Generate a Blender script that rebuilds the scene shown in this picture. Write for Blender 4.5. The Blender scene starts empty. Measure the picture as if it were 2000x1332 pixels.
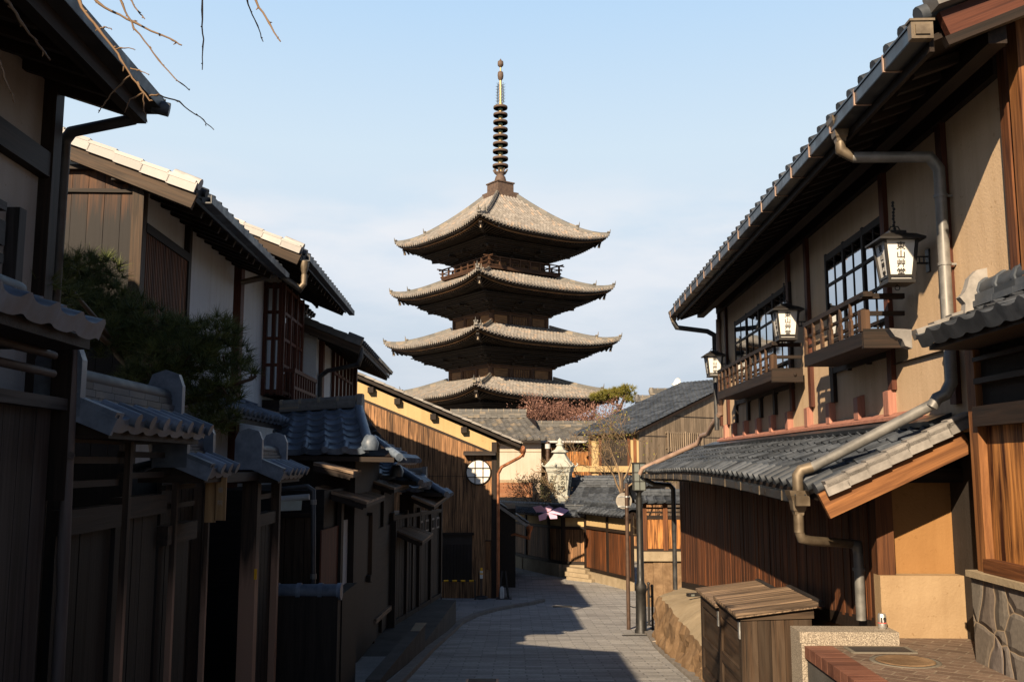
import bpy, math, random
from mathutils import Vector, Matrix
V = Vector
R = math.radians
rng = random.Random(7)
SC = bpy.context.scene
COL = SC.collection
# ---------------------------------------------------------------- camera, sky, sun, exposure
F = 1850.0                      # focal length in photo pixels (photo is 2000 wide)
TH = R(7.36)                    # camera pitch
cd = bpy.data.cameras.new('camera'); cam = bpy.data.objects.new('camera', cd); COL.objects.link(cam)
cam.location = (0, 0, 0); cam.rotation_euler = (R(90) + TH, 0, 0)
cd.sensor_width = 36; cd.lens = F / 2000 * 36; cd.clip_end = 9000; cd.clip_start = .05
SC.camera = cam
SUN_AZ, SUN_EL = 23.5, 28.0     # the way the light travels, right of +Y; height of the sun
w = bpy.data.worlds.new('World'); SC.world = w; w.use_nodes = True
nt = w.node_tree; bg = nt.nodes['Background']
sky = nt.nodes.new('ShaderNodeTexSky'); sky.sky_type = 'NISHITA'; sky.sun_disc = False
sky.sun_elevation = R(SUN_EL); sky.sun_rotation = R(180 + SUN_AZ)
sky.air_density = .7; sky.dust_density = .3; sky.ozone_density = 1.0
tc = nt.nodes.new('ShaderNodeTexCoord')
sep = nt.nodes.new('ShaderNodeSeparateXYZ'); nt.links.new(tc.outputs['Generated'], sep.inputs[0])
mp = nt.nodes.new('ShaderNodeMapping'); mp.inputs['Scale'].default_value = (3, 3, 11)
nt.links.new(tc.outputs['Generated'], mp.inputs[0])
nz = nt.nodes.new('ShaderNodeTexNoise'); nz.inputs['Scale'].default_value = 1.6; nz.inputs['Detail'].default_value = 7
nz.inputs['Roughness'].default_value = .55
nt.links.new(mp.outputs[0], nz.inputs['Vector'])
cr = nt.nodes.new('ShaderNodeValToRGB'); cr.color_ramp.elements[0].position = .40; cr.color_ramp.elements[1].position = .62
nt.links.new(nz.outputs['Fac'], cr.inputs[0])
band = nt.nodes.new('ShaderNodeValToRGB')   # thin cloud only low over the horizon
e = band.color_ramp.elements; e[0].position = .0; e[0].color = (.05, .05, .05, 1); e[1].position = .31; e[1].color = (0, 0, 0, 1)
x = band.color_ramp.elements.new(.16); x.color = (.55, .55, .55, 1)
x = band.color_ramp.elements.new(.235); x.color = (.9, .9, .9, 1)
nt.links.new(sep.outputs['Z'], band.inputs[0])
mm = nt.nodes.new('ShaderNodeMath'); mm.operation = 'MULTIPLY'
nt.links.new(cr.outputs[0], mm.inputs[0]); nt.links.new(band.outputs[0], mm.inputs[1])
mx = nt.nodes.new('ShaderNodeMix'); mx.data_type = 'RGBA'
nt.links.new(mm.outputs[0], mx.inputs['Factor'])
mx.inputs['B'].default_value = (8.2, 7.6, 8.0, 1)
# paler, hazier sky on the side away from the sun
SKS = 0.05; KX = 1 / (SKS * 2 ** 1.0)
hz_ = nt.nodes.new('ShaderNodeValToRGB'); e = hz_.color_ramp.elements
e[0].position = 0; e[0].color = (.54, .62, .72, 1); e[1].position = .60; e[1].color = (.38, .60, .90, 1)
for p_, c_ in ((.10, (.60, .685, .78)), (.20, (.68, .775, .885)), (.32, (.66, .80, .925)), (.46, (.495, .705, .945))):
    x = hz_.color_ramp.elements.new(p_); x.color = (*c_, 1)
nt.links.new(sep.outputs['Z'], hz_.inputs[0])
sc_ = nt.nodes.new('ShaderNodeVectorMath'); sc_.operation = 'SCALE'; sc_.inputs['Scale'].default_value = KX; nt.links.new(hz_.outputs[0], sc_.inputs[0])
side = nt.nodes.new('ShaderNodeMapRange'); side.interpolation_type = 'SMOOTHSTEP'; side.inputs['From Min'].default_value = .66; side.inputs['From Max'].default_value = .79
nt.links.new(sep.outputs['Y'], side.inputs['Value'])
m2 = nt.nodes.new('ShaderNodeMix'); m2.data_type = 'RGBA'; nt.links.new(side.outputs[0], m2.inputs['Factor']); nt.links.new(sky.outputs[0], m2.inputs['A']); nt.links.new(sc_.outputs[0], m2.inputs['B'])
nt.links.new(m2.outputs['Result'], mx.inputs['A']); mx.inputs['B'].default_value = (.86 * KX, .88 * KX, .925 * KX, 1)
nt.links.new(mx.outputs['Result'], bg.inputs['Color']); bg.inputs['Strength'].default_value = SKS
sd = bpy.data.lights.new('sun', 'SUN'); sun = bpy.data.objects.new('sun', sd); COL.objects.link(sun)
sd.energy = 5.0; sd.angle = R(.5); sd.color = (1, .80, .56)
sundir = V((math.sin(R(SUN_AZ)) * math.cos(R(SUN_EL)), math.cos(R(SUN_AZ)) * math.cos(R(SUN_EL)), -math.sin(R(SUN_EL))))
sun.rotation_euler = sundir.to_track_quat('-Z', 'Y').to_euler()
vs = SC.view_settings; SC.display_settings.display_device = 'sRGB'
vs.view_transform = 'Standard'; vs.look = 'None'; vs.gamma = 1; vs.exposure = 1.0
SC.cycles.max_bounces = 6; SC.cycles.diffuse_bounces = 1; SC.cycles.glossy_bounces = 3

# ---------------------------------------------------------------- measuring helpers
CT, ST = math.cos(TH), math.sin(TH)
def ray(px, py):
    a = (px - 1000) / F; b = -(py - 666) / F
    return V((a, CT - b * ST, ST + b * CT))
def W(px, py, Y):
    r = ray(px, py); return r * (Y / r.y)
class Fr:                       # a street front: n = across (right +), s = along, z = up
    def __init__(s, vx):
        r = ray(vx, 666 + F * math.tan(TH)); r.z = 0; s.d = r.normalized(); s.n = V((s.d.y, -s.d.x, 0))
    def P(s, n, t, z): return s.n * n + s.d * t + V((0, 0, z))
    def on(s, px, py, n):       # pixel on the plane n -> (s, z)
        r = ray(px, py); p = r * (n / r.dot(s.n)); return p.dot(s.d), p.z
    def at(s, px, py, t):       # pixel on the plane s -> (n, z)
        r = ray(px, py); p = r * (t / r.dot(s.d)); return p.dot(s.n), p.z
    def box(s, mb, n0, n1, s0, s1, z0, z1, rv=None):
        mb.hexa([s.P(n0, s0, z0), s.P(n1, s0, z0), s.P(n1, s1, z0), s.P(n0, s1, z0),
                 s.P(n0, s0, z1), s.P(n1, s0, z1), s.P(n1, s1, z1), s.P(n0, s1, z1)], rv)
RF, LF = Fr(1060), Fr(930)
def interp(tab, y):
    if y <= tab[0][0]: return tab[0][1]
    for (a, b), (c, d) in zip(tab, tab[1:]):
        if y <= c: return b + (d - b) * (y - a) / (c - a)
    return tab[-1][1]
GZ = [(-30, .6), (0, -1.6), (12.66, -2.79), (20, -3.44), (28, -3.84), (34, -3.88), (45, -4.1), (70, -6.5), (110, -9), (400, -12)]
def gz(y): return interp(GZ, y)

# ---------------------------------------------------------------- mesh collecting
class MB:
    def __init__(s): s.v = []; s.f = []; s.r = []; s.g = []; s.sm = []
    def add(s, vs, fs, rv=None, g=None, sm=False):
        o = len(s.v); rv = rng.random() if rv is None else rv
        s.v += [tuple(p) for p in vs]; s.r += [rv] * len(vs)
        if g is None:
            k = rv * 37; g = [(p[0] + k, p[1], p[2]) for p in vs]
        s.g += g; s.f += [tuple(i + o for i in f) for f in fs]; s.sm += [sm] * len(fs)
    def hexa(s, P, rv=None):
        P = [V(p) for p in P]
        L = [(P[1] - P[0]).length, (P[3] - P[0]).length, (P[4] - P[0]).length]
        od = sorted((0, 1, 2), key=lambda i: -L[i]); k = rng.random() * 60
        g = []
        for i, j, l in ((0,0,0),(1,0,0),(1,1,0),(0,1,0),(0,0,1),(1,0,1),(1,1,1),(0,1,1)):
            q = (i * L[0], j * L[1], l * L[2]); g.append((q[od[0]] + k, q[od[1]] + k * .37, q[od[2]] + k * .61))
        s.add(P, [(0,3,2,1),(4,5,6,7),(0,1,5,4),(1,2,6,5),(2,3,7,6),(3,0,4,7)], rv, g)
    def box(s, c, d, rv=None):
        (x, y, z), (a, b, h) = c, d; a /= 2; b /= 2; h /= 2
        s.hexa([(x-a,y-b,z-h),(x+a,y-b,z-h),(x+a,y+b,z-h),(x-a,y+b,z-h),(x-a,y-b,z+h),(x+a,y-b,z+h),(x+a,y+b,z+h),(x-a,y+b,z+h)], rv)
    def beam(s, a, b, wd, ht, up=(0, 0, 1), rv=None, wd2=None, ht2=None):
        a, b = V(a), V(b); d = (b - a).normalized(); up = V(up)
        if abs(d.dot(up)) > .98: up = V((0, 1, 0))
        sx = d.cross(up).normalized(); u = sx.cross(d)
        wd2 = wd if wd2 is None else wd2; ht2 = ht if ht2 is None else ht2
        f = lambda p, i, j, w_, h_: p + sx * (w_ / 2 * i) + u * (h_ / 2 * j)
        s.hexa([f(a,-1,-1,wd,ht), f(a,1,-1,wd,ht), f(b,1,-1,wd2,ht2), f(b,-1,-1,wd2,ht2),
                f(a,-1,1,wd,ht), f(a,1,1,wd,ht), f(b,1,1,wd2,ht2), f(b,-1,1,wd2,ht2)], rv)
    def tube(s, pts, r, n=8, caps=True, sm=True, rv=None):
        pts = [V(p) for p in pts]; rs = r if isinstance(r, (list, tuple)) else [r] * len(pts)
        vs, g, L = [], [], 0; k = rng.random() * 60
        t = (pts[1] - pts[0]).normalized(); u = t.cross(V((0, 0, 1)))
        if u.length < .1: u = t.cross(V((0, 1, 0)))
        u.normalize()
        for i, p in enumerate(pts):
            if i: L += (p - pts[i-1]).length
            a = (pts[i] - pts[i-1]).normalized() if i else t
            b = (pts[i+1] - pts[i]).normalized() if i + 1 < len(pts) else a
            t = (a + b); t = t.normalized() if t.length > 1e-6 else a
            u = (u - t * u.dot(t)).normalized(); wv = t.cross(u)
            q = 1 / max(.5, a.dot(t))
            for j in range(n):
                an = 2 * math.pi * j / n
                vs.append(p + (u * math.cos(an) + wv * math.sin(an)) * rs[i] * q); g.append((L + k, k + rs[i] * an, 0))
        fs = [(i*n+j, i*n+(j+1) % n, (i+1)*n+(j+1) % n, (i+1)*n+j) for i in range(len(pts)-1) for j in range(n)]
        s.add(vs, fs, rv, g, sm)
        if caps:
            m = len(pts)
            s.add(vs[:n], [tuple(range(n))[::-1]], rv, g[:n]); s.add(vs[-n:], [tuple(range(n))], rv, g[-n:])
    def lathe(s, c, prof, n=16, sm=True, rot=0, rv=None):
        c = V(c); vs = []
        for r_, z in prof:
            for j in range(n):
                a = 2 * math.pi * j / n + rot; vs.append(c + V((r_ * math.cos(a), r_ * math.sin(a), z)))
        m = len(prof)
        fs = [(i*n+j, i*n+(j+1) % n, (i+1)*n+(j+1) % n, (i+1)*n+j) for i in range(m-1) for j in range(n)]
        s.add(vs, fs, rv, None, sm)
        s.add(vs[:n], [tuple(range(n))[::-1]], rv); s.add(vs[-n:], [tuple(range(n))], rv)
    def prism(s, poly, ext, rv=None):
        poly = [V(p) for p in poly]; ext = V(ext); n = len(poly)
        vs = poly + [p + ext for p in poly]
        s.add(vs, [tuple(range(n))[::-1], tuple(range(n, 2*n))] + [(i, (i+1) % n, n+(i+1) % n, n+i) for i in range(n)], rv)
    def quad(s, a, b, c, d, rv=None): s.add([a, b, c, d], [(0, 1, 2, 3)], rv)
    def build(s, name, mat, parent=None, label=None, local=False, loc=None):
        me = bpy.data.meshes.new(name)
        org = V(loc) if loc is not None else None
        if parent is not None and not local:
            inv = WORLD[parent.name].inverted(); vv = [inv @ V(p) for p in s.v]
        elif org is not None: vv = [V(p) - org for p in s.v]
        else: vv = s.v
        me.from_pydata([tuple(p) for p in vv], [], s.f)
        a = me.attributes.new('rnd', 'FLOAT', 'POINT'); a.data.foreach_set('value', s.r)
        a = me.attributes.new('gco', 'FLOAT_VECTOR', 'POINT'); a.data.foreach_set('vector', [c for p in s.g for c in p])
        me.polygons.foreach_set('use_smooth', s.sm)
        me.materials.append(mat); me.update()
        o = bpy.data.objects.new(name, me); COL.objects.link(o)
        if parent is not None: o.parent = parent; WORLD[o.name] = WORLD[parent.name]
        elif org is not None: o.location = org; WORLD[o.name] = Matrix.Translation(org)
        else: WORLD[o.name] = Matrix.Identity(4)
        if label: o['label'] = label
        return o
WORLD = {}
def thing(name, label, cat, loc=(0, 0, 0), rz=0, group=None):
    o = bpy.data.objects.new(name, None); COL.objects.link(o); o.empty_display_size = .3
    o.location = loc; o.rotation_euler = (0, 0, rz)
    WORLD[o.name] = Matrix.Translation(V(loc)) @ Matrix.Rotation(rz, 4, 'Z')
    o['label'] = label; o['category'] = cat
    if group: o['group'] = group
    return o
def tag(o, label, cat, group=None):
    o['label'] = label; o['category'] = cat
    if group: o['group'] = group
    return o
def kind(o, k): o['kind'] = k; return o
def copy_tree(o, parent=None):
    c = o.copy(); COL.objects.link(c); c.parent = parent
    for ch in list(o.children): copy_tree(ch, c)
    return c

# ---------------------------------------------------------------- materials
def base_mat(name, rough=.7, spec=.3, metal=0):
    m = bpy.data.materials.new(name); m.use_nodes = True; t = m.node_tree; b = t.nodes['Principled BSDF']
    b.inputs['Roughness'].default_value = rough; b.inputs['Specular IOR Level'].default_value = spec
    b.inputs['Metallic'].default_value = metal
    return m, t, b
def N(t, ty, **k):
    n = t.nodes.new('ShaderNode' + ty)
    for a, b in k.items():
        if a in n.inputs: n.inputs[a].default_value = b
        else: setattr(n, a, b)
    return n
def coords(t, attr, scale):
    if attr == 'pos': a = N(t, 'NewGeometry'); out = a.outputs['Position']
    else: a = N(t, 'Attribute', attribute_name=attr); out = a.outputs['Vector']
    m = N(t, 'Mapping', Scale=scale); t.links.new(out, m.inputs['Vector']); return m.outputs[0]
def ramp(t, fac, stops):
    r_ = N(t, 'ValToRGB'); el = r_.color_ramp.elements
    while len(el) < len(stops): el.new(.5)
    for e_, (p, c) in zip(el, stops):
        e_.position = p; e_.color = (*c, 1) if len(c) == 3 else c
    t.links.new(fac, r_.inputs[0]); return r_.outputs[0]
def noise(t, co, scale, detail=5, rough=.55, dist=0):
    n = N(t, 'TexNoise', Scale=scale, Detail=detail, Roughness=rough, Distortion=dist); t.links.new(co, n.inputs['Vector']); return n.outputs['Fac']
def mixc(t, f, a, b, mode='MIX'):
    m = N(t, 'Mix', data_type='RGBA', blend_type=mode)
    for s_, v_ in (('Factor', f), ('A', a), ('B', b)):
        i = m.inputs[0] if s_ == 'Factor' else m.inputs[s_]
        if isinstance(v_, bpy.types.NodeSocket): t.links.new(v_, i)
        elif s_ == 'Factor': i.default_value = v_
        else: i.default_value = (*v_, 1)
    return m.outputs['Result']
def rndmul(t, col, lo, hi):
    a = N(t, 'Attribute', attribute_name='rnd'); mr = N(t, 'MapRange'); mr.inputs['To Min'].default_value = lo; mr.inputs['To Max'].default_value = hi
    t.links.new(a.outputs['Fac'], mr.inputs['Value'])
    h = N(t, 'HueSaturation'); t.links.new(mr.outputs[0], h.inputs['Value']); t.links.new(col, h.inputs['Color']); return h.outputs[0]
def bump(t, b, fac, strength, dist):
    n = N(t, 'Bump', Strength=strength, Distance=dist); t.links.new(fac, n.inputs['Height']); t.links.new(n.outputs[0], b.inputs['Normal'])
def wood(name, dark, light, mid=.5, rough=.65, var=(.7, 1.3), fine=26, spec=.25, bs=.5, grey=None, wid=.16):
    dark, light, grey = (tuple(v_ * .75 for v_ in q) if q else q for q in (dark, light, grey))
    m, t, b = base_mat(name, rough, spec)
    f = noise(t, coords(t, 'gco', (1.1, fine, fine)), 1, 9, .62, .7)
    c = ramp(t, f, [(mid - wid, dark), (mid + wid, light)])
    if grey:
        g = noise(t, coords(t, 'gco', (.7, 5, 5)), 1.3, 5, .6, .5)
        c = mixc(t, ramp(t, g, [(.46, (0, 0, 0)), (.62, (1, 1, 1))]), c, grey)
    c = rndmul(t, c, *var); t.links.new(c, b.inputs['Base Color']); bump(t, b, f, bs, .006)
    return m
def plaster(name, c1, c2, scale=1.2, bs=.25, fine=45, rough=.9):
    m, t, b = base_mat(name, rough, .15)
    p = coords(t, 'pos', (1, 1, 1)); f = noise(t, p, scale, 6, .6, .3); g = noise(t, p, fine, 4, .6)
    c = mixc(t, ramp(t, f, [(.3, (0, 0, 0)), (.7, (1, 1, 1))]), c1, c2)
    st_ = noise(t, coords(t, 'pos', (7, 7, .45)), 1, 5, .6, .2); c = mixc(t, 1.0, c, ramp(t, st_, [(.34, (.90, .885, .865)), (.55, (1, 1, 1))]), 'MULTIPLY')
    sp_ = noise(t, p, 17, 3, .7); c = mixc(t, 1.0, c, ramp(t, sp_, [(.27, (.72, .68, .62)), (.36, (1, 1, 1))]), 'MULTIPLY')
    t.links.new(c, b.inputs['Base Color'])
    h = noise(t, p, 5, 5, .55, .6); s_ = N(t, 'Math', operation='ADD'); t.links.new(g, s_.inputs[0]); t.links.new(h, s_.inputs[1])
    bump(t, b, s_.outputs[0], bs, .012); return m
def tilem(name, c1, c2, var=(.72, 1.28), rough=.42, spec=.5, extra=None, scale=9):
    c1, c2 = (tuple(v_ * .75 for v_ in q) for q in (c1, c2))
    if extra: extra = (extra[0],) + tuple(tuple(v_ * .75 for v_ in q) for q in extra[1:])
    m, t, b = base_mat(name, rough, spec)
    p = coords(t, 'pos', (1, 1, 1)); f = noise(t, p, scale, 6, .65)
    c = mixc(t, ramp(t, f, [(.35, (0, 0, 0)), (.7, (1, 1, 1))]), c1, c2)
    if extra:
        a = N(t, 'Attribute', attribute_name='rnd'); c = mixc(t, ramp(t, a.outputs['Fac'], extra[0]), c, extra[1])
        c = mixc(t, ramp(t, noise(t, p, 1.7, 5, .6), [(.45, (0, 0, 0)), (.7, (.8, .8, .8))]), c, extra[2])
    c = rndmul(t, c, *var); t.links.new(c, b.inputs['Base Color'])
    rr = ramp(t, f, [(.3, (rough - .1,) * 3), (.75, (rough + .2,) * 3)]); t.links.new(rr, b.inputs['Roughness'])
    bump(t, b, noise(t, p, 40, 4), .15, .004); return m
def metal(name, c1, c2, rough=.45, met=.8, scale=6, spec=.5):
    m, t, b = base_mat(name, rough, spec, met)
    f = noise(t, coords(t, 'pos', (1, 1, 1)), scale, 6, .6)
    t.links.new(mixc(t, ramp(t, f, [(.35, (0, 0, 0)), (.65, (1, 1, 1))]), c1, c2), b.inputs['Base Color'])
    t.links.new(ramp(t, f, [(.3, (rough - .1,) * 3), (.7, (min(1, rough + .2),) * 3)]), b.inputs['Roughness']); return m
def flat(name, c, rough=.7, spec=.3, met=0):
    m, t, b = base_mat(name, rough, spec, met); b.inputs['Base Color'].default_value = (*c, 1); return m
def leaf(name, c1, c2, trans=.25):
    m, t, b = base_mat(name, .6, .3)
    a = N(t, 'Attribute', attribute_name='rnd'); t.links.new(mixc(t, a.outputs['Fac'], c1, c2), b.inputs['Base Color']); return m
MT = {}
MT['char'] = wood('charred_wood', (.008, .006, .005), (.026, .019, .015), var=(.6, 1.5))
MT['stainshade'] = wood('stained_shaded_gable_board', (.034, .013, .005), (.17, .070, .026), var=(.7, 1.3), wid=.1)
MT['balc'] = wood('balcony_timber', (.035, .018, .010), (.125, .068, .038), var=(.75, 1.25))
MT['black'] = wood('shade_black_board', (.004, .0035, .0035), (.017, .014, .012), var=(.5, 1.6))  # board colour taken almost to black to deepen the shade on the left
MT['tilepale'] = tilem('bleached_verge_tile', (.44, .42, .41), (.60, .575, .55), var=(.82, 1.1), rough=.6)
MT['pinkpipe'] = metal('pinkish_pipe', (.28, .185, .14), (.38, .265, .205), .5, .25)
MT['plinth'] = plaster('golden_plinth', (.27, .18, .10), (.36, .255, .15), scale=2, bs=.35)
MT['worn'] = wood('worn_post', (.018, .012, .009), (.07, .045, .030), var=(.8, 1.2))
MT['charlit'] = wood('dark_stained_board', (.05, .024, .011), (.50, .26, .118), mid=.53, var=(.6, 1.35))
MT['brown'] = wood('brown_board', (.07, .024, .010), (.24, .092, .034), var=(.6, 1.35))
MT['brown2'] = wood('fence_board', (.055, .018, .007), (.23, .080, .028), var=(.5, 1.45), grey=(.085, .036, .018))
MT['beam'] = wood('dark_beam', (.010, .007, .005), (.036, .021, .014), var=(.75, 1.25))
MT['red'] = wood('reddish_post', (.060, .018, .010), (.14, .045, .024), var=(.8, 1.2))
MT['redpaint'] = wood('red_oxide_wood', (.36, .155, .11), (.56, .27, .195), var=(.85, 1.15), bs=.2)
MT['bright'] = wood('orange_grained_wood', (.05, .013, .005), (.66, .285, .085), mid=.5, var=(.75, 1.25), fine=15, wid=.13)
MT['orange'] = wood('orange_timber', (.08, .027, .010), (.36, .155, .055), mid=.47, var=(.85, 1.15), fine=20)
MT['grey'] = wood('grey_weathered_board', (.14, .108, .078), (.36, .275, .195), var=(.7, 1.2))
MT['lid'] = wood('grey_brown_slat', (.06, .040, .028), (.42, .29, .19), var=(.65, 1.3))
MT['cab'] = wood('cabinet_board', (.016, .010, .006), (.080, .046, .025), var=(.7, 1.3), grey=(.075, .05, .032))
MT['yboard'] = wood('pale_sign_board', (.22, .12, .05), (.42, .26, .12), var=(.9, 1.1))
MT['greydark'] = wood('dark_grey_board', (.015, .013, .013), (.056, .048, .047), var=(.6, 1.3))
MT['log'] = wood('peeled_log', (.045, .036, .034), (.12, .10, .095), var=(.9, 1.1), fine=9)
MT['pagwood'] = wood('pagoda_timber', (.035, .017, .010), (.13, .066, .036), var=(.7, 1.3), fine=8)
MT['pagdark'] = wood('pagoda_dark_timber', (.008, .006, .005), (.030, .019, .013), var=(.6, 1.4), fine=8)
MT['pagpanel'] = wood('pagoda_panel', (.13, .065, .028), (.30, .165, .075), var=(.8, 1.2), fine=8)
MT['ochre'] = plaster('ochre_plaster', (.235, .118, .043), (.29, .155, .060))
MT['beige'] = plaster('beige_plaster', (.52, .372, .235), (.60, .44, .29))
MT['offwhite'] = plaster('offwhite_plaster', (.42, .35, .28), (.48, .41, .34))
MT['cream'] = plaster('cream_plaster', (.42, .295, .145), (.48, .345, .18))
MT['white'] = plaster('white_plaster', (.50, .52, .54), (.57, .59, .61))
MT['greyp'] = plaster('grey_plaster', (.26, .23, .21), (.33, .30, .27))
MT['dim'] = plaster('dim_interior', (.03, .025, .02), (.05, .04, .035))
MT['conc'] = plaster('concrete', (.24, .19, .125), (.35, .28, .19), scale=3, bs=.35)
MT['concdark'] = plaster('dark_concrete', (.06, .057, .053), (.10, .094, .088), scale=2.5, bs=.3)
MT['kerb'] = plaster('kerb_stone', (.15, .135, .12), (.22, .20, .18), scale=6, bs=.3)
MT['earth'] = plaster('rough_embankment', (.10, .060, .033), (.25, .165, .095), scale=4, bs=.9, fine=14)
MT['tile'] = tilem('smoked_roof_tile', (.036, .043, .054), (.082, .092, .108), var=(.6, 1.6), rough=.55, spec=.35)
MT['tileblue'] = tilem('sky_lit_tile', (.085, .112, .155), (.185, .225, .285), var=(.65, 1.45), rough=.42, spec=.5)  # lighter copy of the roof tile with blue sky light put into its colour
MT['tilelight'] = tilem('pale_verge_tile', (.20, .185, .17), (.34, .315, .29), rough=.55)
MT['tilemid'] = tilem('weathered_grey_tile', (.10, .098, .095), (.21, .20, .185), rough=.6,
                      extra=([(.75, (0, 0, 0)), (.95, (.7, .7, .7))], (.26, .20, .13), (.13, .12, .10)))
MT['pagtile'] = tilem('old_temple_tile', (.24, .222, .205), (.42, .388, .355), var=(.86, 1.14), rough=.75, spec=.25, scale=1.5,
                      extra=([(.80, (0, 0, 0)), (.98, (.6, .6, .6))], (.46, .31, .20), (.22, .195, .17)))
MT['gutter'] = metal('dark_blue_gutter', (.022, .027, .033), (.055, .065, .078), .35, .5)
MT['copper'] = metal('brown_copper', (.22, .085, .04), (.42, .18, .09), .45, .75)
MT['brass'] = metal('aged_bronze', (.10, .075, .05), (.19, .15, .105), .45, .45)
MT['galv'] = metal('galvanised_pipe', (.15, .145, .135), (.25, .24, .225), .5, .4)
MT['pipedark'] = metal('dark_downpipe', (.035, .035, .036), (.07, .07, .072), .45, .4)
m = MT['worn']; t = m.node_tree; b = t.nodes['Principled BSDF']; src = b.inputs['Base Color'].links[0].from_socket   # posts weathered pale towards the foot
g_ = N(t, 'NewGeometry'); sx_ = N(t, 'SeparateXYZ'); t.links.new(g_.outputs['Position'], sx_.inputs[0])
nn_ = noise(t, coords(t, 'gco', (1.2, 12, 12)), 1, 5, .6, .4); ad_ = N(t, 'Math', operation='MULTIPLY_ADD'); t.links.new(nn_, ad_.inputs[0]); ad_.inputs[1].default_value = .9; t.links.new(sx_.outputs['Z'], ad_.inputs[2])
mr_ = N(t, 'MapRange'); mr_.inputs['From Min'].default_value = -.30; mr_.inputs['From Max'].default_value = -.75; t.links.new(ad_.outputs[0], mr_.inputs['Value'])
t.links.new(mixc(t, mr_.outputs[0], src, (.30, .175, .115)), b.inputs['Base Color'])
m = MT['stainshade']; t = m.node_tree; b = t.nodes['Principled BSDF']; src = b.inputs['Base Color'].links[0].from_socket   # sooty lower half; dark tone also stands in for the next house's shade
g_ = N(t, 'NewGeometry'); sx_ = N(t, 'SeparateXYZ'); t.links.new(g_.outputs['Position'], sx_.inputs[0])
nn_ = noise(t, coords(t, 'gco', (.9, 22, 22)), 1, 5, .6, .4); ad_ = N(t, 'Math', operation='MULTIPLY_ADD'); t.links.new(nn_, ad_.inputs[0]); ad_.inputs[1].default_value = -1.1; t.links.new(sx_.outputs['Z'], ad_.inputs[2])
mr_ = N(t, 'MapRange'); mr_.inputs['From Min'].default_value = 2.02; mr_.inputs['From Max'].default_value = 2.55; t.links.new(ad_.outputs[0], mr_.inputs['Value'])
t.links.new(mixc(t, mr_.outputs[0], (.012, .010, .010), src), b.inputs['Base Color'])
MT['iron'] = flat('black_iron', (.018, .016, .015), .5, .4)
MT['postbrown'] = metal('brown_steel', (.05, .028, .018), (.085, .05, .033), .5, .2)
MT['postgreen'] = metal('dark_green_steel', (.010, .0095, .009), (.018, .017, .016), .5, .2)
MT['bronze'] = metal('patina_bronze', (.35, .355, .31), (.46, .46, .40), .7, .1)
MT['sorin'] = metal('rusty_iron', (.075, .050, .040), (.14, .095, .070), .7, .2)
MT['gold'] = metal('worn_gilding', (.36, .26, .11), (.52, .40, .19), .45, .4)
MT['verd'] = flat('verdigris', (.10, .19, .17), .7)
MT['paper'] = flat('white_panel', (.66, .64, .60), .55)
MT['bronzepanel'] = plaster('pale_lantern_panel', (.38, .38, .31), (.46, .45, .37), scale=4, bs=.1)
MT['ink'] = flat('black_ink', (.012, .011, .011), .7)
MT['pink'] = flat('pink_paper', (.58, .36, .50), .8)
MT['redc'] = flat('red_cloth', (.65, .05, .03), .8)
MT['alu'] = metal('silver_tin', (.55, .55, .54), (.70, .70, .68), .32, .85)
MT['signback'] = metal('sign_back', (.22, .20, .17), (.32, .29, .25), .55, .3)
MT['yellow'] = flat('yellow_tape', (.75, .38, .02), .6)
MT['dishw'] = flat('white_dish', (.80, .79, .76), .5)
MT['frost'] = flat('frosted_glass', (.14, .155, .145), .3, .5)
MT['pipewhite'] = flat('white_pipe', (.45, .45, .44), .45)
m, t, b = base_mat('window_glass', .03, 1.0); b.inputs['Base Color'].default_value = (.46, .50, .54, 1); b.inputs['Metallic'].default_value = 1; MT['glass'] = m
m, t, b = base_mat('granite', .85, .2)
p = coords(t, 'pos', (1, 1, 1)); t.links.new(ramp(t, noise(t, p, 130, 3, .7), [(.33, (.07, .06, .05)), (.5, (.24, .20, .155)), (.66, (.46, .40, .32))]), b.inputs['Base Color'])
bump(t, b, noise(t, p, 90, 3), .5, .004); MT['granite'] = m
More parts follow.
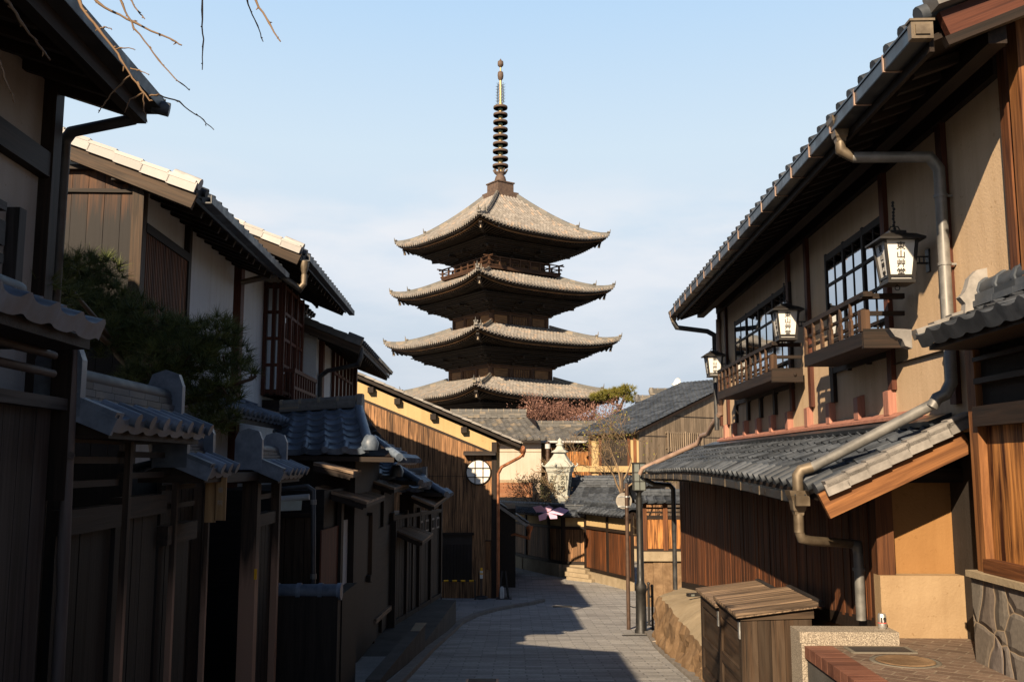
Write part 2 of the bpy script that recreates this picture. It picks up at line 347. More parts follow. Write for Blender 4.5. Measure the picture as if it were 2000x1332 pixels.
def brickmat(name, c1, c2, mortar, bw, bh, ms, rot=0, rough=.8, bs=.5):
    m, t, b = base_mat(name, rough, .25)
    g = N(t, 'NewGeometry'); mp = N(t, 'Mapping'); mp.inputs['Rotation'].default_value = (0, 0, rot); t.links.new(g.outputs['Position'], mp.inputs['Vector'])
    wob = N(t, 'TexNoise', Scale=1.6, Detail=2); t.links.new(g.outputs['Position'], wob.inputs['Vector'])
    vm = N(t, 'VectorMath', operation='MULTIPLY_ADD'); vm.inputs[1].default_value = (.06, .06, 0); t.links.new(wob.outputs['Color'], vm.inputs[0]); t.links.new(mp.outputs[0], vm.inputs[2])
    br = N(t, 'TexBrick', Scale=1.0); br.inputs['Brick Width'].default_value = bw; br.inputs['Row Height'].default_value = bh
    br.inputs['Mortar Size'].default_value = ms; br.inputs['Mortar Smooth'].default_value = .3; br.inputs['Bias'].default_value = 0
    br.inputs['Color1'].default_value = (*c1, 1); br.inputs['Color2'].default_value = (*c2, 1); br.inputs['Mortar'].default_value = (*mortar, 1)
    t.links.new(vm.outputs[0], br.inputs['Vector'])
    p = coords(t, 'pos', (1, 1, 1)); f = noise(t, p, 22, 6, .7); f2 = noise(t, p, .8, 4, .6)
    c = mixc(t, ramp(t, f, [(.3, (.62, .62, .62)), (.7, (1.25, 1.25, 1.25))]), (0, 0, 0), br.outputs['Color'])
    c = mixc(t, 1.0, br.outputs['Color'], ramp(t, f, [(.3, (.62, .62, .62)), (.7, (1, 1, 1))]), 'MULTIPLY')
    c = mixc(t, 1.0, c, ramp(t, f2, [(.3, (.72, .72, .72)), (.7, (1, 1, 1))]), 'MULTIPLY')
    t.links.new(c, b.inputs['Base Color'])
    c = mixc(t, 1.0, c, ramp(t, noise(t, coords(t, 'pos', (.5, 5.2, .5)), 1, 4, .7), [(.34, (.70, .70, .70)), (.62, (1, 1, 1))]), 'MULTIPLY') if name == 'stone_setts' else c
    t.links.new(c, b.inputs['Base Color'])
    s_ = N(t, 'Math', operation='MULTIPLY_ADD'); t.links.new(br.outputs['Fac'], s_.inputs[0]); s_.inputs[1].default_value = -1.2; t.links.new(f, s_.inputs[2])
    bump(t, b, s_.outputs[0], bs, .012); return m
MT['paving'] = brickmat('stone_setts', (.37, .355, .34), (.53, .51, .485), (.27, .26, .25), .46, .17, .012)
MT['apron'] = brickmat('footway_slabs', (.27, .27, .265), (.33, .325, .315), (.16, .16, .155), .9, .6, .01)
MT['brick'] = brickmat('brick_paving', (.150, .098, .072), (.25, .172, .126), (.29, .225, .165), .21, .105, .008, R(38))
MT['brickedge'] = wood('brick_edge', (.14, .056, .036), (.26, .115, .074), var=(.75, 1.2), fine=4)
m, t, b = base_mat('crazy_paving_stone', .8, .2)
p = coords(t, 'pos', (1, 1, 1)); wv = N(t, 'TexNoise', Scale=2.5, Detail=2); t.links.new(p, wv.inputs['Vector'])
vm = N(t, 'VectorMath', operation='MULTIPLY_ADD'); vm.inputs[1].default_value = (.10, .10, .10); t.links.new(wv.outputs['Color'], vm.inputs[0]); t.links.new(p, vm.inputs[2])
v1 = N(t, 'TexVoronoi', Scale=3.0); v1.feature = 'DISTANCE_TO_EDGE'; t.links.new(vm.outputs[0], v1.inputs['Vector'])
v2 = N(t, 'TexVoronoi', Scale=3.0); t.links.new(vm.outputs[0], v2.inputs['Vector'])
hs = N(t, 'HueSaturation', Saturation=.10, Value=.36); t.links.new(v2.outputs['Color'], hs.inputs['Color'])
c = mixc(t, .28, (.145, .107, .078), hs.outputs[0]); c = mixc(t, 1.0, c, ramp(t, noise(t, p, 30, 6, .7), [(.3, (.6, .6, .6)), (.7, (1, 1, 1))]), 'MULTIPLY')
c = mixc(t, ramp(t, v1.outputs['Distance'], [(.009, (1, 1, 1)), (.020, (0, 0, 0))]), c, (.28, .215, .15)); t.links.new(c, b.inputs['Base Color'])
bump(t, b, ramp(t, v1.outputs['Distance'], [(.0, (0, 0, 0)), (.09, (1, 1, 1))]), .7, .02); MT['crazy'] = m
MT['rust'] = tilem('rusty_sheet', (.32, .12, .05), (.46, .24, .13), rough=.7, spec=.2, scale=2)
MT['bark'] = wood('bark', (.05, .035, .025), (.16, .105, .07), fine=8)
MT['twig'] = wood('pale_twig', (.13, .075, .04), (.34, .22, .125), fine=8, var=(.7, 1.2))
MT['redtwig'] = leaf('reddish_twig', (.10, .050, .036), (.23, .118, .085))
MT['tantwig'] = leaf('tan_twig', (.12, .08, .045), (.25, .17, .095))
MT['bud'] = leaf('reddish_bud', (.13, .060, .045), (.25, .135, .10))
MT['pinen'] = leaf('pine_needle', (.014, .030, .010), (.115, .13, .032))  # needle colours darkened to stand in for shade on the near pine
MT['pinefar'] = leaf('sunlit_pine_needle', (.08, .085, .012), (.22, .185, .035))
MT['hedge'] = leaf('hedge_leaf', (.03, .04, .015), (.09, .08, .035))
MT['soil'] = plaster('ground_soil', (.12, .105, .085), (.17, .15, .12))

# ---------------------------------------------------------------- shapes used again and again
PROF = [(0, .5), (.07, .12), (.22, -.12), (.42, -.18), (.60, -.02), (.72, .5), (.82, .95), (.90, 1.0), (1.0, .5)]
PROF_S = [(0, .5), (.25, -.1), (.55, -.1), (.82, 1.0), (1.0, .5)]
def tileroof(mb, E0, E1, R0, R1, cw=.27, ch=.25, amp=.032, th=.028, caps=0, sag=None, prof=PROF, flip=False, eave=.06):
    E0, E1, R0, R1 = map(V, (E0, E1, R0, R1))
    n = max(1, round((E1 - E0).length / cw)); rows = max(1, round((R0 - E0).length / ch))
    up = (E1 - E0).cross(R0 - E0).normalized()
    if up.z < 0: up = -up
    def P(u, v):
        p = (E0 * (1-u) + E1 * u) * (1-v) + (R0 * (1-u) + R1 * u) * v
        if sag: p = p + V((0, 0, sag(u, v)))
        return p
    for r_ in range(rows):
        v0, v1 = r_ / rows, min(1, (r_ + 1.06) / rows)
        for c in range(n):
            rv = rng.random(); jit = rng.uniform(-.004, .004); lo, hi, bt = [], [], []
            for tt, h in prof:
                u = (c + (1 - tt if flip else tt)) / n; a = P(u, v0)
                lo.append(a + up * (h * amp + th + jit)); hi.append(P(u, v1) + up * (h * amp)); bt.append(a + up * (h * amp * (1 if r_ else .5) - (eave if r_ == 0 else 0)))
            k = len(prof)
            mb.add(lo + hi, [(i, i+1, k+i+1, k+i) for i in range(k-1)], rv, None, True)
            mb.add(lo + bt, [(i, i+1, k+i+1, k+i) for i in range(k-1)], rv)
    if caps:
        dn = (E0 - R0).normalized()
        for c in range(n):
            u = (c + (.13 if flip else .87)) / n; a = P(u, 0) + up * (amp * .9)
            mb.tube([a + dn * .035, a - dn * .2], caps, 10)
def ridge(mb, a, b, wd=.26, ht=.22, rr=.075, layers=3, band=.32, ends=0):
    a, b = V(a), V(b); d = (b - a).normalized(); L = (b - a).length
    for i in range(layers):
        h = ht / layers; k = max(2, round(L / .3))
        for j in range(k):
            p, q = a.lerp(b, j / k), a.lerp(b, (j + .985) / k); o = V((0, 0, h * (i + .5)))
            mb.beam(p + o, q + o, wd - .035 * i, h * .88)
    o = V((0, 0, ht + rr * .35)); mb.tube([a + o, b + o], rr, 10)
    if band:
        k = max(1, int(L / band))
        for j in range(k + 1):
            p = a.lerp(b, (j + .02) / (k + .05)); mb.tube([p + o - d * .012, p + o + d * .03], rr * 1.16, 10, rv=1.6)
def boards(mb, A, B, zb, zt, nrm, bw=.12, th=.03, gap=.004, jit=.004):
    A, B = V((A[0], A[1], 0)), V((B[0], B[1], 0)); L = (B - A).length; n = max(1, round(L / bw)); nrm = V(nrm).normalized()
    f = lambda z, u: z(u) if callable(z) else z
    for i in range(n):
        u0, u1 = i / n, (i + 1) / n - gap / L; o = nrm * (th + rng.uniform(0, jit)); p, q = A.lerp(B, u0), A.lerp(B, u1)
        mb.hexa([p + V((0,0,f(zb,u0))), q + V((0,0,f(zb,u1))), q + o + V((0,0,f(zb,u1))), p + o + V((0,0,f(zb,u0))),
                 p + V((0,0,f(zt,u0))), q + V((0,0,f(zt,u1))), q + o + V((0,0,f(zt,u1))), p + o + V((0,0,f(zt,u0)))])
def text_mesh(txt, size, bold=0.0):
    c = bpy.data.curves.new('txt', 'FONT'); c.body = txt; c.size = size; c.offset = bold; c.extrude = .0006; c.resolution_u = 2
    o = bpy.data.objects.new('txt', c); COL.objects.link(o); bpy.context.view_layer.update()
    me = bpy.data.meshes.new_from_object(o.evaluated_get(bpy.context.evaluated_depsgraph_get()))
    vs = [tuple(v.co) for v in me.vertices]; fs = [tuple(p.vertices) for p in me.polygons]
    bpy.data.objects.remove(o); bpy.data.curves.remove(c); bpy.data.meshes.remove(me); return vs, fs
def write(mb, txt, org, ux, uy, size, step=None, bold=0.0, sx=1.0):
    """vertical writing: one character below the other, org = centre of the first"""
    ux, uy = V(ux).normalized(), V(uy).normalized(); nn = ux.cross(uy); step = step or size * 1.05
    for i, chx in enumerate(txt):
        vs_, fs_ = text_mesh(chx, size, bold)
        if not vs_: continue
        x0 = (min(p[0] for p in vs_) + max(p[0] for p in vs_)) / 2; y0 = (min(p[1] for p in vs_) + max(p[1] for p in vs_)) / 2
        o = V(org) - uy * (step * i)
        mb.add([o + ux * ((p[0] - x0) * sx) + uy * (p[1] - y0) + nn * (p[2] + .0012) for p in vs_], fs_)
def pipe_bands(mb, a, b, r, k):
    a, b = V(a), V(b); d = (b - a).normalized()
    for i in range(k):
        p = a.lerp(b, (i + .5) / k); mb.tube([p - d * .012, p + d * .012], r, 10)
# ================================================================ SETTING
mb = MB()
ys = [-60, -30, 0, 6, 12.66, 16, 20, 24, 27, 30, 34, 45, 70, 110, 400, 1500, 6000]
xs = [-4000, -300, -40, -8, 0, 8, 40, 300, 4000]
mb.add([(x_, y_, gz(y_) - .03) for y_ in ys for x_ in xs], [(i*9+j, i*9+j+1, i*9+j+10, i*9+j+9) for i in range(len(ys)-1) for j in range(8)])
kind(mb.build('ground', MT['soil']), 'structure')
mb = MB()
LX = [(-8, -2.6), (22, -2.6), (24.6, -3), (26.9, -3), (27.5, -9), (46, -14)]
RX = [(-8, 2.25), (12, 2.5), (19.5, 3.1), (20.5, 3.3), (24, 5.2), (46, 6)]
ys = [-8 + i * 1.0 for i in range(55)]
mb.add([(interp(LX if k == 0 else RX, y_), y_, gz(y_)) for y_ in ys for k in (0, 1)], [(2*i, 2*i+1, 2*i+3, 2*i+2) for i in range(54)])
kind(mb.build('street', MT['paving']), 'structure')
KERB = [(-1.62, 5), (-1.55, 9), (-1.44, 12.66), (-1.38, 16.5), (-1.28, 19.6), (-1.15, 21.6), (-.85, 23.2), (-.4, 24.5), (.1, 25.4), (.55, 26.1), (.85, 26.9)]
mb = MB()
a = [(x_, y_, gz(y_) + .05) for x_, y_ in KERB]; bb = [(-2.9, y_, gz(y_) + .05) for x_, y_ in KERB]
n = len(KERB); mb.add(a + bb, [(i, i+1, n+i+1, n+i) for i in range(n-1)])
kind(mb.build('footway', MT['apron']), 'structure')
mb = MB()
for (x0, y0), (x1, y1) in zip(KERB, KERB[1:]):
    k = max(1, round(math.hypot(x1-x0, y1-y0) / .8))
    for i in range(k):
        p = V((x0 + (x1-x0)*i/k, y0 + (y1-y0)*i/k, 0)); q = V((x0 + (x1-x0)*(i+.985)/k, y0 + (y1-y0)*(i+.985)/k, 0))
        p.z, q.z = gz(p.y) + .03, gz(q.y) + .03; mb.beam(p, q, .15, .08)
kind(mb.build('kerb', MT['kerb']), 'structure')
# raised strip along the right-hand house: rough embankment
mb = MB()
wz = lambda s_: interp([(6, -1.38), (8.1, -1.40), (19.9, -2.50), (22, -2.7)], s_)
er = random.Random(3); ems = [12.12 + .16 * i for i in range(51)]; top_, edge_ = [], []
for s_ in ems:
    rt = interp([(8, 2.10), (17.5, 2.10), (19.2, 2.25), (20.2, 2.7)], s_); eg = min(wz(s_) - .06, interp([(12, -2.42), (17.5, -2.38), (20.3, -2.75)], s_))
    edge_.append((rt + er.uniform(-.03, .03), s_, eg + er.uniform(-.02, .02)))
mb = MB(); vs_ = []
for n_, s_, z_ in edge_:
    for k in range(5): u = k / 4; vs_.append(RF.P(2.84 + (n_ - 2.84) * u, s_, wz(s_) + (z_ - wz(s_)) * (.62 * u + .38 * u ** 3) + er.uniform(-.008, .008) * (0 < k < 4)))
mb.add(vs_, [(i*5+j, i*5+j+1, i*5+j+6, i*5+j+5) for i in range(50) for j in range(4)], None, None, True)
kind(mb.build('embankment', MT['conc']), 'structure')
mb = MB(); vs_ = []
for n_, s_, z_ in edge_:
    for k in range(6): u = k / 5; vs_.append(RF.P(n_ - .13 * u + er.uniform(-.05, .05) * (0 < k < 5), s_ + er.uniform(-.04, .04) * (0 < k < 5), z_ + (gz(s_) - .08 - z_) * u))
mb.add(vs_, [(i*6+j, i*6+j+1, i*6+j+7, i*6+j+6) for i in range(50) for j in range(5)])
n_, s_, z_ = edge_[-1]; mb.add([RF.P(2.84, s_, wz(s_)), RF.P(n_, s_, z_), RF.P(n_ - .13, s_, -3.6), RF.P(2.84, s_, -3.6)], [(0, 1, 2, 3)])
kind(mb.build('embankment_face', MT['earth']), 'structure')
mb = MB()
for i in range(12):
    s0 = 8.9 + i * .95; n0, n1 = (interp([(8, 1.9), (17, 1.92), (19.5, 2.06)], s0 + d_) for d_ in (0, .93))
    mb.hexa([RF.P(n0, s0, gz(s0)), RF.P(n0 + .17, s0, gz(s0)), RF.P(n1 + .17, s0 + .93, gz(s0 + .93)), RF.P(n1, s0 + .93, gz(s0 + .93)),
             RF.P(n0, s0, gz(s0) + .05), RF.P(n0 + .17, s0, gz(s0) + .05), RF.P(n1 + .17, s0 + .93, gz(s0 + .93) + .05), RF.P(n1, s0 + .93, gz(s0 + .93) + .05)])
kind(mb.build('gutter_kerb', MT['kerb']), 'structure')
# brick terrace in front of the ochre end wall
TZ = -1.39
mb = MB(); RF.box(mb, 2.10, 5.5, .5, 8.1, -2.9, TZ); kind(mb.build('terrace', MT['brick']), 'structure')
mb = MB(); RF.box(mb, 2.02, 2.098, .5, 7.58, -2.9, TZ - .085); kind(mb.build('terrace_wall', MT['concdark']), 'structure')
mb = MB()
for i in range(48): RF.box(mb, 2.00, 2.21, .52 + i * .147, .52 + i * .147 + .14, TZ - .083, TZ + .006)
kind(mb.build('terrace_edge', MT['brickedge']), 'structure')
mb = MB(); RF.box(mb, 1.98, 2.74, 7.62, 7.90, -2.95, TZ + .10); RF.box(mb, 1.98, 2.10, 7.58, 7.62, -2.95, TZ + .02)
kind(mb.build('granite_upstand', MT['granite']), 'structure')
t = thing('manhole_cover', 'round brown manhole cover set in the brick terrace', 'manhole cover', W(1768, 1286, 6.95))
mb = MB(); mb.lathe((0, 0, 0), [(.20, -.02), (.20, .008), (.185, .012), (.17, .008), (.02, .010)], 28); mb.build('lid', MT['earth'], t, local=True)
mb = MB(); mb.lathe((0, 0, 0), [(.24, -.02), (.24, .004), (.205, .006), (.203, -.01)], 28); mb.build('rim', MT['soil'], t, local=True)
t.location.z = TZ; WORLD[t.name] = Matrix.Translation(t.location)
t = thing('drain_cover', 'dark rectangular drain cover by the granite kerb of the terrace', 'drain cover', V((*RF.P(2.52, 7.42, 0)[:2], TZ)), -math.atan(.0324))
mb = MB(); mb.box((0, 0, .004), (.42, .20, .012)); mb.build('plate', MT['greydark'], t, local=True)
mb = MB(); mb.box((0, .108, .004), (.47, .016, .014)); mb.box((0, -.108, .004), (.47, .016, .014)); mb.box((.227, 0, .004), (.03, .198, .0135)); mb.box((-.227, 0, .004), (.03, .198, .0135)); mb.build('frame', MT['soil'], t, local=True)
c0 = RF.P(2.67, 7.78, TZ + .10)
t = thing('drink_can', 'silver drinks can lettered 19 on the granite kerb', 'can', c0)
mb = MB(); mb.lathe((0, 0, 0), [(.024, 0), (.031, .008), (.033, .02), (.033, .100), (.027, .115)], 20); mb.build('can_body', MT['alu'], t, local=True)
mb = MB(); mb.lathe((0, 0, 0), [(.0335, .045), (.0335, .050)], 20); mb.build('stripe', MT['redc'], t, local=True)
mb = MB(); write(mb, '1', (-.016, -.0345, .072), (1, 0, 0), (0, 0, 1), .05, bold=.003); write(mb, '9', (.008, -.0345, .072), (1, 0, 0), (0, 0, 1), .05, bold=.003); mb.build('lettering', MT['ink'], t, local=True)
mb = MB(); mb.lathe((0, 0, 0), [(.027, .115), (.025, .118), (.002, .116)], 20); mb.build('top', MT['alu'], t, local=True)

# ================================================================ RIGHT-HAND TWO-STOREY HOUSE
UW, LWN = 3.25, 2.8             # upper wall and lower wall planes
house = thing('townhouse', 'long two storey ochre house with wooden balconies and lanterns lining the right of the street', 'house', RF.P(2.8, 13, wz(13)))
mb = MB(); boards(mb, RF.P(LWN + .06, 8.16, 0), RF.P(LWN + .06, 19.9, 0), lambda u: wz(8.16 + 11.7 * u) + .10, lambda u: .06, -RF.n, .105, .03, .012, .012)
mb.build('board_wall', MT['brown2'], house)
mb = MB(); RF.box(mb, LWN + .05, 9, 8.12, 19.9, -3.2, -.05); mb.build('end_wall', MT['ochre'], house)
mb = MB(); RF.box(mb, UW, 9, 6.55, 17.3, .25, 3.2); mb.build('plaster_wall', MT['beige'], house)
mb = MB()
P8 = [RF.P(LWN + .02, 8.12, wz(8)), RF.P(LWN + .02, 19.9, wz(19.9)), RF.P(LWN + .02, 19.9, wz(19.9) + .12), RF.P(LWN + .02, 8.12, wz(8) + .12)]
mb.prism(P8, RF.n * .05); mb.build('base_sill', MT['beam'], house)
mb = MB(); n0 = RF.at(1716, 1120, 7.98)[0]
RF.box(mb, n0, 4.6, 7.95, 8.10, TZ - .1, -.90); mb.build('plinth', MT['plinth'], house)
mb = MB(); RF.box(mb, 2.73, 2.87, 7.99, 8.13, TZ + .0, .05); mb.build('corner_post', MT['brown'], house)
mb = MB(); RF.box(mb, 2.40, 4.5, 7.86, 8.00, -.155, -.04); mb.build('purlin', MT['beam'], house)
# lower roof
sag = lambda u, v: (.075 * math.sin(min(1, u * 1.15) * math.pi) + .05 * u) * (1 - v)
E0, E1 = RF.P(2.15, 7.45, -.20), RF.P(2.15, 19.9, -.20); T0, T1 = RF.P(UW, 7.45, .335), RF.P(UW, 19.9, .335)
mb = MB(); tileroof(mb, E0, E1, T0, T1, .265, .20, .030, .026, .046, sag, flip=True); low = mb.build('pent_roof', MT['tile'], house)
mb = MB()
for i in range(24):
    s0, s1 = 7.5 + i * .516, 7.5 + (i + 1) * .516
    za, zb_ = (-.20 + sag((s_ - 7.45) / 12.45, 0) - .05 for s_ in (s0, s1))
    mb.hexa([RF.P(2.2, s0, za - .05), RF.P(2.2, s1, zb_ - .05), RF.P(UW, s1, .22), RF.P(UW, s0, .22), RF.P(2.2, s0, za), RF.P(2.2, s1, zb_), RF.P(UW, s1, .28), RF.P(UW, s0, .28)])
mb.build('soffit', MT['beam'], low)
mb = MB()                        # pale verge tiles stepping up the near end
for i in range(7):
    a, b_ = E0.lerp(T0, i / 7), E0.lerp(T0, (i + 1.08) / 7); o = V((0, 0, .03)) - RF.d * .05
    mb.beam(a + o + V((0, 0, .012)), b_ + o, .12, .05); mb.beam(a + o - RF.d * .045 + V((0, 0, -.035)), b_ + o - RF.d * .045 - V((0, 0, .047)), .03, .09)
mb.build('verge_tiles', MT['tilelight'], low)
mb = MB(); a = E0 + V((0, 0, -.125)) - RF.d * .02 - RF.n * .0; b_ = T0 + V((0, 0, -.14)) - RF.d * .02
mb.beam(a, b_, .05, .20, wd2=.05, ht2=.23); mb.build('bargeboard', MT['orange'], low)
mb = MB()                        # far verge: roll of ridge tiles
a, b_ = RF.P(2.12, 19.95, -.11), RF.P(UW, 19.95, .40); mb.tube([a, b_], .06, 10); pipe_bands(mb, a, b_, .075, 7); mb.build('verge_roll', MT['tile'], low)
mb = MB(); a, b_ = RF.P(2.05, 19.75, -.10), RF.P(3.16, 19.6, .40)
mb.tube([RF.P(2.0, 19.8, -.22), a, b_, RF.P(3.20, 19.3, .55), RF.P(3.16, 18.3, .56), RF.P(3.2, 17.9, .75), RF.P(3.21, 17.2, .9), RF.P(3.21, 17.2, 2.6)], .045, 9); mb.build('verge_downpipe', MT['pinkpipe'], house)
# flashing and red sill with post feet
mb = MB(); mb.prism([RF.P(UW - .19, 7.6, .29), RF.P(UW - .02, 7.6, .36), RF.P(UW - .02, 7.6, .40), RF.P(UW - .21, 7.6, .33)], RF.d * 10.6); mb.build('flashing', MT['gutter'], house)
mb = MB(); mb.prism([RF.P(UW - .10, 8.15, .385), RF.P(UW, 8.15, .405), RF.P(UW, 8.15, .46), RF.P(UW - .03, 8.15, .46), RF.P(UW - .10, 8.15, .415)], RF.d * 9.2); mb.build('sill', MT['redpaint'], house)
for px_ in (1422, 1438, 1461, 1486, 1514, 1547, 1586, 1630, 1687, 1748):
    s_, _ = RF.on(px_, 830, UW); mb = MB(); wd_ = .065
    RF.box(mb, UW - .075, UW + .0, s_ - wd_, s_ + wd_, .44, .66); mb.prism([RF.P(UW - .075, s_ - wd_, .66), RF.P(UW, s_ - wd_, .66), RF.P(UW, s_ - wd_, .69)], RF.d * wd_ * 2)
    mb.build('post_foot', MT['redpaint'], house)
for px_, y0, y1, m_ in ((1745, 790, 420, 'red'), (1630, 800, 640, 'beam'), (1586, 820, 560, 'red'), (1548, 830, 470, 'red'), (1514, 830, 600, 'beam'),
                        (1486, 840, 700, 'beam'), (1461, 840, 700, 'beam'), (1438, 850, 600, 'beam'), (1422, 850, 560, 'red'), (1868, 760, 200, 'red'), (1408, 850, 640, 'red')):
    s_, _ = RF.on(px_, 700, UW); mb = MB(); z0, z1 = .67, 2.95
    if m_ == 'beam': z1 = 1.2
    if px_ == 1868: z0 = .46
    RF.box(mb, UW - .045, UW + .01, s_ - .055, s_ + .055, z0, z1); mb.build('post', MT[m_], house)
mb = MB(); RF.box(mb, UW - .03, UW + .0, 7.62, 8.78, .90, .906); mb.build('wall_joint', MT['dim'], house)
# near end corner: two posts
mb = MB(); s_ = RF.on(1984, 350, UW)[0]; RF.box(mb, UW - .05, UW + .02, s_ - .05, s_ + .055, -.4, 3.0); mb.build('post', MT['brown'], house)
mb = MB(); s_ = RF.on(2012, 350, UW)[0]; RF.box(mb, UW - .07, UW + .05, s_ - .09, s_ + .05, -.4, 3.0); mb.build('corner_post', MT['orange'], house)
mb = MB(); RF.box(mb, UW - .06, UW, 6.5, 17.3, 2.72, 2.88); mb.build('wall_plate', MT['beam'], house)
# upper roof
UE, UZ = 2.5, 2.80
U0, U1 = RF.P(UE - .02, 5.85, UZ + .045), RF.P(UE - .02, 17.55, UZ + .045); H0, H1 = RF.P(7.5, 5.85, UZ + 2.05), RF.P(7.5, 17.55, UZ + 2.05)
mb = MB(); tileroof(mb, U0, U1, H0, H1, .27, .30, .036, .028, .062, flip=True, eave=.04); up = mb.build('main_roof', MT['tile'], house)
mb = MB(); mb.prism([RF.P(UE + .03, 5.9, UZ - .10), RF.P(UE + .03, 5.9, UZ - .055), RF.P(7.5, 5.9, UZ + 1.98), RF.P(12.4, 5.9, UZ - .05), RF.P(12.4, 5.9, UZ - .1), RF.P(7.5, 5.9, UZ + 1.92)], RF.d * 11.6); mb.build('roof_deck', MT['beam'], up)
mb = MB()
for i in range(40):
    s_ = 6.35 + i * .285; mb.beam(RF.P(UE + .06, s_, UZ - .13), RF.P(UW + .3, s_, UZ + .215), .06, .075)
mb.build('rafters', MT['beam'], up)
mb = MB(); RF.box(mb, UE + .005, UE + .035, 5.9, 17.5, UZ - .17, UZ - .02); RF.box(mb, UE + .38, UE + .5, 5.9, 17.5, UZ - .12, UZ + .05); mb.build('fascia', MT['beam'], up)
mb = MB(); a, b_ = RF.P(UE + .07, 5.83, UZ - .03), RF.P(7.5, 5.83, UZ + 1.94); mb.beam(a, b_, .06, .17); mb.build('bargeboard', MT['red'], up)
mb = MB(); mb.beam(a + V((0, 0, -.118)) - RF.d * .012, b_ + V((0, 0, -.118)) - RF.d * .012, .06, .06); mb.build('barge_batten', MT['beam'], up)
mb = MB()
for i in range(16):
    a, b_ = U0.lerp(H0, i / 16), U0.lerp(H0, (i + 1.07) / 16); o = V((0, 0, .05)) - RF.d * .06
    mb.beam(a + o + V((0, 0, .015)), b_ + o, .16, .11)
mb.build('verge_tiles', MT['tilelight'], up)
mb = MB()                        # gutter: open box section
for n_, z_, w_, h_ in ((UE - .06, UZ - .095, .12, .02), (UE - .115, UZ - .05, .015, .10), (UE - .005, UZ - .05, .015, .10), (UE - .117, UZ - .0, .028, .014)):
    RF.box(mb, n_ - w_ / 2, n_ + w_ / 2, 5.9, 17.6, z_ - h_ / 2, z_ + h_ / 2)
gut = mb.build('gutter', MT['gutter'], house)
for i in range(19):
    mb = MB(); s_ = 6.35 + i * .615; RF.box(mb, UE - .132, UE - .124, s_, s_ + .02, UZ - .108, UZ + .012); RF.box(mb, UE - .132, UE + .0, s_, s_ + .02, UZ - .112, UZ - .106); mb.build('gutter_strap', MT['pinkpipe'], gut)
mb = MB(); RF.box(mb, UE - .13, UE + .01, 5.84, 5.9, UZ - .105, UZ + .01); RF.box(mb, UE - .105, UE - .015, 5.828, 5.84, UZ - .08, UZ - .015); RF.box(mb, UE - .14, UE + .02, 5.83, 5.91, UZ + .01, UZ + .025); mb.build('gutter_end_cap', MT['brass'], gut)
def hopper(s_, z_=UZ - .02, n_=UE - .06):
    mb = MB(); mb.lathe(RF.P(n_, s_, z_), [(.035, -.19), (.05, -.18), (.055, -.155), (.07, -.14), (.085, -.06), (.11, -.02), (.12, .02)], 4, False, R(45) - math.atan(.0324)); return mb
hopper(7.55).build('rain_hopper', MT['brass'], gut)
hopper(17.5).build('rain_hopper', MT['brass'], gut)
pn, ps = RF.on(1836, 400, UW - .10)[0], None
mb = MB(); mb.tube([RF.P(UE - .06, 7.55, UZ - .2), RF.P(UE - .06, 7.55, UZ - .27), RF.P(UE + .05, 7.56, UZ - .33)], .042, 10); mb.build('pipe_elbow', MT['brass'], house)
dp = RF.on(1850, 600, UW - .09)[0]
mb = MB(); mb.tube([RF.P(UE + .04, 7.56, UZ - .325), RF.P(UW - .16, dp, UZ - .38), RF.P(UW - .09, dp, UZ - .48), RF.P(UW - .09, dp, .62), RF.P(UW - .14, dp, .53), RF.P(UW - .2, dp + .02, .50), RF.P(UW - .24, dp + .03, .43)], .045, 12)
dpo = mb.build('downpipe', MT['galv'], house)
for z_ in (2.1, 1.55, 1.0): mb = MB(); mb.tube([RF.P(UW - .09, dp, z_ - .012), RF.P(UW - .09, dp, z_ + .012)], .052, 12); RF.box(mb, UW - .06, UW + .01, dp - .008, dp + .008, z_ - .008, z_ + .008); mb.build('pipe_clip', MT['galv'], dpo)
# pipe lying down the lower roof, elbow, hopper, pipe to the ground
q0, q1 = RF.P(UW - .20, dp + .03, .47), RF.P(2.22, 7.95, -.03)
mb = MB(); mb.tube([q0, q1], .043, 12); mb.build('roof_pipe', MT['galv'], house)
mb = MB(); mb.tube([q1, RF.P(2.13, 7.96, -.055), RF.P(2.10, 7.96, -.10), RF.P(2.10, 7.96, -.24)], .045, 12); mb.build('pipe_elbow', MT['brass'], house)
mb = MB()
for n_, z_, w_, h_ in ((2.10, -.145, .09, .015), (2.06, -.115, .012, .07), (2.14, -.115, .012, .07)):
    for i in range(24):
        s0, s1 = 7.9 + i * .4975, 7.9 + (i + 1) * .4975; za, zb_ = (-.20 + sag((s_ - 7.45) / 12.45, 0) + z_ + .02 for s_ in (s0, s1))
        mb.hexa([RF.P(n_ - w_/2, s0, za - h_/2), RF.P(n_ + w_/2, s0, za - h_/2), RF.P(n_ + w_/2, s1, zb_ - h_/2), RF.P(n_ - w_/2, s1, zb_ - h_/2),
                 RF.P(n_ - w_/2, s0, za + h_/2), RF.P(n_ + w_/2, s0, za + h_/2), RF.P(n_ + w_/2, s1, zb_ + h_/2), RF.P(n_ - w_/2, s1, zb_ + h_/2)])
gl = mb.build('gutter', MT['gutter'], house)
mb = MB()
for i in range(24):
    s0, s1 = 8.05 + i * .49, 8.05 + (i + 1) * .49; za, zb_ = (-.20 + sag((s_ - 7.45) / 12.45, 0) for s_ in (s0, s1))
    mb.hexa([RF.P(2.165, s0, za - .17), RF.P(2.195, s0, za - .17), RF.P(2.195, s1, zb_ - .17), RF.P(2.165, s1, zb_ - .17), RF.P(2.165, s0, za - .02), RF.P(2.195, s0, za - .02), RF.P(2.195, s1, zb_ - .02), RF.P(2.165, s1, zb_ - .02)])
mb.build('fascia', MT['beam'], low)
